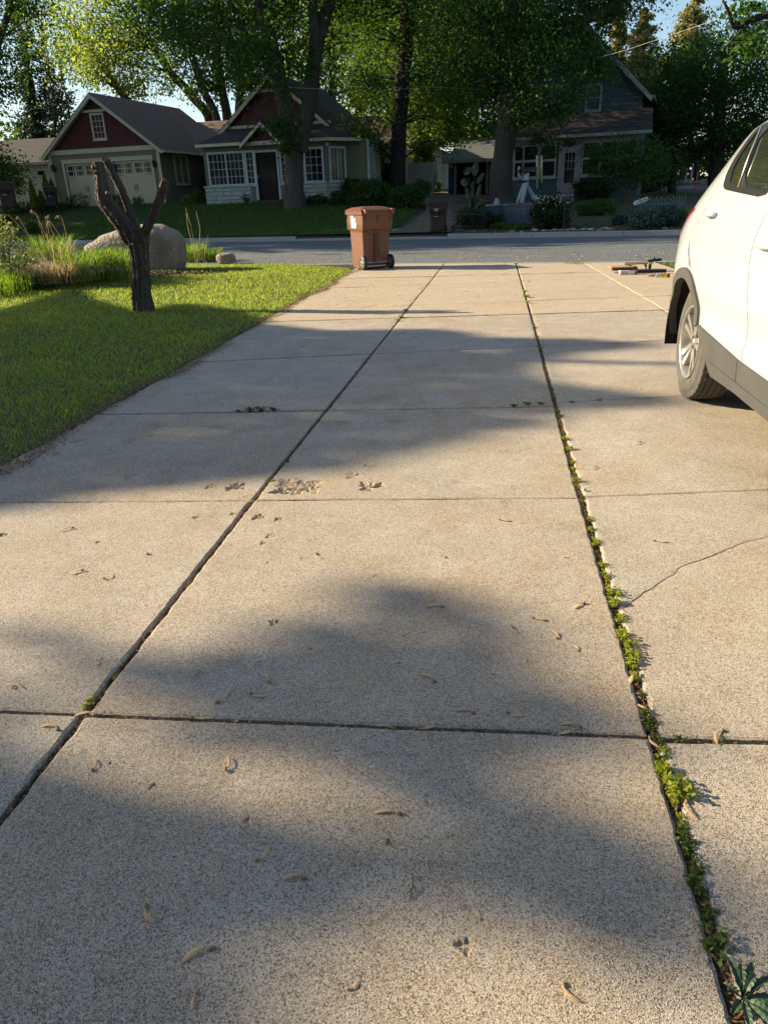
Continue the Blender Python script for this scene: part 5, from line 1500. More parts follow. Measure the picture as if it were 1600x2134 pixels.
wo_ = mb.build('window', M_white, hB); mb = MB(); fbox(mb, .22, Lf - .22, zw0, zw1, .03, .05); mb.build('pane', M_glass, wo_)
stonewall(0.02, Lf, gzb, zs, lambda u, d, z: facet(u, d - .04, z))
mb = MB(); fbox(mb, 0, Lf, gzb, zs, -.04, .1); fbox(mb, 0, Lf + .05, zs, zs + .09, -.1, .02); mb.build('foundation', M_stone, hB)
# dark recess wall behind the bay, then ivory side wall running back
wx = bx1 + .02
MB().box(bx1 - .02, wx + 1.0, by1 + .05, by1 + .15, gzb, ez).build('recess_wall', M_sage, hB)
sx = wx + .95
siding('side_wall', [(by1 + .1, gzb), (9.5, gzb), (9.5, ez - .05), (by1 + .1, ez - .05)], M_ivory, hB, sx, .24, axis='x')
for (a, b) in ((2.2, 3.0), (5.4, 6.3)): window(hB, a, b, gzb + 1.15, gzb + 2.6, 1, 2, M_white, w=sx, axis='x', t=.09)
siding('side_wall', [(0, gzb), (9.5, gzb), (9.5, ez), (0, ez)], M_greensid, hB, uL + .06, .2, axis='x')
MB().box(uL, sx - .07, 9.4, 9.5, gzb, ez).build('rear_wall', M_greensid, hB)
MB().tube([(sx + .1, by1 - .1, ez - .1), (sx + .1, by1 - .1, gzb + .45), (sx + .02, by1 - .8, gzb + .12)], .05, 8).build('downpipe', M_white, hB)
# main gable behind the porch
W0 = 1.9
pk = FB.pl(560, 147, W0 - .3); gL = FB.pl(446, 287, W0 - .3); gR = FB.pl(715, 284, W0 - .3)
gz_ = min(gL[1], gR[1])
sl = (pk[1] - gL[1]) / (pk[0] - gL[0]); sr = (pk[1] - gR[1]) / (gR[0] - pk[0])
zb0 = FB.pl(600, 285, W0)[1]
tri = [(pk[0] - (pk[1] - .15 - zb0) / sl, zb0), (pk[0] + (pk[1] - .15 - zb0) / sr, zb0), (pk[0], pk[1] - .15)]
siding('gable', tri, M_redside, hB, W0, .17)
cz = FB.pl(545, 193, W0)[1]
mb = MB().box(pk[0] - (pk[1] - .15 - cz) / sl, pk[0] + (pk[1] - .15 - cz) / sr, W0 - .09, W0 - .03, cz, cz + .14)
mb.build('trim', M_cream, hB)
roof_gable(hB, gL[0], gL[1], gR[0], gR[1], pk, W0 - .3, 9.8, M_roof_b, M_cream, 26, .18)
# porch roof: hipped skirt with a small gable over the door
eaL, eaR = FB.pl(409, 303, -.4), FB.pl(644, 288, -.4)
eU0, eU1 = eaL[0], FB.pl(683, 283, -.4)[0]; eZ = (eaL[1] + eaR[1]) / 2
tz = FB.pl(500, 268, W0 - .05)[1]
tU0, tU1 = FB.pl(480, 275, W0)[0], FB.pl(655, 270, W0)[0]
shingle_plane('porch_roof', (eU0, -.42, eZ), (eU1, -.42, eZ), (tU1, W0 - .05, tz), (tU0, W0 - .05, tz), M_roof_b, hB, 12)
shingle_plane('porch_roof', (eU1, -.42, eZ), (eU1 + 1.15, 1.0, eZ), (tU1 + .9, W0, tz), (tU1, W0 - .05, tz), M_roof_b, hB, 12)
shingle_plane('porch_roof', (eU0, 1.9, eZ), (eU0, -.42, eZ), (tU0, W0 - .05, tz), (tU0, W0, tz), M_roof_b, hB, 12)
mb = MB(); mb.bar((eU0 - .02, -.46, eZ - .06), (eU1, -.46, eZ - .06), .1, .13); mb.bar((eU1, -.46, eZ - .06), (eU1 + 1.18, 1.0, eZ - .06), .1, .13); mb.build('gutter', M_cream, hB)
mb = MB(); mb.box(eU0, eU1, -.4, .0, eZ - .12, eZ - .07); mb.build('soffit', M_cream, hB)
mb = MB(); mb.bar((tU0 - .1, W0 - .06, tz + .05), (tU1 + .9, W0 - .06, tz + .05), .06, .14); mb.build('flashing_board', M_cream, hB)
g0, g1, gp_ = FB.pl(500, 300, -.75), FB.pl(585, 292, -.75), FB.pl(542, 251, -.75)
for (a, sg) in ((g0, -1), (g1, 1)):
    shingle_plane('porch_gable_roof', (a[0], -.8, a[1]), (a[0], 1.2, a[1]), (gp_[0], 1.5, gp_[1]), (gp_[0], -.8, gp_[1]), M_roof_b, hB, 10)
mb = MB()
for a in (g0, g1): mb.hexa([(a[0], -.84, a[1] - .2), (a[0], -.76, a[1] - .2), (gp_[0], -.76, gp_[1] - .22), (gp_[0], -.84, gp_[1] - .22)], [(a[0], -.84, a[1] - .05), (a[0], -.76, a[1] - .05), (gp_[0], -.76, gp_[1] - .05), (gp_[0], -.84, gp_[1] - .05)])
mb.build('bargeboard', M_cream, hB)
siding('porch_gable', [(g0[0] + .25, eZ - .0), (g1[0] - .25, eZ - .0), (gp_[0], gp_[1] - .15)], M_redside, hB, -.42, .12)
mb = MB().box(g0[0] + .1, g1[0] - .1, -.5, -.4, eZ - .16, eZ - .02); mb.build('trim', M_white, hB)

# ---- neighbour's white house at the far left
PW = at(30, 345, 47.0); FW = Fac(PW, -6)
hW = thing('white_house', 'low white clapboard house with a small square window at the far left', 'house', tuple(PW), rad(-6))
u0, u1 = FW.pl(-120, 345)[0], FW.pl(118, 345)[0] + 1.0
zt_ = FW.pl(60, 340)[1]; zb_ = FW.pl(60, 430)[1] - .6
wa = (FW.pl(81, 370)[0], FW.pl(96, 370)[0], FW.pl(88, 367)[1], FW.pl(88, 356)[1])
siding('wall', [(u0, zb_), (u1, zb_), (u1, zt_), (u0, zt_)], M_whitesid, hW, 0, .14, holes=[(wa[0], wa[1], wa[2], wa[3])])
window(hW, wa[0], wa[1], wa[2], wa[3], 1, 1, M_whitesid, t=.05, sill=False)
q = FW.pl(60, 290, 4.5)
shingle_plane('roof', (u0 - .4, -.45, zt_), (u1 + .4, -.45, zt_), (u1 + .4, 4.5, q[1]), (u0, 4.5, q[1]), M_roof_b, hW, 18)
shingle_plane('roof', (u0 - .4, 9.4, zt_), (u1 + .4, 9.4, zt_), (u1 + .4, 4.5, q[1]), (u0, 4.5, q[1]), M_roof_b, hW, 4)
MB().box(u0 - .4, u1 + .4, -.5, -.42, zt_ - .14, zt_ + .0).build('gutter', M_whitesid, hW)
MB().box(u0, u1 - .1, .1, 9, zb_, zt_ - .01).build('core_wall', M_whitesid, hW)

# ---- grey shed-garage in the middle distance (C)
PC = at(950, 394, 45.0); FC = Fac(PC, -3)
hC = thing('shed', 'low grey roofed shed with a dark open doorway and blue-grey corner', 'shed', tuple(PC), rad(-3))
zc1 = FC.pl(980, 337)[1]; zc0 = -.3
cu0, cu1 = FC.pl(934, 360)[0], FC.pl(1060, 360)[0]; co0, co1 = FC.pl(951, 360)[0], FC.pl(1012, 360)[0]
M_blueg = mat('blue_grey_boards', (0.055, 0.085, 0.10), 0.8, var=(2, (0.04, 0.065, 0.08), 1)); M_groof = mat('grey_shingles', (0.13, 0.135, 0.135), 0.9, var=(3, (0.09, 0.095, 0.095), 1.2), bump=(30, .4, .02))
siding('wall', [(cu0, zc0), (co0, zc0), (co0, zc1), (cu0, zc1)], M_blueg, hC, 0, .2)
siding('wall', [(co1, zc0), (cu1, zc0), (cu1, zc1), (co1, zc1)], M_blueg, hC, 0, .2)
rectbox(MB(), co0 - .12, co0, zc0, zc1, -.05, .1).build('door_jamb', M_wtrim, hC); rectbox(MB(), co1, co1 + .12, zc0, zc1, -.05, .1).build('door_jamb', M_wtrim, hC)
q = FC.pl(1000, 290, 3)
shingle_plane('roof', (cu0 - .3, -.5, zc1 + .1), (cu1 + .5, -.5, zc1 + .1), (cu1 + .5, 3.2, q[1]), (cu0 + .5, 3.2, q[1]), M_groof, hC, 12)
shingle_plane('roof', (cu0 - .3, 6.9, zc1 + .1), (cu1 + .5, 6.9, zc1 + .1), (cu1 + .5, 3.2, q[1]), (cu0 + .5, 3.2, q[1]), M_groof, hC, 4)
MB().box(cu0 - .3, cu1 + .5, -.56, -.48, zc1 - .06, zc1 + .1).build('gutter', M_wtrim, hC)
mb = MB().box(cu0, cu0 + .08, .07, 6.5, zc0, zc1).box(cu1 - .08, cu1, .07, 6.5, zc0, zc1).box(cu0, cu1, 6.4, 6.5, zc0, zc1).box(cu0 + .09, cu1 - .09, .1, 6.3, zc1 - .05, zc1); mb.build('inner_wall', M_blueg, hC)
a = FC.pl(939, 344); o = MB().box(a[0] - .11, a[0] + .11, -.05, -.03, a[1] - .16, a[1] + .16).build('notice', mat('faded_pink', (.42, .25, .25), .7), hC)
MB().box(a[0] - .07, a[0] + .07, -.053, -.0505, a[1] - .02, a[1] + .03).build('notice_print', M_wtrim, o)

# white fence behind the vine: each pale board its own
PF = at(868, 398, 43.0); FF = Fac(PF, -2)
fen = thing('white_fence', 'tall white board fence in the sun behind the dark slim trunk', 'fence', tuple(PF), rad(-2))
u0, u1 = FF.pl(850, 370)[0], FF.pl(900, 370)[0]; zf1 = FF.pl(870, 338)[1]
k = 0; u_ = u0
while u_ < u1:
    MB().box(u_, u_ + .13, -.012 - .006 * (k % 2), .01, -.25, zf1 - .05 * (k % 3 == 0)).build('board', M_whitesid, fen); u_ += .14; k += 1
MB().box(u0, u1, .012, .06, .2, .3).box(u0, u1, .012, .06, zf1 - .35, zf1 - .25).build('rail', M_whitesid, fen)
PF2 = at(905, 395, 44.5)
fe2 = thing('patio_umbrella', 'furled cream garden umbrella beside the shed corner', 'umbrella', tuple(PF2)); h = at(912, 340, 44.5)[2] - PF2[2]
MB().lathe((0, 0, 0), [(.02, h + .1), (.05, h), (.16, h * .55), (.14, h * .2), (.05, h * .15)], 2, 10).build('canopy', mat('cream_canvas', (.55, .55, .42), .9), fe2, True); MB().tube([(0, 0, -.1), (0, 0, h * .3)], .03, 6).build('pole', M_wtrim, fe2)

# ---- blue two-storey house (D)
PD = at(1166, 413, 37.0); FD = Fac(PD, -13)
hD = thing('blue_house', 'slate blue two-storey house with a pale glazed porch and pinkish door', 'house', tuple(PD), rad(-13))
gd = -.4
pu0, pu1 = FD.pl(1070, 350)[0], FD.pl(1332, 350)[0]
pe = FD.pl(1200, 281)[1]; zsill = FD.pl(1100, 374)[1]
du = (FD.pl(1168, 360)[0], FD.pl(1202, 360)[0]); dt = FD.pl(1184, 310)[1]; db = FD.pl(1184, 412)[1]
rz_ = FD.pl(1100, 340)[1]
Wd = [(1072, 1088), (1092, 1119), (1126, 1155), (1214, 1244), (1251, 1281), (1288, 1322)]
MB().box(pu0, du[0] - .15, -.02, .12, gd, zsill).box(du[1] + .15, pu1, -.02, .12, gd, zsill).build('lower_wall', M_slate, hD)
ztop = FD.pl(1100, 302)[1]
MB().box(pu0, pu1, -.03, .10, ztop, pe).box(pu0, pu0 + .06, -.031, .10, zsill, ztop).build('upper_wall', M_wtrim, hD)
for k, (a, b) in enumerate(Wd):
    ua, ub = FD.pl(a, 345)[0], FD.pl(b, 345)[0]
    z0_, z1_ = zsill + .12, ztop - .08
    window(hD, ua, ub, z0_, z1_, 1, 1, M_wtrim, t=.075, sill=False)
    zm = z0_ + (z1_ - z0_) * .52
    MB().box(ua, ub, -.06, -.03, zm - .05, zm + .05).build('transom', M_wtrim, hD)
MB().box(pu0, du[0] - .15, -.14, -.03, zsill - .02, zsill + .05).box(du[1] + .15, pu1, -.14, -.03, zsill - .02, zsill + .05).build('window_ledge', M_wtrim, hD)
MB().box(du[0] - .15, du[1] + .15, .08, .14, gd, ztop).build('door_back_wall', M_wtrim, hD)
d = MB().box(du[0], du[1], -.03, .03, db, dt).build('front_door', M_pink, hD)
MB().box(du[0] + .16, du[1] - .14, -.045, -.032, db + .62, dt - .16).build('pane', M_glass, d)
mb = MB()
for i_ in range(1, 3): c = du[0] + .16 + (du[1] - du[0] - .3) * i_ / 3; mb.box(c - .012, c + .012, -.055, -.046, db + 1.2, dt - .16)
mb.box(du[0] + .16, du[1] - .14, -.056, -.046, db + 1.5, db + 1.53).box(du[0] + .16, du[1] - .14, -.056, -.046, db + 1.18, db + 1.2); mb.build('muntins', M_pink, d)
MB().box(du[0] - .14, du[0] - .002, -.06, .07, db, dt + .12).box(du[1] + .002, du[1] + .14, -.06, .07, db, dt + .12).box(du[0] - .002, du[1] + .002, -.06, .07, dt, dt + .12).build('door_frame', M_wtrim, d)
a = FD.pl(1187, 299)
o = MB().lathe((a[0], -.07, a[1]), [(.001, -.02), (.28, -.02), (.30, 0), (.28, .03)], 1, 24).build('oval_sign', M_black, hD); 
for v_ in o.data.vertices: v_.co.z = a[1] + (v_.co.z - a[1]) * .48
# porch roof
q0, q1, q2 = FD.pl(1078, 287, -.4), FD.pl(1337, 270, -.4), FD.pl(1240, 232, 2.0)
ezd = (q0[1] + q1[1]) / 2
shingle_plane('porch_roof', (pu0 - .5, -.45, ezd), (pu1 + .4, -.45, ezd), (pu1 + .2, 2.0, q2[1]), (pu0 + .4, 2.0, q2[1]), M_roof_d, hD, 14)
mb = MB().box(pu0 - .5, pu1 + .4, -.52, -.44, ezd - .14, ezd - .01); mb.build('gutter', M_wtrim, hD)
MB().box(pu0, pu1, -.44, -.02, pe - .1, pe - .04).build('soffit', M_slate, hD)
# upper storey
W1 = 2.0
mu1 = FD.pl(1336, 230, W1)[0]; pkD = FD.pl(1203, 60, W1); eRd = FD.pl(1358, 197, W1 - .4)
slp = .98
mu0 = pkD[0] - (mu1 - pkD[0])
zE = eRd[1] - .15; zP = zE + (eRd[0] - pkD[0]) * slp
siding('wall', [(mu0, gd), (mu1, gd), (mu1, zE + .2), (pkD[0], zP - .2), (mu0, zE + .2)], M_slate, hD, W1, .2)
siding('side_wall', [(W1, gd), (11, gd), (11, zE), (W1, zE)], M_slate, hD, mu1 - .002, .2, axis='x')
MB().box(mu0, mu0 + .1, W1, 11, gd, zE).box(mu0, mu1 - .1, 10.9, 11, gd, zE).build('rear_wall', M_slate, hD)
roof_gable(hD, pkD[0] - (eRd[0] - pkD[0]), eRd[1], eRd[0], eRd[1], (pkD[0], eRd[1] + (eRd[0] - pkD[0]) * slp), W1 - .4, 11.2, M_roof_b, M_wtrim, 20, .22)
for (a, b, c, d_) in ((1128, 1143, 205, 236), (1222, 1251, 178, 229)):
    u_a, zb2 = FD.pl(a, d_, W1); u_b, zt2_ = FD.pl(b, c, W1)
    window(hD, u_a, u_b, zb2, zt2_, 1, 2, M_wtrim, w=W1, t=.1, mt=.05)
MB().box(pu0, pu0 + .08, .1, W1, gd, pe).build('porch_end_wall', M_slate, hD)
MB().box(pu1 - .08, pu1, .1, W1, gd, pe).build('porch_end_wall', M_slate, hD)
# far reddish-roofed outbuilding behind the cottage
PR = at(735, 318, 52.0)
hR = thing('outbuilding', 'pale outbuilding with weathered reddish roof glimpsed right of the cottage', 'outbuilding', tuple(PR), rad(-7))
MB().box(0, 5.5, 0, 5, -4, 0).build('wall', M_ivory, hR)
shingle_plane('roof', (-.4, -.5, -.05), (5.9, -.5, -.05), (5.9, 2.6, 2.3), (-.4, 2.6, 2.3), mat('reddish_shingles', (.14, .085, .07), .9, var=(5, (.09, .06, .05), 1.2)), hR, 10)
# ------------------------------------------------------------------ trees
M_bark = mat('grey_bark', (0.07, 0.058, 0.05), 0.95, var=(5, (0.045, 0.036, 0.032), 1.5), var2=(1.2, (0.10, 0.083, 0.07), 1.0), bump=(12, 1.0, 0.09), stretch=(1, 1, 0.25))
M_barkd = mat('dark_bark', (0.045, 0.036, 0.032), 0.95, var=(5, (0.022, 0.018, 0.016), 1.5), bump=(12, 1.0, 0.08), stretch=(1, 1, 0.25))
L_dark = leaf_mat('maple_leaf_dark', (0.022, 0.055, 0.016), (0.035, 0.085, 0.02), (0.07, 0.13, 0.025), tr=0.38, tcol=(2.2, 2.2, .7))
L_mid = leaf_mat('maple_leaf_mid', (0.035, 0.08, 0.018), (0.06, 0.125, 0.022), (0.12, 0.18, 0.03), tr=0.42, tcol=(2.2, 2.0, .6))
L_sunlit = leaf_mat('maple_leaf_sunlit', (0.10, 0.16, 0.035), (0.17, 0.23, 0.055), (0.30, 0.31, 0.10), tr=0.55, tcol=(1.9, 1.9, .8))  # sunlit copy of the maple leaf: yellow sunlight put into the colour
L_spruce = leaf_mat('spruce_needles', (0.018, 0.038, 0.022), (0.028, 0.055, 0.03), (0.045, 0.075, 0.04), tr=0.12)
L_sprucelit = leaf_mat('sunlit_spruce_needles', (0.12, 0.14, 0.07), (0.19, 0.19, 0.10), (0.30, 0.26, 0.15), tr=0.45)  # gold of the low sun put into the needle colour
L_thuja = leaf_mat('thuja_leaf', (0.10, 0.15, 0.02), (0.16, 0.21, 0.03), (0.25, 0.27, 0.06), tr=0.35)
trng = np.random.default_rng(99)
def tree(name, label, base, trunks, ells, nleaf, lsize, lm, bm=M_bark, group=None, nc=34, sig=.135, nbr=14, flat=0.0, drop=0.0, bamp=.06, brad=.05, cat='tree', hollow=.35):
    """trunks: [(points, radii)], the first is the trunk, the rest limbs (world); ells: [(centre, (rx,ry,rz))] world"""
    base = np.array(base, float)
    o = thing(name, label, cat, tuple(base), 0, group)
    for k, (pts, rr) in enumerate(trunks):
        bark_tube(MB(base), pts, rr, 18 if rr[0] > .25 else 10, 7, bamp, k * 1.7, .25 if rr[0] > .2 else .5, True).build('trunk' if k == 0 else 'limb', bm, o, True)
    allp = np.array([p for pts, _ in trunks for p in pts[1:]])
    # clusters
    C_ = []; W_ = []
    vol = [e[1][0] * e[1][2] for e in ells]; tot = sum(vol)
    for (c, r), vv in zip(ells, vol):
        n = max(4, int(nc * len(ells) * vv / tot))
        d = trng.normal(0, 1, (n, 3)); d /= np.linalg.norm(d, axis=1)[:, None]
        rad_ = trng.uniform(hollow, 1.0, n) ** .7
        C_.append(np.array(c) + d * rad_[:, None] * np.array(r)); W_.append(np.full(n, min(r) * sig * 2.0 + .12))
    C_ = np.vstack(C_); W_ = np.concatenate(W_)
    per = max(8, int(nleaf / len(C_)))
    W_ = W_ * trng.uniform(.6, 1.5, len(W_))
    sg = np.repeat(np.stack([W_, W_, W_ * .62], 1), per, axis=0)
    cc = np.repeat(C_, per, axis=0)
    off = trng.normal(0, 1, cc.shape)
    P = cc + off * sg * 1.0
    v, f = leafquads(P - base, lsize * trng.uniform(.7, 1.25, len(P)), trng, flat, drop)
    link('crown', mesh_from('crown', v, f, lm), o)
    if nbr:
        mb = MB(base)
        for k in trng.choice(len(C_), min(nbr, len(C_)), replace=False):
            c = C_[k]; q = allp[np.argmin(np.linalg.norm(allp - c, axis=1) + 2.0 * np.maximum(0, allp[:, 2] - c[2]))]
            m_ = (q + c) / 2 + trng.normal(0, .12, 3) * np.linalg.norm(c - q) * .6 + np.array([0, 0, .08 * np.linalg.norm(c - q)])
            mb.tube([q, m_, c], [brad, brad * .6, brad * .2], 5)
        mb.build('branches', bm, o, True)
    return o
def P2(px, py, Y): return at(px, py, Y)
def E2(px, py, Y, rx, ry, dy=0.0, rd=None):
    q = at(px, py, Y + dy); s_ = (Y + dy) / 1500
    return (q, (rx * s_, rd if rd else rx * s_, ry * s_))
def trunk_px(Y, lst, dy=0.0):
    return ([at(px, py, Y + dy * k) for k, (px, py, w) in enumerate(lst)], [w * .42 * Y / 1500 for _, _, w in lst])
g_ = 'big shade trees across the street'
b1 = gt(615, 433); Y1 = b1[1]
tree('maple_tree', 'huge forked maple with ridged trunk growing in front of the cottage porch', b1,
     [trunk_px(Y1, [(614, 446, 62), (615, 430, 52), (614, 405, 44), (612, 360, 41), (612, 320, 43), (613, 290, 50)]),
      trunk_px(Y1, [(606, 315, 38), (600, 270, 36), (592, 215, 33), (580, 160, 31), (566, 100, 30), (552, 50, 27), (540, -20, 24), (520, -160, 16)], -.08),
      trunk_px(Y1, [(622, 315, 42), (632, 270, 36), (645, 215, 33), (653, 150, 31), (662, 90, 29), (676, 40, 27), (690, -10, 24), (715, -140, 16)], .06),
      trunk_px(Y1, [(655, 140, 24), (655, 60, 22), (652, -10, 19), (645, -120, 14)], -.05),
      trunk_px(Y1, [(594, 215, 22), (570, 165, 17), (535, 110, 15), (500, 50, 14), (470, -30, 11)], .2)],
     [E2(470, 50, Y1, 110, 85, 2), E2(545, 40, Y1, 65, 80, -1), E2(585, 215, Y1, 36, 75, -1.6), E2(600, 300, Y1, 10, 40, -1.2), E2(520, -120, Y1, 200, 120, 0), E2(720, -130, Y1, 170, 110, 0), E2(380, -30, Y1, 110, 90, 1), E2(585, 130, Y1, 60, 60, -1.8), E2(720, -60, Y1, 60, 40, 1.5)],
     52000, .125, L_dark, group=g_, nc=44, nbr=70, bamp=.07, drop=.35)
b2 = gt(829, 412); Y2 = b2[1]
tree('shade_tree', 'tall dark slim-trunked tree standing right of the cottage in deep shade', b2,
     [trunk_px(Y2, [(827, 425, 44), (828, 405, 38), (829, 340, 34), (832, 260, 33), (838, 170, 33), (845, 90, 32), (850, 20, 30), (852, -80, 24), (855, -200, 14)])],
     [E2(770, 110, Y2, 60, 110, 1), E2(770, 235, Y2, 45, 80, -1), E2(930, 110, Y2, 75, 110, 1), E2(900, 230, Y2, 70, 60, 2), E2(850, -80, Y2, 190, 110, 0), E2(745, 320, Y2, 26, 32, -1), E2(960, 290, Y2, 38, 42, 1), E2(800, 290, Y2, 25, 45, .5)],
     52000, .12, L_mid, M_barkd, g_, nc=34, nbr=60, bamp=.03)
b3 = gt(1045, 428); Y3 = b3[1]
tree('cottonwood_tree', 'thick-trunked old tree with sunlit bark patch beside the blue house', b3,
     [trunk_px(Y3, [(1040, 440, 62), (1040, 425, 50), (1042, 380, 43), (1046, 330, 42), (1054, 280, 43), (1062, 230, 44), (1066, 180, 40), (1070, 110, 38), (1072, 20, 34), (1075, -120, 22)]),
      trunk_px(Y3, [(1072, 265, 34), (1090, 215, 28), (1104, 160, 26), (1128, 108, 24), (1170, 66, 21), (1220, 40, 18), (1275, 15, 14), (1330, -20, 10)], -.15),
      trunk_px(Y3, [(1060, 190, 22), (1040, 120, 18), (1010, 60, 16), (980, -20, 12)], .1)],
     [E2(1010, 90, Y3, 100, 95, 0), E2(1150, 130, Y3, 75, 85, -1.5), E2(1205, 50, Y3, 85, 60, 0), E2(1120, 245, Y3, 46, 34, -1.2), E2(1228, 158, Y3, 42, 38, -1), E2(1170, 225, Y3, 24, 18, -1.3), E2(1090, -90, Y3, 230, 120, 0), E2(1300, 5, Y3, 75, 36, 0), E2(1140, 300, Y3, 30, 22, -.8), E2(1020, 215, Y3, 36, 50, 1)],
     62000, .115, L_dark, group=g_, nc=44, nbr=80, bamp=.09)
# grove behind the garage: several leaning stems
for k, (lst, lab, ee, lm, nl, Yk) in enumerate([
    ([(440, 262, 20), (400, 200, 18), (355, 150, 16), (320, 100, 13), (280, 50, 11), (240, 0, 9)], 'far-leaning thin stem of the grove behind the garage, leaves gold with sunlight', [(270, 60, 90, 70), (200, 100, 60, 60), (330, 120, 60, 60), (190, 20, 70, 50)], L_sunlit, 9000, 60),
    ([(455, 262, 18), (425, 190, 16), (398, 110, 15), (375, 40, 12), (360, -60, 9)], 'second leaning stem of the grove behind the garage', [(400, 110, 60, 60), (340, 20, 90, 60), (420, 190, 34, 34)], L_mid, 10000, 58),
    ([(475, 262, 22), (462, 180, 18), (450, 90, 16), (455, 0, 12), (460, -90, 9)], 'straight dark stem of the grove behind the low link roof', [(450, 120, 55, 60), (480, 30, 70, 60), (430, -60, 90, 60)], L_mid, 10000, 59),
    ([(498, 262, 20), (502, 180, 18), (520, 100, 14), (540, 20, 11)], 'stem standing just left of the cottage gable, behind the link roof', [(510, 130, 34, 50), (530, 180, 30, 40)], L_mid, 6000, 57),
    ([(300, 262, 18), (250, 190, 15), (200, 120, 12), (150, 60, 9)], 'thin crooked branching stem with sun-gilded leaves over the garage ridge', [(230, 150, 70, 45), (160, 130, 46, 40), (300, 170, 60, 40), (130, 60, 60, 60)], L_sunlit, 7000, 62)]):
    bb = at(lst[0][0], 420, Yk); bb = np.array([bb[0], Yk, float(terr(bb[0], Yk))])
    t0 = trunk_px(Yk, lst); t0 = ([bb + np.array([0, 0, -.2])] + t0[0], [t0[1][0] * 1.2] + t0[1])
    tree('grove_tree', lab, bb, [t0], [E2(a, b, Yk, c, d) for a, b, c, d in ee], nl, .21, lm, M_bark, 'grove behind the garage', nc=26, nbr=40, bamp=.04, brad=.06, sig=.15)
# mid background trees, sunlit behind the cottage and track
for k, (bx, lst, lab, ee, lm, nl, Yk) in enumerate([
    (700, [(700, 300, 16), (694, 200, 14), (690, 100, 12), (688, 10, 9)], 'slender light green tree close behind the cottage roof', [(690, 120, 50, 90), (700, 20, 70, 70)], L_mid, 9000, 56),
    (745, [(745, 300, 18), (748, 200, 16), (752, 100, 13)], 'leafy sunlit tree filling the gap right of the cottage roof', [(740, 130, 60, 110), (745, 240, 50, 70), (760, -10, 80, 70)], L_sunlit, 11000, 64),
    (885, [(885, 330, 34), (882, 250, 28), (878, 150, 24), (876, 40, 18)], 'pale-barked broad tree standing behind the vine arbour', [(880, 150, 80, 90), (900, 30, 120, 80), (850, 250, 40, 50), (960, 240, 60, 60)], L_mid, 15000, 50),
    (985, [(985, 300, 20), (990, 200, 16), (1000, 80, 12)], 'bushy green tree rising behind the shed roof', [(985, 220, 60, 70), (1000, 110, 80, 80), (1040, 280, 40, 30)], L_dark, 14000, 54),
    (600, [(600, 280, 20), (604, 120, 16), (610, 0, 12)], 'thin-stemmed tree behind the cottage gable seen between the maple forks', [(625, 90, 60, 80), (600, 0, 90, 60)], L_sunlit, 8000, 66),
    (820, [(820, 320, 20), (815, 200, 18), (810, 60, 14)], 'dense tree behind the slim dark trunk', [(810, 170, 60, 110), (830, 30, 90, 80), (800, 290, 44, 36)], L_mid, 13000, 60),
    (1090, [(1090, 300, 22), (1085, 100, 18)], 'dense dark tree closing the gap left of the blue house roof', [(1070, 130, 80, 100), (1100, 0, 120, 80)], L_dark, 13000, 58)]):
    bb = at(bx, 420, Yk); bb = np.array([bb[0], Yk, float(terr(bb[0], Yk))])
    t0 = trunk_px(Yk, lst); t0 = ([bb + np.array([0, 0, -.2])] + t0[0], [t0[1][0] * 1.2] + t0[1])
    tree('background_tree', lab, bb, [t0], [E2(a, b, Yk, c, d) for a, b, c, d in ee], nl, .21, lm, M_bark, 'trees in the back yards', nc=28, nbr=30, bamp=.04, brad=.07)
# conifers: whorled boughs
def conifer(label, px, pyt, pyb, Y, rpx, lm, n=9000, size=.16, group=None, seed=0, droop=.25, sparse=1.0):
    bb = at(px, 420, Y); bb = np.array([bb[0], Y, float(terr(bb[0], Y))])
    top = at(px, pyt, Y); zb_ = at(px, pyb, Y)[2]; H = top[2]; R = rpx * Y / 1500
    o = thing('spruce_tree', label, 'tree', tuple(bb), 0, group); rg = np.random.default_rng(seed)
    MB(bb).tube([bb + [0, 0, -.2], np.array([top[0], Y, (H + bb[2]) / 2]), top], [R * .085 + .05, R * .05 + .03, .02], 8).build('trunk', M_barkd, o, True)
    P = []; mb = MB(bb); nw = int((H - zb_) / .55)
    for w in range(nw):
        t = (w + .5) / nw; z = H - (H - zb_) * t; r_ = R * (t ** .75) * rg.uniform(.8, 1.1)
        for b in range(9):
            if rg.random() > sparse: continue
            z = H - (H - zb_) * min(1, max(0.0, (w + rg.uniform(-.4, 1.4)) / nw))
            a = rg.uniform(0, 2 * PI); L_ = r_ * rg.uniform(.55, 1.15)
            tip = np.array([top[0] + L_ * math.cos(a), Y + L_ * math.sin(a), z - droop * L_ * rg.uniform(-.6, 1.2)])
            if b % 2 == 0: mb.tube([(top[0], Y, z), tip], [.03, .01], 4)
            k = max(3, int(n / (nw * 8) * (.3 + t)))
            s_ = rg.uniform(.1, 1, k) ** .7
            q = np.array([top[0], Y, z]) + (tip - np.array([top[0], Y, z])) * s_[:, None]
            q += rg.normal(0, 1, (k, 3)) * np.array([.2, .2, .2]) * (0.4 + L_ * .35); P.append(q)
    mb.build('boughs', M_barkd, o, True)
    v, f = leafquads(np.vstack(P) - bb, size, rg, .5); link('crown', mesh_from('crown', v, f, lm), o)
    return o
conifer('dark spruce at the far left edge behind the white house', 22, -60, 330, 62, 62, L_spruce, 11000, .2, 'dark conifers at the left', 1)
conifer('dark spruce with thin top just left of the garage gable', 85, 60, 330, 66, 50, L_spruce, 8000, .2, 'dark conifers at the left', 2, sparse=.8)
conifer('small dark spruce between the other two at the left', 55, 150, 340, 60, 34, L_spruce, 6000, .2, 'dark conifers at the left', 3)
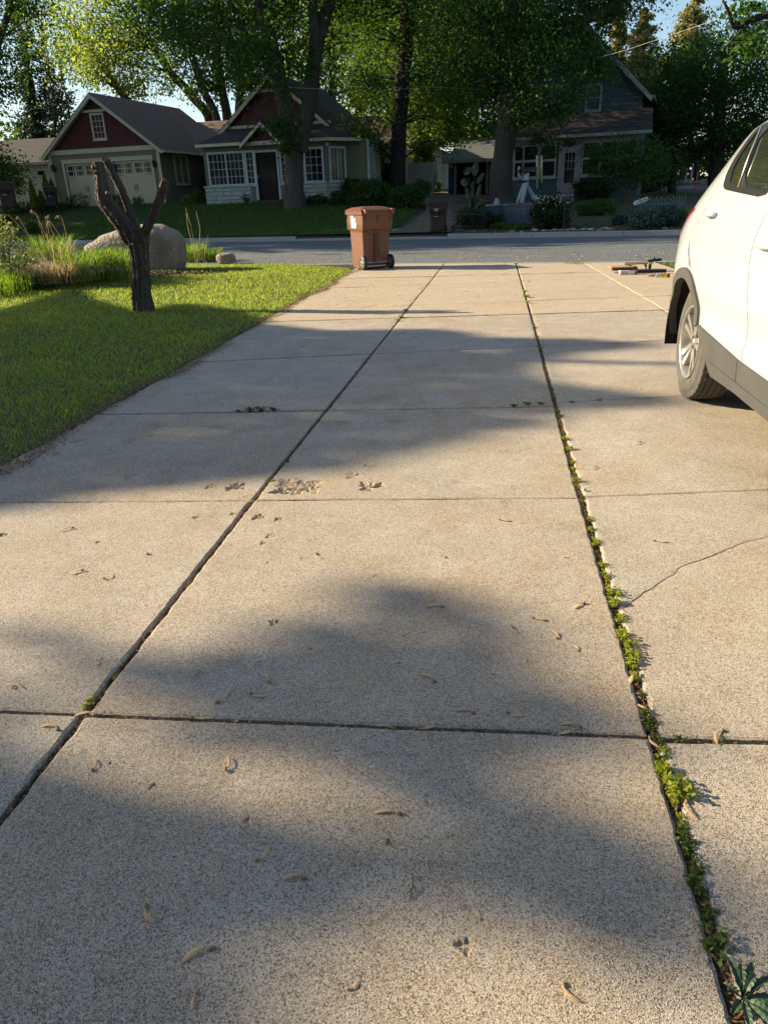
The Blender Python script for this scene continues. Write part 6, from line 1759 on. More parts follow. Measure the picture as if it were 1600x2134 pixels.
conifer('far spruce beside the garage gable, its lower trunk bare', 118, 90, 290, 72, 34, L_spruce, 4500, .2, 'dark conifers at the left', 4, sparse=.7)
conifer('golden-lit spruce with feathery top against the blue sky', 1448, -18, 160, 62, 60, L_sprucelit, 15000, .2, 'golden spruces at the right', 5, .35, .8)
conifer('broad spruce lit grey-gold directly behind the blue house eave', 1345, 20, 290, 60, 72, L_sprucelit, 34000, .2, 'golden spruces at the right', 6)
conifer('shorter gold-lit spruce between the blue house roof and its taller neighbours', 1290, 25, 200, 66, 46, L_sprucelit, 16000, .2, 'golden spruces at the right', 7)
# left: near dark tree top corner and bush by the white house
def simple_tree(name, lab, px, Y, lst, ee, nl, ls, lm, group=None, **kw):
    bb = at(px, 420, Y); bb = np.array([bb[0], Y, float(terr(bb[0], Y))])
    t0 = trunk_px(Y, lst); t0 = ([bb + np.array([0, 0, -.2])] + t0[0], [t0[1][0] * 1.2] + t0[1])
    return tree(name, lab, bb, [t0], [E2(a, b, Y, c, d, *r) for a, b, c, d, *r in ee], nl, ls, lm, group=group, **kw)
simple_tree('shade_tree', 'dark loose-crowned tree leaning in at the top left corner', -60, 44, [(-50, 350, 26), (-30, 200, 22), (0, 80, 16), (30, 0, 10)], [(10, 60, 75, 70), (-60, 150, 90, 90), (40, -40, 80, 60), (-40, 260, 70, 60), (25, 160, 40, 30)], 10000, .17, L_dark, nc=26, nbr=40)
simple_tree('small_tree', 'sunlit green crab apple in front of the white house', 10, 42, [(10, 400, 10), (8, 370, 8), (5, 340, 6)], [(5, 355, 42, 36), (-40, 340, 50, 50), (30, 385, 26, 14)], 7000, .14, L_mid, nc=24, nbr=18)
# right side trees
simple_tree('shade_tree', 'large dense dark maple behind the car roof', 1500, 40, [(1490, 380, 30), (1495, 300, 26), (1500, 200, 22), (1510, 100, 16)], [(1450, 170, 80, 80), (1540, 200, 110, 100), (1600, 120, 120, 80), (1480, 260, 90, 60), (1590, 300, 110, 60), (1430, 130, 55, 40), (1700, 150, 130, 120), (1440, 290, 55, 40)], 52000, .12, L_dark, group=g_, nc=48, nbr=60)
simple_tree('shade_tree', 'green maple between the blue house corner and the dense dark maple', 1400, 43, [(1400, 380, 18), (1405, 280, 16), (1410, 180, 12)], [(1410, 230, 50, 60), (1375, 270, 34, 46), (1420, 150, 40, 34)], 12000, .15, L_mid, group=g_, nc=30, nbr=30)
# overhanging branch top right: belongs to a tree right of the frame, on this side of the street
bt_ = np.array([9.5, 13.0, -.01])
tree('oak_tree', 'tree right of the drive whose bare-looking twigs hang into the top right corner', bt_,
     [([bt_ + [0, 0, -.1], bt_ + [0, .1, 2.5], bt_ + [-.2, .3, 5.0], bt_ + [-.6, .5, 7.5]], [.28, .24, .2, .12]),
      ([bt_ + [-.2, .3, 4.6], at(1600, 30, 13.3), at(1555, 52, 13.2), at(1528, 58, 13.2), at(1520, 30, 13.1), at(1505, 0, 13.0)], [.09, .05, .035, .03, .025, .015]),
      ([at(1555, 52, 13.2), at(1540, 68, 13.1), at(1522, 85, 13.0)], [.025, .015, .008])],
     [E2(1575, 20, 13.2, 34, 26, 0, .5), E2(1590, 80, 13.2, 26, 22, 0, .5), E2(1650, 40, 13.2, 60, 60, 0, .9), (bt_ + np.array([0, 0, 7.0]), (2.6, 2.4, 1.7))], 6500, .085, L_dark, M_barkd, nc=18, nbr=20, brad=.015)

# ---- trees left of the frame, on this side of the street: their shade falls over the drive.
SHADE = [
    # lower band
    [(-900, 1640), (0, 1650), (90, 1640), (190, 1592), (300, 1640), (420, 1672), (560, 1692), (700, 1742), (800, 1745), (900, 1690), (980, 1640), (1075, 1597), (1162, 1671), (1272, 1697), (1403, 1776), (1447, 1794), (1600, 1811), (1600, 2090), (1490, 2034), (1337, 2021), (1206, 1995), (1119, 1960), (987, 1859), (900, 1837), (830, 1830), (740, 1870), (760, 1990), (600, 2010), (520, 2060), (560, 2134), (400, 2300), (-900, 2300)],
    # middle tongue
    [(130, 1395), (120, 1372), (250, 1360), (400, 1380), (560, 1322), (680, 1290), (700, 1235), (760, 1217), (880, 1215), (966, 1252), (1110, 1285), (1070, 1312), (1150, 1370), (1230, 1450), (1290, 1470), (1345, 1515), (1350, 1560), (1250, 1572), (1110, 1590), (1020, 1640), (980, 1700), (900, 1780), (810, 1760), (800, 1700), (720, 1622), (620, 1590), (450, 1572), (350, 1532), (290, 1500), (400, 1440), (330, 1408)],
    [(-500, 1500), (0, 1500), (150, 1512), (100, 1600), (0, 1660), (-500, 1700)],
    [(0, 1310), (120, 1312), (135, 1338), (60, 1345), (0, 1335)],
    # big shade across drive and lawn
    [(-900, 600), (0, 594), (140, 590), (196, 622), (300, 655), (350, 630), (430, 636), (520, 655), (560, 676), (700, 690), (860, 684), (960, 690), (1010, 702), (1180, 706), (1380, 715), (1200, 735), (1090, 760), (1130, 790), (1260, 815), (1400, 826), (1400, 846), (1200, 852), (1110, 885), (1010, 902), (900, 930), (800, 960), (700, 975), (600, 985), (500, 1003), (350, 1013), (150, 1025), (60, 1062), (-900, 1120)],
]
tree_pts = []
rg = np.random.default_rng(31)
gx, gy = rg.uniform(-7.5, 4.2, 60000), rg.uniform(.3, 17.0, 60000)
# pixel of each ground point
Pw = np.stack([gx, gy, np.zeros_like(gx)], 1) - CC
pc = Pw @ CR                                   # rows: camera coords
px_ = CX + FPX * pc[:, 0] / pc[:, 2]; py_ = CY + FPX * pc[:, 1] / pc[:, 2]
inside = np.zeros(len(gx), bool)
for sp in SHADE: inside |= pip(px_, py_, sp)
# thin the rim so that it reads as leaves, and let a few flecks through
fleck = np.sin(gx * 6.1 + 2 * np.sin(gy * 4.3)) * np.sin(gy * 5.7 + 1.5 * np.sin(gx * 3.9)) > .86
inside &= ~fleck | (rg.random(len(gx)) < .8)
G = np.stack([gx, gy, np.zeros_like(gx)], 1)[inside]
tx = rg.uniform(-22.5, -18.5, len(G))
t_ = (tx - G[:, 0]) / S[0]
LP = G + S[None, :] * t_[:, None]
def shade_tree(label, tx0, ty0, sel, extra, seed):
    base = np.array([tx0, ty0, -.02]); rgg = np.random.default_rng(seed)
    o = thing('shade_tree', label, 'tree', tuple(base), 0, 'trees left of the driveway')
    mb = MB(base); bark_tube(mb, [base + [0, 0, -.1], base + [.1, 0, 2.0], base + [-.1, .2, 4.0], base + [.2, .1, 6.5], base + [0, 0, 9.5]], [.32, .27, .23, .17, .06], 14, 7, .06, seed, .3); mb.build('trunk', M_bark, o, True)
    P = sel
    if extra:
        Q = []
        for (c, r, n) in extra:
            d = rgg.normal(0, 1, (n, 3)); d /= np.linalg.norm(d, axis=1)[:, None]
            Q.append(np.array(c) + d * (rgg.uniform(.3, 1, n) ** .6)[:, None] * np.array(r))
        P = np.vstack([P] + Q)
    v, f = leafquads(P - base, .19, rgg, .1)
    link('crown', mesh_from('crown', v, f, L_dark), o)
    mb = MB(base)
    ks = rgg.choice(len(sel), 26)
    for k in ks:
        c = sel[k]; z0 = rgg.uniform(2.5, 6.5); q = base + [0, 0, z0]
        if c[2] < z0: q = base + [0, 0, max(2.0, c[2] - 1)]
        mb.tube([q, (q + c) / 2 + [0, 0, .3], c], [.05, .03, .01], 5)
    mb.build('branches', M_bark, o, True)
    return o
selA = LP[LP[:, 1] < 5.2]; selB = LP[LP[:, 1] >= 5.2]
shade_tree('leafy maple left of the frame whose shade falls on the nearest slabs', -20.8, 2.6, selA, [((-20.5, -1.5, 8.5), (2.6, 2.6, 2.2), 2500)], 1)
shade_tree('leafy maple left of the frame whose shade falls across lawn and mid drive', -21.0, 9.0, selB, None, 2)

# ---- behind the camera: unseen garage and trees added to darken window reflections
hm = thing('reflection_garage', 'slate garage added behind the viewpoint to darken window reflections', 'garage', (0, -9, 0))
siding('wall', [(-9, 0), (9, 0), (9, 2.9), (-9, 2.9)], M_slate, hm, 0, .2); hm.rotation_euler = (0, 0, PI)
shingle_plane('roof', (-9.5, -.5, 2.9), (9.5, -.5, 2.9), (9.5, 4.5, 5.2), (-9.5, 4.5, 5.2), M_roof_b, hm, 14)
MB().box(-2.5, 2.5, -.06, -.03, 0, 2.3).build('garage_door', M_whitesid, hm)
for k, (x_, y_) in enumerate(((-12, -17), (3, -19), (14, -15), (-22, -14), (24, -18), (-33, -20), (36, -15), (-5, -24), (9, -25), (-46, -16), (50, -18))):  # unseen trees put in to darken what the glass reflects
    b_ = np.array([x_, y_, 0.0])
    tree('reflection_tree', 'broad leafy tree added out of view to darken window reflections', b_, [([b_, b_ + [0, 0, 3], b_ + [.3, 0, 7]], [.3, .25, .12])], [(b_ + np.array([0, 0, 7.5]), (6.5, 4.0, 6.5))], 5000, .6, L_mid, group='added trees behind the viewpoint', nc=60, nbr=12)

# ---- trees left of the frame across the street: they keep the far yards in morning shade
for k, (x_, y_, h_) in enumerate(((-30.5, 33.0, 9.5), (-32, 38.5, 10.5), (-41, 34.0, 12), (-43, 42, 12), (-52, 36, 14), (-36, 29.0, 11.5))):
    b_ = np.array([x_, y_, 1.2])
    tree('shade_tree', ['broad maple outside the frame across the street, nearest the white house', 'second maple outside the frame across the street', 'tall maple outside the frame farther along the street', 'tree outside the frame behind the white house yard', 'farthest tree outside the frame along the street', 'kerbside tree outside the frame across the street'][k], b_,
         [([b_ + [0, 0, -.3], b_ + [0, 0, 3], b_ + [.3, 0, h_]], [.35, .3, .15])], [(b_ + np.array([0, 0, h_]), (4.8, 3.5, h_ * .64))], 8500, .46, L_dark, group='street trees outside the frame at the left', nc=70, nbr=14, sig=.12)
# far woodland that closes the view between the houses
rg = np.random.default_rng(77)
n = 26000; x = rg.uniform(-90, 90, n); hh = 6.0 + 2.0 * np.sin(x * .21) + 1.4 * np.sin(x * .57 + 1)
z = 1.5 + hh * rg.random(n) ** .8; y = 84 + rg.uniform(-3, 6, n) - (x * .06)
v, f = leafquads(np.stack([x, y, z], 1), .75, rg)
tag(link('woodland', mesh_from('woodland', v, f, L_dark)), kind='stuff')
# ------------------------------------------------------------------ weeds in the joints
M_weed = leaf_mat('weed_leaf', (0.17, 0.23, 0.025), (0.26, 0.32, 0.04), (0.38, 0.40, 0.09), tr=0.45, tcol=(1.8, 1.6, .6))
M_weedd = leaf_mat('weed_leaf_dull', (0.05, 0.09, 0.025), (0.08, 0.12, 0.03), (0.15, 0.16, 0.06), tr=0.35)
def weed_mesh(seed, n=130, r=.03, h=.022, m_=None):
    rg = np.random.default_rng(seed); P = []
    for s_ in range(9):
        a = rg.uniform(0, 2 * PI); L_ = r * rg.uniform(.4, 1.1)
        for q in range(n // 9):
            t = rg.uniform(.1, 1)
            P.append((L_ * t * math.cos(a) * .62 + rg.normal(0, .003), L_ * t * math.sin(a) * 1.25 + rg.normal(0, .003), h * (.2 + .9 * math.sin(t * 2.2)) * rg.uniform(.6, 1.1)))
    v, f = leafquads(np.array(P), .0085, rg, .45)
    return mesh_from('leaves', v, f, m_ or M_weed)
def weed_stems(seed, r=.03, h=.02):
    rg = np.random.default_rng(seed); mb = MB()
    for s_ in range(7):
        a = rg.uniform(0, 2 * PI); L_ = r * rg.uniform(.4, 1.0)
        mb.tube([(0, 0, -.012), (L_ * .4 * math.cos(a) * .6, L_ * .4 * math.sin(a), h * .7), (L_ * math.cos(a) * .6, L_ * math.sin(a), h)], [.0012, .001, .0006], 4)
    o = mb.build('stems', M_weedd); me = o.data; bpy.data.objects.remove(o); return me
WM = [(weed_mesh(k), weed_stems(k)) for k in range(5)]
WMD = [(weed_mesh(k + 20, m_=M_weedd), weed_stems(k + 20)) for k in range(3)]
WEEDS = [  # px, py, scale, label (or None), dull
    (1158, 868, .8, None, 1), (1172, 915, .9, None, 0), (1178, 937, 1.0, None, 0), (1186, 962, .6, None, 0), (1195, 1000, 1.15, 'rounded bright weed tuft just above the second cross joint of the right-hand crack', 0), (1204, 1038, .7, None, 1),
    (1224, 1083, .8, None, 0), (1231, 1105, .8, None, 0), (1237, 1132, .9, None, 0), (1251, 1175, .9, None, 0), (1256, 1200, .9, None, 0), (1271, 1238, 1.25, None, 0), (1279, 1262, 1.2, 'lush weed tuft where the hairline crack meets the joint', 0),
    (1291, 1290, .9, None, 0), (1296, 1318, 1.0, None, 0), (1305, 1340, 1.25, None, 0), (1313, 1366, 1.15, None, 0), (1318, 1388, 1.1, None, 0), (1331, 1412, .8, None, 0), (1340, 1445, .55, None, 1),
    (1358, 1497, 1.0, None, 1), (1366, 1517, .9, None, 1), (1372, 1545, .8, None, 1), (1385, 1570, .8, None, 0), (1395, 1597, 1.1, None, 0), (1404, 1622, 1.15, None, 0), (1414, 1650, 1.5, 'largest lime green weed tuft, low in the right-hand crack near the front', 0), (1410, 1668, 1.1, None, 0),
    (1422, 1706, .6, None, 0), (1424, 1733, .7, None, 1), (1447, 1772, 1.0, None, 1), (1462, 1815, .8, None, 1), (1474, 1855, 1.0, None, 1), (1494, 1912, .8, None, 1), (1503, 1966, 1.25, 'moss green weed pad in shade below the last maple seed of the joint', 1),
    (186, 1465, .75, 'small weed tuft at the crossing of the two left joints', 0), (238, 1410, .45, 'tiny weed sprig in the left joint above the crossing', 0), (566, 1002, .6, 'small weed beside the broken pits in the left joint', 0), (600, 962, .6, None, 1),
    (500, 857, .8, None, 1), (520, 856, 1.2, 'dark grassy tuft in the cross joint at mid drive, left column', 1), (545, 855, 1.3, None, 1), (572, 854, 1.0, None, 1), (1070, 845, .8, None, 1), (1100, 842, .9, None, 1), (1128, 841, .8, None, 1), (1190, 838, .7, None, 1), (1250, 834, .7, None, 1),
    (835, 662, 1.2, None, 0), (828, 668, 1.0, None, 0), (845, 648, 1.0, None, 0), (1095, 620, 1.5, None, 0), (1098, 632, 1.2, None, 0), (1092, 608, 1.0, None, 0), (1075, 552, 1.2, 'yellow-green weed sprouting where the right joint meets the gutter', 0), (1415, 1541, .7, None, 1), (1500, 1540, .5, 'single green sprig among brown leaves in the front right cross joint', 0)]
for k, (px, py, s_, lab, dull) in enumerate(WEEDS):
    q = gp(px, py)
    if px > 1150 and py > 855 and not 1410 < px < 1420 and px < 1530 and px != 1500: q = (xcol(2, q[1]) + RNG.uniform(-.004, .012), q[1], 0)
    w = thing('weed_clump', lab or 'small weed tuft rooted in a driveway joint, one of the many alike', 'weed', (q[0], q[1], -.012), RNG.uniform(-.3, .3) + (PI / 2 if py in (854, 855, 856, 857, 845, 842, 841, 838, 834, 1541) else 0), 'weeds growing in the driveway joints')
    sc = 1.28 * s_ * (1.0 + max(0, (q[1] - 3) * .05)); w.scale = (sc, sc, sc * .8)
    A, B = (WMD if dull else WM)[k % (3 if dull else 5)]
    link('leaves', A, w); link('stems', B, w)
# low creeping tufts filling the weedy joint between the bigger ones
for k in range(44):
    y_ = float(RNG.uniform(1.05, 5.1)) if k < 32 else float(RNG.uniform(5.3, 9))
    w = thing('weed_clump', 'small weed tuft rooted in a driveway joint, one of the many alike', 'weed', (xcol(2, y_) + RNG.uniform(-.006, .012), y_, -.012), RNG.uniform(-.3, .3), 'weeds growing in the driveway joints')
    sc = float(RNG.uniform(.45, .95)) * (1 + .06 * max(0, y_ - 2)); w.scale = (sc, sc * 1.3, sc * .45)
    A, B = (WM if k % 3 else WMD)[k % 3]; link('leaves', A, w); link('stems', B, w)
# dandelion-like rosette bottom right
q = gp(1545, 2085)
dn = thing('dandelion_plant', 'dark rosette weed with long toothed leaves in the front right corner', 'weed', (q[0], q[1], -.015))
for k, (a, L_, up) in enumerate([(80, .10, .6), (62, .12, .5), (35, .12, .35), (5, .11, .2), (-20, .12, .25), (-60, .11, .3), (-95, .10, .3), (105, .12, .9), (140, .06, .4), (-130, .07, .3), (50, .08, 1.0), (-40, .09, .5)]):
    L_ *= .62; a = rad(a); d = np.array([math.cos(a), math.sin(a), 0]); s2 = np.array([-d[1], d[0], 0]); v = []; f = []
    for i_ in range(13):
        t = i_ / 12; c = d * L_ * t + np.array([0, 0, .018 + L_ * up * .55 * math.sin(t * 2.4)])
        w_ = .010 * (.12 + math.sin(PI * min(1, t * .96)) * .6 * (1.25 if i_ % 2 else .8)) * (1 if t > .2 else .4)
        v += [c - s2 * w_ + [0, 0, .003], c + [0, 0, -.001], c + s2 * w_ + [0, 0, .003]]
        if i_: b = 3 * i_; f += [(b - 3, b - 2, b + 1, b), (b - 2, b - 1, b + 2, b + 1)]
    link('leaf', mesh_from('leaf', v, f, mat('dandelion_leaf', (.03, .065, .03), .5, var=(40, (.05, .09, .035), 1.5)) if 'dandelion_leaf' not in bpy.data.materials else bpy.data.materials['dandelion_leaf']), dn)

# ------------------------------------------------------------------ maple seeds
M_seed = leaf_mat('maple_seed_wing', (0.50, 0.33, 0.18), (0.62, 0.44, 0.26), (0.70, 0.56, 0.38), tr=0.25, tcol=(1.3, 1.1, .8))
M_nut = mat('maple_seed_nut', (0.22, 0.12, 0.06), 0.7, var=(200, (0.30, 0.19, 0.10), 1.5))
def samara(seed):
    rg = np.random.default_rng(seed); bend = rg.uniform(.3, .9); L_ = .046
    v = []; f = []; n = 12
    for i_ in range(n + 1):
        t = i_ / n; x = L_ * (t - .5); yc = bend * .012 * (t - .35) ** 2 * 4
        w_ = .0042 * (0.35 + 1.05 * smooth((t - .15) / .5)) * (1 - smooth((t - .86) / .14) * .75)
        up = .0022 + .0045 * math.sin(t * PI) * rg.uniform(.8, 1.1)
        v += [(x, yc - w_ * .7, up), (x, yc + w_ * .25, up + .0012), (x, yc + w_, up - .001)]
        if i_: b = 3 * i_; f += [(b - 3, b - 2, b + 1, b), (b - 2, b - 1, b + 2, b + 1)]
    wing = mesh_from('wing', v, f, M_seed, True)
    mb = MB(); mb.lathe((-L_ * .45, .0005 + bend * .012 * .5, .0035), [(.0003, -.007), (.0032, -.004), (.0042, 0), (.0032, .004), (.0003, .007)], 0, 8)
    o = mb.build('nut', M_nut, None, True); nut = o.data; bpy.data.objects.remove(o)
    return wing, nut
SM = [samara(k) for k in range(6)]
SEEDS = [  # px, py, px2, py2 (ends in the photo), label
    (474, 1606, 484, 1580, 'upright tan maple seed lying in the light patch below the front cross joint'),
    (880, 1402, 907, 1420, 'pale curved maple seed in shade above the front cross joint, mid slab'),
    (456, 1466, 482, 1446, 'tilted brown maple seed above the joint, left of centre'),
    (552, 1405, 562, 1424, 'small upright maple seed in shade left of centre'),
    (522, 1451, 553, 1459, 'thin flat maple seed just right of the tilted brown one'),
    (98, 1508, 124, 1520, 'maple seed on the left slab just below the cross joint'),
    (196, 1607, 207, 1584, 'curved seed at the left edge of the front slab'),
    (165, 1486, 200, 1490, 'reddish seed lying across the crossing of the two left joints'),
    (395, 1500, 446, 1503, 'reddish seed pair wedged in the front cross joint'),
    (788, 1512, 820, 1520, 'maple seed resting on the joint edge, mid slab'),
    (870, 1522, 903, 1523, 'maple seed in the joint just right of mid slab'),
    (955, 1476, 987, 1485, 'brown maple seed above the joint, right of centre'),
    (1058, 1490, 1088, 1499, 'reddish thin seed above the joint'),
    (1171, 1505, 1208, 1515, 'long pale curved seed near the right end of the joint'),
    (1155, 1535, 1190, 1530, 'arched brown seed lying in the joint near its right end'),
    (783, 1691, 832, 1697, 'fat tan maple seed alone in shade below the joint'),
    (540, 1797, 568, 1773, 'orange-tan seed tilted up, front slab left of centre'),
    (592, 1824, 634, 1828, 'broad pale seed lying level on the front slab'),
    (303, 1893, 308, 1929, 'crumpled upright pale seed in the dark shade at front left'),
    (380, 1994, 440, 1975, 'largest curved seed, front left of the picture'),
    (727, 2065, 749, 2050, 'small orange seed near the bottom centre'),
    (397, 2103, 410, 2071, 'brown upright seed at the bottom left'),
    (1168, 2056, 1194, 2097, 'pale seed with a thread-like stalk at the bottom right of centre'),
    (1498, 1982, 1526, 1974, 'pale seed on dark soil at the end of the weedy joint'),
    (645, 1355, 652, 1368, None), (893, 1262, 922, 1265, 'thin level seed on the bright slab above the middle shade'),
    (1110, 1291, 1138, 1297, 'brown seed at the right rim of the middle shade'), (1192, 1268, 1215, 1259, 'tilted seed in full sun left of the weedy joint'),
    (1062, 1308, 1070, 1322, None), (1161, 1318, 1162, 1332, None), (841, 1326, 852, 1320, None), (1201, 1346, 1205, 1358, None), (1363, 1130, 1392, 1134, 'pale seed alone on the sunlit right slab'),
    (148, 1196, 172, 1190, 'brown seed on the sunlit left slab'), (220, 1208, 238, 1199, None), (126, 1106, 152, 1101, None), (762, 972, 780, 968, None), (1318, 927, 1334, 921, None), (1040, 1085, 1062, 1089, None),
    (915, 1157, 928, 1163, None), (655, 1156, 664, 1168, None), (994, 1900, 1002, 1914, 'stubby seed in half shade right of centre, front slab'), (418, 1750, 430, 1740, None), (22, 1424, 30, 1434, None), (40, 1428, 46, 1436, None),
    (1307, 1424, 1324, 1406, 'broad seed leaning on weeds at the left lip of the crack'), (1422, 1672, 1433, 1706, 'long seed leaning into the crack under the largest weed'), (1476, 1549, 1502, 1520, 'upright brown seed standing in the right cross joint'), (1350, 1540, 1362, 1560, 'reddish seed at the crossing of the right joints'), (1340, 1470, 1354, 1500, 'orange brown dead leaf piece between the weeds'),
    (1440, 1890, 1448, 1915, None), (280, 1418, 270, 1424, None), (1030, 1457, 1046, 1461, None), (815, 1383, 832, 1381, None), (603, 1003, 622, 1001, None), (1229, 977, 1240, 973, None)]
for k, (ax_, ay_, bx_, by_, lab) in enumerate(SEEDS):
    A, B = gp(ax_, ay_), gp(bx_, by_); d = B - A; L_ = float(np.linalg.norm(d[:2])); m_ = (A + B) / 2
    tall = L_ > .085
    L_ = min(max(L_ * 1.12, .024), .066)
    s_ = thing('maple_seed', lab or 'small maple seed scattered on the driveway slabs, one of the lesser ones', 'seed', (m_[0], m_[1], .001), math.atan2(d[1], d[0]) + (PI if k % 2 else 0), 'maple seeds fallen on the driveway')
    sc = L_ / .046; s_.scale = (sc, min(sc, 1.25), min(sc, 1.2)); 
    if k % 3 == 0: s_.rotation_euler[0] = .25
    W_, N_ = SM[k % 6]; link('wing', W_, s_); link('nut', N_, s_)
q = gp(858, 1850); mb = MB().tube([(0, -.03, .004), (.003, 0, .012), (-.002, .03, .008)], .0018, 5).tube([(.003, 0, .012), (.012, -.014, .005)], .0012, 4).tube([(0, -.01, .01), (-.01, -.02, .004)], .0012, 4)
tag(mb.build('twig', M_litter if False else M_cut, None, loc=(q[0], q[1], 0)), 'short forked twig standing proud on the front slab right of centre', 'twig')
# pebbles
for k, (px, py, r_) in enumerate([(493, 1505, .006), (700, 1566, .005), (582, 1790, .006), (1395, 1917, .006), (1217, 1022, .01), (307, 1155, .008), (520, 1505, .004), (1380, 1575, .008)]):
    q = gp(px, py); tag(MB().lathe((0, 0, 0), [(.0005, -.4 * r_), (r_ * .8, -.2 * r_), (r_, .2 * r_), (r_ * .6, .6 * r_), (.0005, .75 * r_)], 2, 8).build('pebble', M_kerb, None, loc=(q[0], q[1], r_ * .4)), 'tiny pale pebble on the driveway, one of a scattered few', 'pebble', 'pebbles on the driveway')

# ------------------------------------------------------------------ things dumped at the end of the driveway (right)
def gz3(px, py): q = gp(px, py); return np.array([q[0], q[1], 0.0])
M_card = mat('cardboard', (0.42, 0.28, 0.14), 0.85, var=(9, (0.34, 0.22, 0.11), 1)); M_cardd = mat('brown_board', (0.16, 0.08, 0.045), 0.8)
q = gz3(1305, 562)
bx = thing('cardboard_box', 'flattened cardboard pieces with a brown lid flap at the end of the drive', 'cardboard', tuple(q))
MB().box(-.28, .18, -.1, .14, 0, .05).build('tray', M_cardd, bx); MB().hexa([(-.30, -.16, .05), (.10, -.16, .05), (.10, .12, .055), (-.34, .12, .055)], [(-.30, -.16, .065), (.10, -.16, .065), (.10, .12, .07), (-.34, .12, .07)]).build('flap', M_card, bx)
MB().hexa([(-.05, -.06, .09), (.36, -.08, .10), (.34, .16, .11), (-.02, .16, .10)], [(-.05, -.06, .105), (.36, -.08, .115), (.34, .16, .125), (-.02, .16, .115)]).build('lid_flap', M_cardd, bx)
q = gz3(1298, 572); tb = thing('sealant_tube', 'pointed white tube with dark print and a red collar lying on the drive', 'tube', tuple(q), rad(4))
MB().lathe((0, 0, .035), [(.004, -.16), (.022, -.09), (.03, -.085)], 0, 12).build('nozzle', M_cardd, tb, True); MB().lathe((0, 0, .035), [(.001, -.086), (.034, -.085), (.035, .20), (.001, .20)], 0, 16).build('barrel', M_sticker, tb, True)
MB().lathe((0, 0, .035), [(.0353, -.06), (.0353, .07)], 0, 16).build('printed_band', mat('tube_print', (.25, .22, .35), .6, var=(60, (.7, .7, .75), 3)), tb, True); MB().lathe((0, 0, .035), [(.036, .19), (.039, .2), (.039, .235), (.001, .236)], 0, 16).build('collar', mat('tube_red', (.5, .03, .03), .4), tb, True)
q = gz3(1345, 570); sp2 = thing('coil_hose', 'black ribbed coil lying beside the white tube', 'coil', tuple(q), rad(6)); mb = MB()
for k in range(19): mb.lathe((-.2 + k * .03, 0, .035), [(.024, -.012), (.036, -.004), (.036, .004), (.024, .012)], 0, 10)
mb.build('coil', M_black, sp2, True); MB().tube([(.36, 0, .03), (.6, .02, .02), (.85, .0, .015)], .008, 6).build('rod', M_cardd, sp2, True)
q = gz3(1350, 561); dl_ = thing('dry_leaf', 'dark curled spiky leaves standing beside the cardboard', 'leaves', tuple(q)); v, f = arch_blades((0, 0, 0), 9, .05, .22, .035, 1.2, np.random.default_rng(4)); link('leaves', mesh_from('leaves', v, f, M_dkleaf), dl_)
q = gz3(1358, 576); ht = thing('orange_handle', 'short orange tool handle lying on the drive', 'tool', tuple(q)); MB().tube([(-.09, 0, .015), (.06, 0, .015)], .014, 8).build('grip', mat('orange_plastic', (.5, .13, .04), .45), ht, True); MB().tube([(.06, 0, .015), (.11, 0, .015)], .008, 6).build('shank', M_black, ht, True)
q = gz3(1381, 579); wr = thing('snack_wrapper', 'crumpled yellow and red wrapper beside the rear wheel', 'wrapper', tuple(q))
rg = np.random.default_rng(12)
def crump(w, h, x0):
    nx, ny = 9, 6; v = [(x0 + w * (i_ / nx - .5), .02 * rg.normal() * .3 + .03 * (j / ny), h * j / ny * (1 + .12 * rg.normal()) + .004) for j in range(ny + 1) for i_ in range(nx + 1)]
    f = [(j * (nx + 1) + i_, j * (nx + 1) + i_ + 1, (j + 1) * (nx + 1) + i_ + 1, (j + 1) * (nx + 1) + i_) for j in range(ny) for i_ in range(nx)]; return v, f
for (nm, w, h, x0, c) in (('clear_end', .1, .07, -.09, (.55, .55, .45)), ('yellow_panel', .1, .06, .0, (.75, .6, .04)), ('red_panel', .06, .065, .08, (.6, .06, .02))): v, f = crump(w, h, x0); link(nm, mesh_from(nm, v, f, mat('wrapper_' + nm, c, .35)), wr)
q = gp(1195, 549); clump_plant('grass_clippings', 'heap of cut green clippings at the end of the drive, middle column', 'clippings', (q[0], q[1], 0), [('blades', M_lily, 90, .22, .05, .012, 3, 1.2)], None, 44)
q = gz3(1362, 547); v_ = thing('garden_stake', 'black clip of scrap lying on the grass by the gutter', 'scrap', tuple(q)); MB().bar((-.12, 0, .03), (.14, .04, .05), .05).build('bar', M_black, v_); MB().bar((-.05, -.05, .02), (.02, .08, .08), .03).build('hook', M_black, v_)

# ------------------------------------------------------------------ plants and ornaments across the street
def base_at(px, py): b = gt(px, py); return b
def bush(px, py, w, h, label, m_, n=1800, size=.09, name='bush', cat='bush', group=None, seed=1, up=0.0, dy=0.0):
    b = gt(px, py); b = b + np.array([0, dy, 0]); s_ = b[1] / 1500; rx, rz = w / 2 * s_, h * s_
    return shrub(name, label, cat, b, [(0, 0, rz * .45 + up, rx, rx * .8, rz * .55)], n, size, m_, group, seed)
L_bright = leaf_mat('bright_leaf', (0.09, 0.16, 0.02), (0.15, 0.22, 0.03), (0.25, 0.28, 0.06), tr=0.4)
L_teal = leaf_mat('teal_leaf', (0.04, 0.08, 0.065), (0.065, 0.12, 0.10), (0.11, 0.17, 0.145), tr=0.3)
L_shade = leaf_mat('shade_leaf', (0.018, 0.042, 0.014), (0.028, 0.06, 0.018), (0.05, 0.085, 0.022), tr=0.3)  # darker leaf copy: shade across the street put into its colour
g2 = 'low bushes in front of the garage'
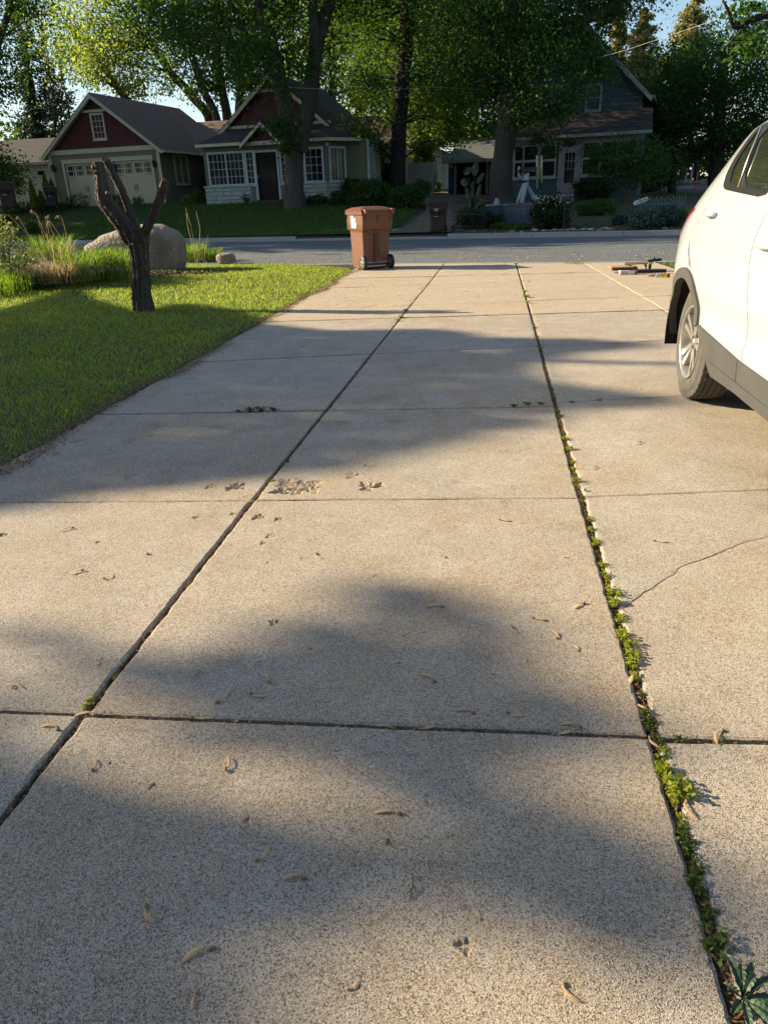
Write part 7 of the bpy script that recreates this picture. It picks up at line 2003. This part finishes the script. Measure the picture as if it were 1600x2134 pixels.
for (px, py, w, h, lab, m_, sd) in [(170, 432, 60, 26, 'dark spreading juniper left of the first garage door', L_dark, 1), (248, 430, 44, 22, 'dark juniper between the two garage doors', L_dark, 2), (295, 427, 34, 18, 'small round dark bush in front of the right garage door', L_dark, 3),
        (392, 428, 22, 20, 'little yellow-green bush at the garage corner', L_bright, 4), (416, 426, 26, 28, 'leafy perennial left of the stone porch base', L_mid, 5), (450, 424, 22, 16, 'low plant against the stone base, left part', L_dark, 6), (490, 424, 32, 24, 'grassy dark clump before the stone base', L_dark, 7), (517, 424, 22, 18, 'brownish bush by the front step', L_mid, 8), (660, 428, 50, 20, 'dark perennials right of the maple trunk', L_dark, 9), (703, 430, 30, 28, 'dark bush at the bay corner', L_dark, 10)]:
    bush(px, py, w, h, lab, m_, 1100, .08, group=g2 if sd < 5 else 'plants along the cottage base', seed=sd)
for (px, py, w, h, lab, sd) in [(775, 432, 84, 52, 'large dark hosta mass left of the slim trunk', 21), (845, 434, 76, 40, 'dark low shrubs right of the slim trunk', 22), (735, 415, 40, 36, 'dark shrub under the ivory wall windows', 23), (800, 410, 34, 60, 'upright dark shrub against the ivory wall', 24)]:
    bush(px, py, w, h, lab, L_dark, 3000, .11, group='shade shrubs beside the track', seed=sd)
bush(880, 408, 44, 30, 'sunlit leafy clump at the foot of the vine', L_bright, 1600, .1, seed=25)
bush(905, 402, 26, 22, 'pale green clump right of the vine foot', L_mid, 900, .1, seed=26)
b = gt(876, 405); s_ = b[1] / 1500
shrub('climbing_vine', 'golden-green vine heaped over a post in a patch of sun', 'vine', b + [0, .5, 0], [(.0, 0, 1.3, .45, .4, 1.2), (.1, 0, 2.5, .75, .5, .45), (.5, 0, 1.4, .35, .3, .9)], 4200, .13, L_sunlit, seed=27)
bush(745, 410, 26, 50, 'yellow flowering shrub glowing behind the cottage corner', mat_y if False else L_sunlit, 900, .12, seed=28, dy=9.0)
# arborvitae pair and bins at far left
for (px, pyb, pyt, w, lab, sd, Yt) in [(75, 432, 372, 17, 'sunlit narrow arborvitae left of the twin pots', 31, 38.5), (90, 428, 396, 18, 'short rusty arborvitae close beside the taller one', 32, 38.8), (100, 405, 360, 15, 'tall pointed arborvitae by the garage corner', 33, 39.6), (112, 405, 372, 14, 'smaller arborvitae touching the garage downpipe', 34, 39.9)]:
    q = at(px, pyb, Yt); q = np.array([q[0], Yt, q[2]]); h_ = at(px, pyt, Yt)[2] - q[2]; r_ = w / 2 * Yt / 1500
    o = thing('arborvitae', lab, 'shrub', tuple(q), 0, 'arborvitae beside the garage'); rg = np.random.default_rng(sd); n = 2200
    t = rg.random(n) ** .8; a = rg.uniform(0, 2 * PI, n); rr = r_ * (1 - t ** 1.6) * (1 + .15 * np.sin(t * 20 + a * 3)) * rg.uniform(.7, 1.05, n)
    v, f = leafquads(np.stack([rr * np.cos(a), rr * np.sin(a), t * h_], 1), .09, rg, 0, -.9); link('foliage', mesh_from('foliage', v, f, L_thuja), o); MB().tube([(0, 0, -.3), (0, 0, h_ * .8)], .04, 6).build('trunk', M_bark, o)
for (px, py, lab, sd) in ((22, 436, 'dark red-brown wheeled bin under the crab apple at the far left', 0), (112, 432, 'black wheeled bin by the garage corner behind the arborvitae', 1)):
    q = at(px, py, 38.0); make_bin(lab, M_bind if not sd else M_black, (q[0], 38.0, q[2]), rad(20), 'plain', 'brown wheeled bins' if not sd else None, 1.2 if not sd else .9)
for (px, py, w, h, sd, lab) in ((40, 445, 110, 22, 41, 'dark ground-hugging hedge at the far left'), (120, 440, 80, 16, 42, 'dark ground cover before the garage corner'), (20, 480, 30, 26, 43, 'small bush on the far verge at the left edge'), (70, 487, 30, 22, 44, 'green bush at the road edge behind the dry plumes')):
    bush(px, py, w, h, lab, L_dark if sd != 44 else L_mid, 1600, .09, group='verge bushes at the left', seed=sd)
# lamp post in the garage yard
b = gt(255, 440); q = at(250, 352, b[1]); lp = thing('lamp_post', 'slim black post lamp standing before the garage doors', 'lamp post', tuple(b)); hz = q[2] - b[2]
MB().tube([(0, 0, -.1), (0, 0, hz - .15)], .035, 8).build('post', M_black, lp); MB().lathe((0, 0, hz), [(.03, -.2), (.10, -.12), (.11, .08), (.14, .1), (.03, .24)], 2, 8).build('lantern', M_black, lp); MB().lathe((0, 0, hz), [(.08, -.1), (.09, .07)], 2, 8).build('pane', mat('frosted', (.5, .5, .45), .3), lp)

# ---- blue house garden
g3 = 'front garden plants of the blue house'
bush(1145, 478, 76, 60, 'rounded bush dotted with white blossom beside the iron gate post', L_shade, 5200, .085, name='flowering_bush', group=g3, seed=51)
b = gt(1145, 478); rg = np.random.default_rng(3); n = 90; s_ = b[1] / 1500
x = b[0] + rg.uniform(-38, 38, n) * s_; z = b[2] + (60 - np.abs(rg.normal(0, 9, n))) * s_; v, f = leafquads(np.stack([x, b[1] - rg.uniform(.3, .9, n), z], 1) - b, .05, rg)
fb = [o for o in bpy.data.objects if o.name.startswith('flowering_bush')][0]; link('blossom', mesh_from('blossom', v, f, M_sticker), fb)
bush(1000, 474, 90, 32, 'wispy grey-green low hedge beside the dark bin', L_shade, 3600, .08, group=g3, seed=52)
bush(975, 455, 40, 20, 'ragged weeds behind the small bin', L_shade, 800, .08, group=g3, seed=53)
bush(1070, 410, 40, 44, 'dark shrub right of the old tree trunk', L_shade, 1600, .1, group=g3, seed=54, dy=1)
bush(1105, 410, 50, 28, 'dark plants under the left porch windows', L_shade, 1500, .1, group=g3, seed=55, dy=2)
bush(1235, 415, 76, 38, 'dark green bed right of the pink door', L_shade, 3200, .1, group=g3, seed=56)
bush(1290, 412, 70, 36, 'dense planting under the right porch windows', L_shade, 3000, .1, group=g3, seed=57)
bush(1240, 448, 76, 26, 'fine grassy mound on the bank by the garden path', L_dark, 2600, .07, group=g3, seed=58)
bush(1350, 400, 90, 90, 'tall dark shrubbery between the small tree and the parked car', L_shade, 6500, .11, group=g3, seed=59)
bush(1400, 390, 80, 110, 'dark tall shrubs partly hidden by the car', L_shade, 6000, .11, group=g3, seed=60, dy=2)
for (px, py, w, h, lab, sd) in ((1345, 478, 60, 36, 'teal leafed plants along the right picket fence, left clump', 61), (1395, 474, 60, 40, 'teal leafed plants along the right picket fence, right clump', 62), (1290, 470, 30, 20, 'small teal plant on the bank', 63)):
    bush(px, py, w, h, lab, L_teal, 1800, .085, group='teal plants by the right fence', seed=sd)
for (px, py, w, h, lab, sd) in ((1040, 478, 40, 12, 'low weeds at the foot of the pale panel', 64), (1085, 480, 40, 13, 'low weeds by the iron fence, middle', 65)):
    bush(px, py, w, h, lab, L_mid, 600, .07, group=g3, seed=sd)
# big-leaved plant in front of the shed
b = gt(985, 436); cn = thing('big_leaved_plant', 'tall plant with large paddle leaves in front of the dark shed doorway', 'plant', tuple(b)); Yp = b[1]
for k, (px, py, rx, ry, tl) in enumerate([(990, 352, 8, 14, -.2), (974, 356, 11, 7, .5), (968, 380, 10, 8, -.4), (1001, 372, 7, 12, -.7), (984, 395, 5, 16, 0), (998, 398, 5, 14, -.3), (973, 402, 6, 12, .3), (992, 422, 5, 16, -.1)]):
    c = at(px, py, Yp - .1 * (k % 3)) - b; s_ = Yp / 1500; v = [c + [0, -.03, 0]]; n = 14
    for i_ in range(n): a = 2 * PI * i_ / n; x0, z0 = .8 * rx * s_ * math.cos(a), .9 * ry * s_ * math.sin(a); v.append(c + np.array([x0 * math.cos(tl) - z0 * math.sin(tl), .12 * math.cos(2 * a), x0 * math.sin(tl) + z0 * math.cos(tl)]))
    o = link('leaf', mesh_from('leaf', v, [(0, 1 + i_, 1 + (i_ + 1) % n) for i_ in range(n)], mat('paddle_leaf', (.025, .055, .018), .5, var=(3, (.04, .075, .02), 1.2)) if 'paddle_leaf' not in bpy.data.materials else bpy.data.materials['paddle_leaf'], True), cn)
    MB().tube([(0, 0, -.1), c * np.array([.4, 1, .5]), c], [.03, .022, .01], 5).build('stalk', bpy.data.materials['paddle_leaf'], cn, True)
# small tree in front of the porch
b = gt(1312, 425); Yt = b[1]
tree('small_tree', 'young tree with thin pale trunk in front of the right porch windows', b, [trunk_px(Yt, [(1310, 430, 9), (1313, 400, 8), (1318, 370, 7), (1322, 345, 5), (1326, 315, 4)])], [E2(1270, 330, Yt, 42, 22), E2(1330, 320, Yt, 50, 34), E2(1250, 350, Yt, 26, 14), E2(1350, 350, Yt, 46, 30), E2(1300, 370, Yt, 40, 18), E2(1240, 318, Yt, 26, 12)], 9000, .085, L_dark, M_bark, nc=34, nbr=44, brad=.02, bamp=.03)
# iron fences
M_iron = mat('black_iron', (0.012, 0.013, 0.016), 0.5)
def iron_fence(label, p0, p1, hpx, n, m_=M_iron, posts=True, hp=None):
    A, B = gt(*p0), gt(*p1); A = A.copy(); B = B.copy(); o = thing('iron_fence', label, 'fence', tuple(A)); H = hpx * A[1] / 1500; L_ = B - A
    for k in range(n + 1):
        t = k / n; q = L_ * t; tall = posts and k in (0, n)
        hh = H * (1.35 if tall else 1 - .06 * (k % 2))
        r_ = .022 if tall else .011
        mb = MB().tube([q + [0, 0, -.1], q + [0, 0, hh]], r_, 5); mb.lathe(tuple(q + [0, 0, hh]), [(r_ * 2.2, 0), (.002, .09)], 2, 5); mb.build('post' if tall else 'picket', m_, o)
    for hz in (.12, H * .82): MB().bar((0, 0, hz), tuple(L_ + [0, 0, hz]), .02, .03).build('rail', m_, o)
    return o
iron_fence('black iron picket fence between the dark tub and the blossom bush', (1040, 474), (1120, 476), 46, 17)
iron_fence('short black iron gate section at the right of the blossom bush', (1172, 480), (1183, 478), 46, 3)
iron_fence('ragged black iron edging fence behind the grey-green hedge', (944, 448), (975, 446), 26, 9, posts=False)
iron_fence('black iron edging along the left side of the low hedge', (946, 478), (1010, 480), 34, 12, posts=False)
iron_fence('pale teal picket edging beside the white name board', (1325, 470), (1420, 466), 44, 16, mat('teal_paint', (.12, .2, .19), .7), posts=False)
# pale panel and dark tub
b0, b1 = gt(1048, 472), gt(1110, 470); 
o = thing('low_screen', 'pale blue-grey low board panel behind the iron fence', 'panel', tuple(b0 + [0, .7, 0])); L_ = b1 - b0; MB().hexa([(0, 0, -.1), (L_[0], L_[1], -.1), (L_[0], L_[1] + .05, -.1), (0, .05, -.1)], [(0, 0, .78), (L_[0], L_[1], .78), (L_[0], L_[1] + .05, .78), (0, .05, .78)]).build('board', mat('pale_blue_board', (.16, .18, .22), .8, var=(3, (.12, .14, .17), 1)), o)
b = gt(1032, 472); o = thing('garden_tub', 'dark square tub with a lighter rim at the foot of the old tree', 'tub', tuple(b)); MB().hexa([(-.26, -.2, -.1), (.26, -.2, -.1), (.26, .3, -.1), (-.26, .3, -.1)], [(-.32, -.25, .72), (.32, -.25, .72), (.32, .35, .72), (-.32, .35, .72)]).build('tub', M_slate, o); MB().box(-.38, .38, -.3, .4, .72, .76).build('rim', M_wtrim, o)
b = gt(1034, 445); o = thing('milk_can', 'small pale can on the old tree side of the tub', 'can', tuple(b)); MB().lathe((0, 0, 0), [(.001, 0), (.13, 0), (.14, .4), (.08, .5), (.08, .58), (.001, .58)], 2, 12).build('can', M_wtrim, o, True)
# white driftwood tripod sculpture
M_drift = mat('painted_driftwood', (0.42, 0.50, 0.54), 0.8, var=(9, (0.28, 0.34, 0.38), 1.3), bump=(20, .6, .02))
b = gt(1092, 436); Yd = b[1] + .0
o = thing('tripod_sculpture', 'white painted tripod of branches tied at the middle beside the blossom bush', 'sculpture', tuple(b))
def A_(px, py, dy=0.0): return at(px, py, Yd + dy)
for k, (pts, w) in enumerate([([(1074, 434), (1084, 408), (1092, 385), (1096, 365)], 9), ([(1084, 434), (1090, 410), (1095, 385), (1098, 370), (1100, 362)], 8), ([(1115, 416), (1105, 400), (1096, 385), (1088, 372), (1081, 365), (1081, 347)], 8), ([(1098, 384), (1096, 372), (1094, 362)], 7)]):
    P = [A_(px, py, (-.25 if k == 1 else .15 * k) * (1 - i_ / len(pts))) for i_, (px, py) in enumerate(pts)]
    bark_tube(MB(b), P, [w / 2 * Yd / 1500 * (1 - .08 * i_) for i_ in range(len(P))], 10, 3, .08, k, .15).build('branch', M_drift, o, True)
q = A_(1094, 378, -.1) - b; MB().lathe(tuple(q), [(.10, -.05), (.13, -.02), (.13, .02), (.10, .05)], 2, 12).build('binding', M_black, o, True)
q = A_(1102, 352) - b; MB().hexa([q + [-.25, -.1, -.12], q + [.25, -.1, -.12], q + [.25, .15, -.12], q + [-.25, .15, -.12]], [q + [-.33, -.15, .06], q + [.33, -.15, .06], q + [.33, .2, .06], q + [-.33, .2, .06]]).build('nest_basket', M_stump, o)
q = A_(1080, 357) - b; MB().lathe(tuple(q), [(.001, -.08), (.06, -.04), (.06, .04), (.001, .08)], 2, 8).build('red_knob', M_red, o, True)
# wind chime on an iron pole
b = gt(1122, 432); Yd = b[1]; o = thing('wind_chime', 'wind chime with two long pale yellow tubes hanging on a black pole', 'wind chime', tuple(b))
M_yel = mat('pale_yellow_metal', (0.50, 0.50, 0.26), 0.5)
t = A_(1125, 295) - b; MB().tube([(0, 0, -.1), (.05, 0, t[2] * .6), t], .025, 6).tube([t, A_(1118, 290) - b, A_(1113, 294) - b], .015, 5).build('pole', M_iron, o, True)
for (x, y0, y1) in ((1118.5, 324, 393), (1128, 324, 382)):
    MB().tube([A_(x, y0, -.15) - b, A_(x, y1, -.15) - b], .042, 8).build('chime_tube', M_yel, o, True)
for (px, py) in ((1118, 325), (1128, 325)): MB().tube([t, A_(px, py, -.15) - b], .006, 4).build('cord', M_iron, o)
# name board on a stick, tilted
b = gt(1345, 440); Yd = b[1]; c0, c1 = A_(1323, 423) - b, A_(1346, 415) - b
o = thing('name_board', 'small white round-ended name board tilted on a stake before the right fence', 'sign', tuple(b)); m_ = (c0 + c1) / 2; L_ = float(np.linalg.norm(c1 - c0)) / 2; an = math.atan2(c1[2] - c0[2], c1[0] - c0[0]); hh = .075
pts = [(L_ + hh * math.cos(rad(a)), hh * math.sin(rad(a))) for a in range(-90, 91, 30)] + [(-L_ + hh * math.cos(rad(a)), hh * math.sin(rad(a))) for a in range(90, 271, 30)]
bd = MB().prism(pts, 1, -.015, .015).build('board', M_sticker, o); bd.location = tuple(m_); bd.rotation_euler = (0, -an, 0)
tx = text_mesh('1 Nome', .13, M_ink, 'lettering', bd, (0.02, -.018, 0), (PI / 2, 0, 0), .001)
MB().tube([(0, .03, -.2), m_ + [0, .03, .05]], .02, 5).build('stake', M_stump, o)
# stones along the garden edge
rg = np.random.default_rng(8)
for k in range(46):
    px = rg.uniform(1060, 1400); py = 481 + rg.uniform(-3, 5) - (px - 1060) * .012
    b = gt(px, py)
    if b[1] < far_edge(b[0]) + .35: b[1] = far_edge(b[0]) + .4 + rg.uniform(0, .5); b[2] = terr(b[0], b[1])
    r_ = rg.uniform(.05, .12)
    if k == 0:
        pass
    o = tag(MB().lathe((0, 0, 0), [(.001, -.6 * r_), (r_ * .9, -.3 * r_), (r_, .1 * r_), (r_ * .7, .5 * r_), (.001, .62 * r_)], 2, 8).build('stone', M_stone if k % 3 else M_rock, None, loc=tuple(b)), 'fist-sized pale stone edging the mulch bed of the blue house', 'stone', 'stones along the garden edge')
    o.scale = (1 + rg.uniform(0, .5), 1, .9); o.rotation_euler = (0, 0, rg.uniform(0, 3))
n = 5200; x = rg.uniform(-1.4, 9, n); y = far_edge(x) + .35 + np.abs(rg.normal(0, 1.0, n)); v, f = leafquads(np.stack([x, y, terr(x, y) + .01], 1), .07, rg, .7)
tag(link('garden_mulch', mesh_from('garden_mulch', v, f, mat('bark_mulch', (.11, .075, .055), .95, var=(8, (.24, .18, .14), 1.3)))), kind='stuff')
# clutter right of the blue house, seen under the trees
b = gt(1440, 385); q0 = at(1440, 370, 39.0); o = thing('garden_clutter', 'white and orange odds and ends stacked on a rack under the trees', 'rack', (q0[0], 39.0, q0[2] - .5))
for (dx, c, h_) in ((-.25, M_wtrim, .9), (0, M_drift, 1.1), (.25, mat('orange_paint', (.5, .16, .06), .6), .8)): MB().box(dx - .035, dx + .035, 0, .05, 0, h_).build('slat', c, o)
MB().box(-.45, .45, -.05, .1, .2, .26).build('shelf', M_cardd, o)
# overhead wires
for (pts, lab, r_) in (([(1640, -16, 12), (1595, 0, 13), (1480, 45, 17), (1311, 102, 26), (1240, 122, 33)], 'service wire crossing the sky at the top right', .0045),
                       ([(600, 182, 30), (760, 190, 31), (900, 182, 33), (1060, 190, 35)], 'thin cable strung across in front of the slim dark trunk', .006), ([(1180, 78, 36), (1240, 60, 35), (1320, 30, 34)], 'thin cable passing above the blue house roof', .006)):
    P = [at(a, b_, c) for a, b_, c in pts]; mb = MB(); mb.tube(P, r_, 5); tag(mb.build('overhead_wire', M_wtrim, None, True), lab, 'wire', 'overhead wires')
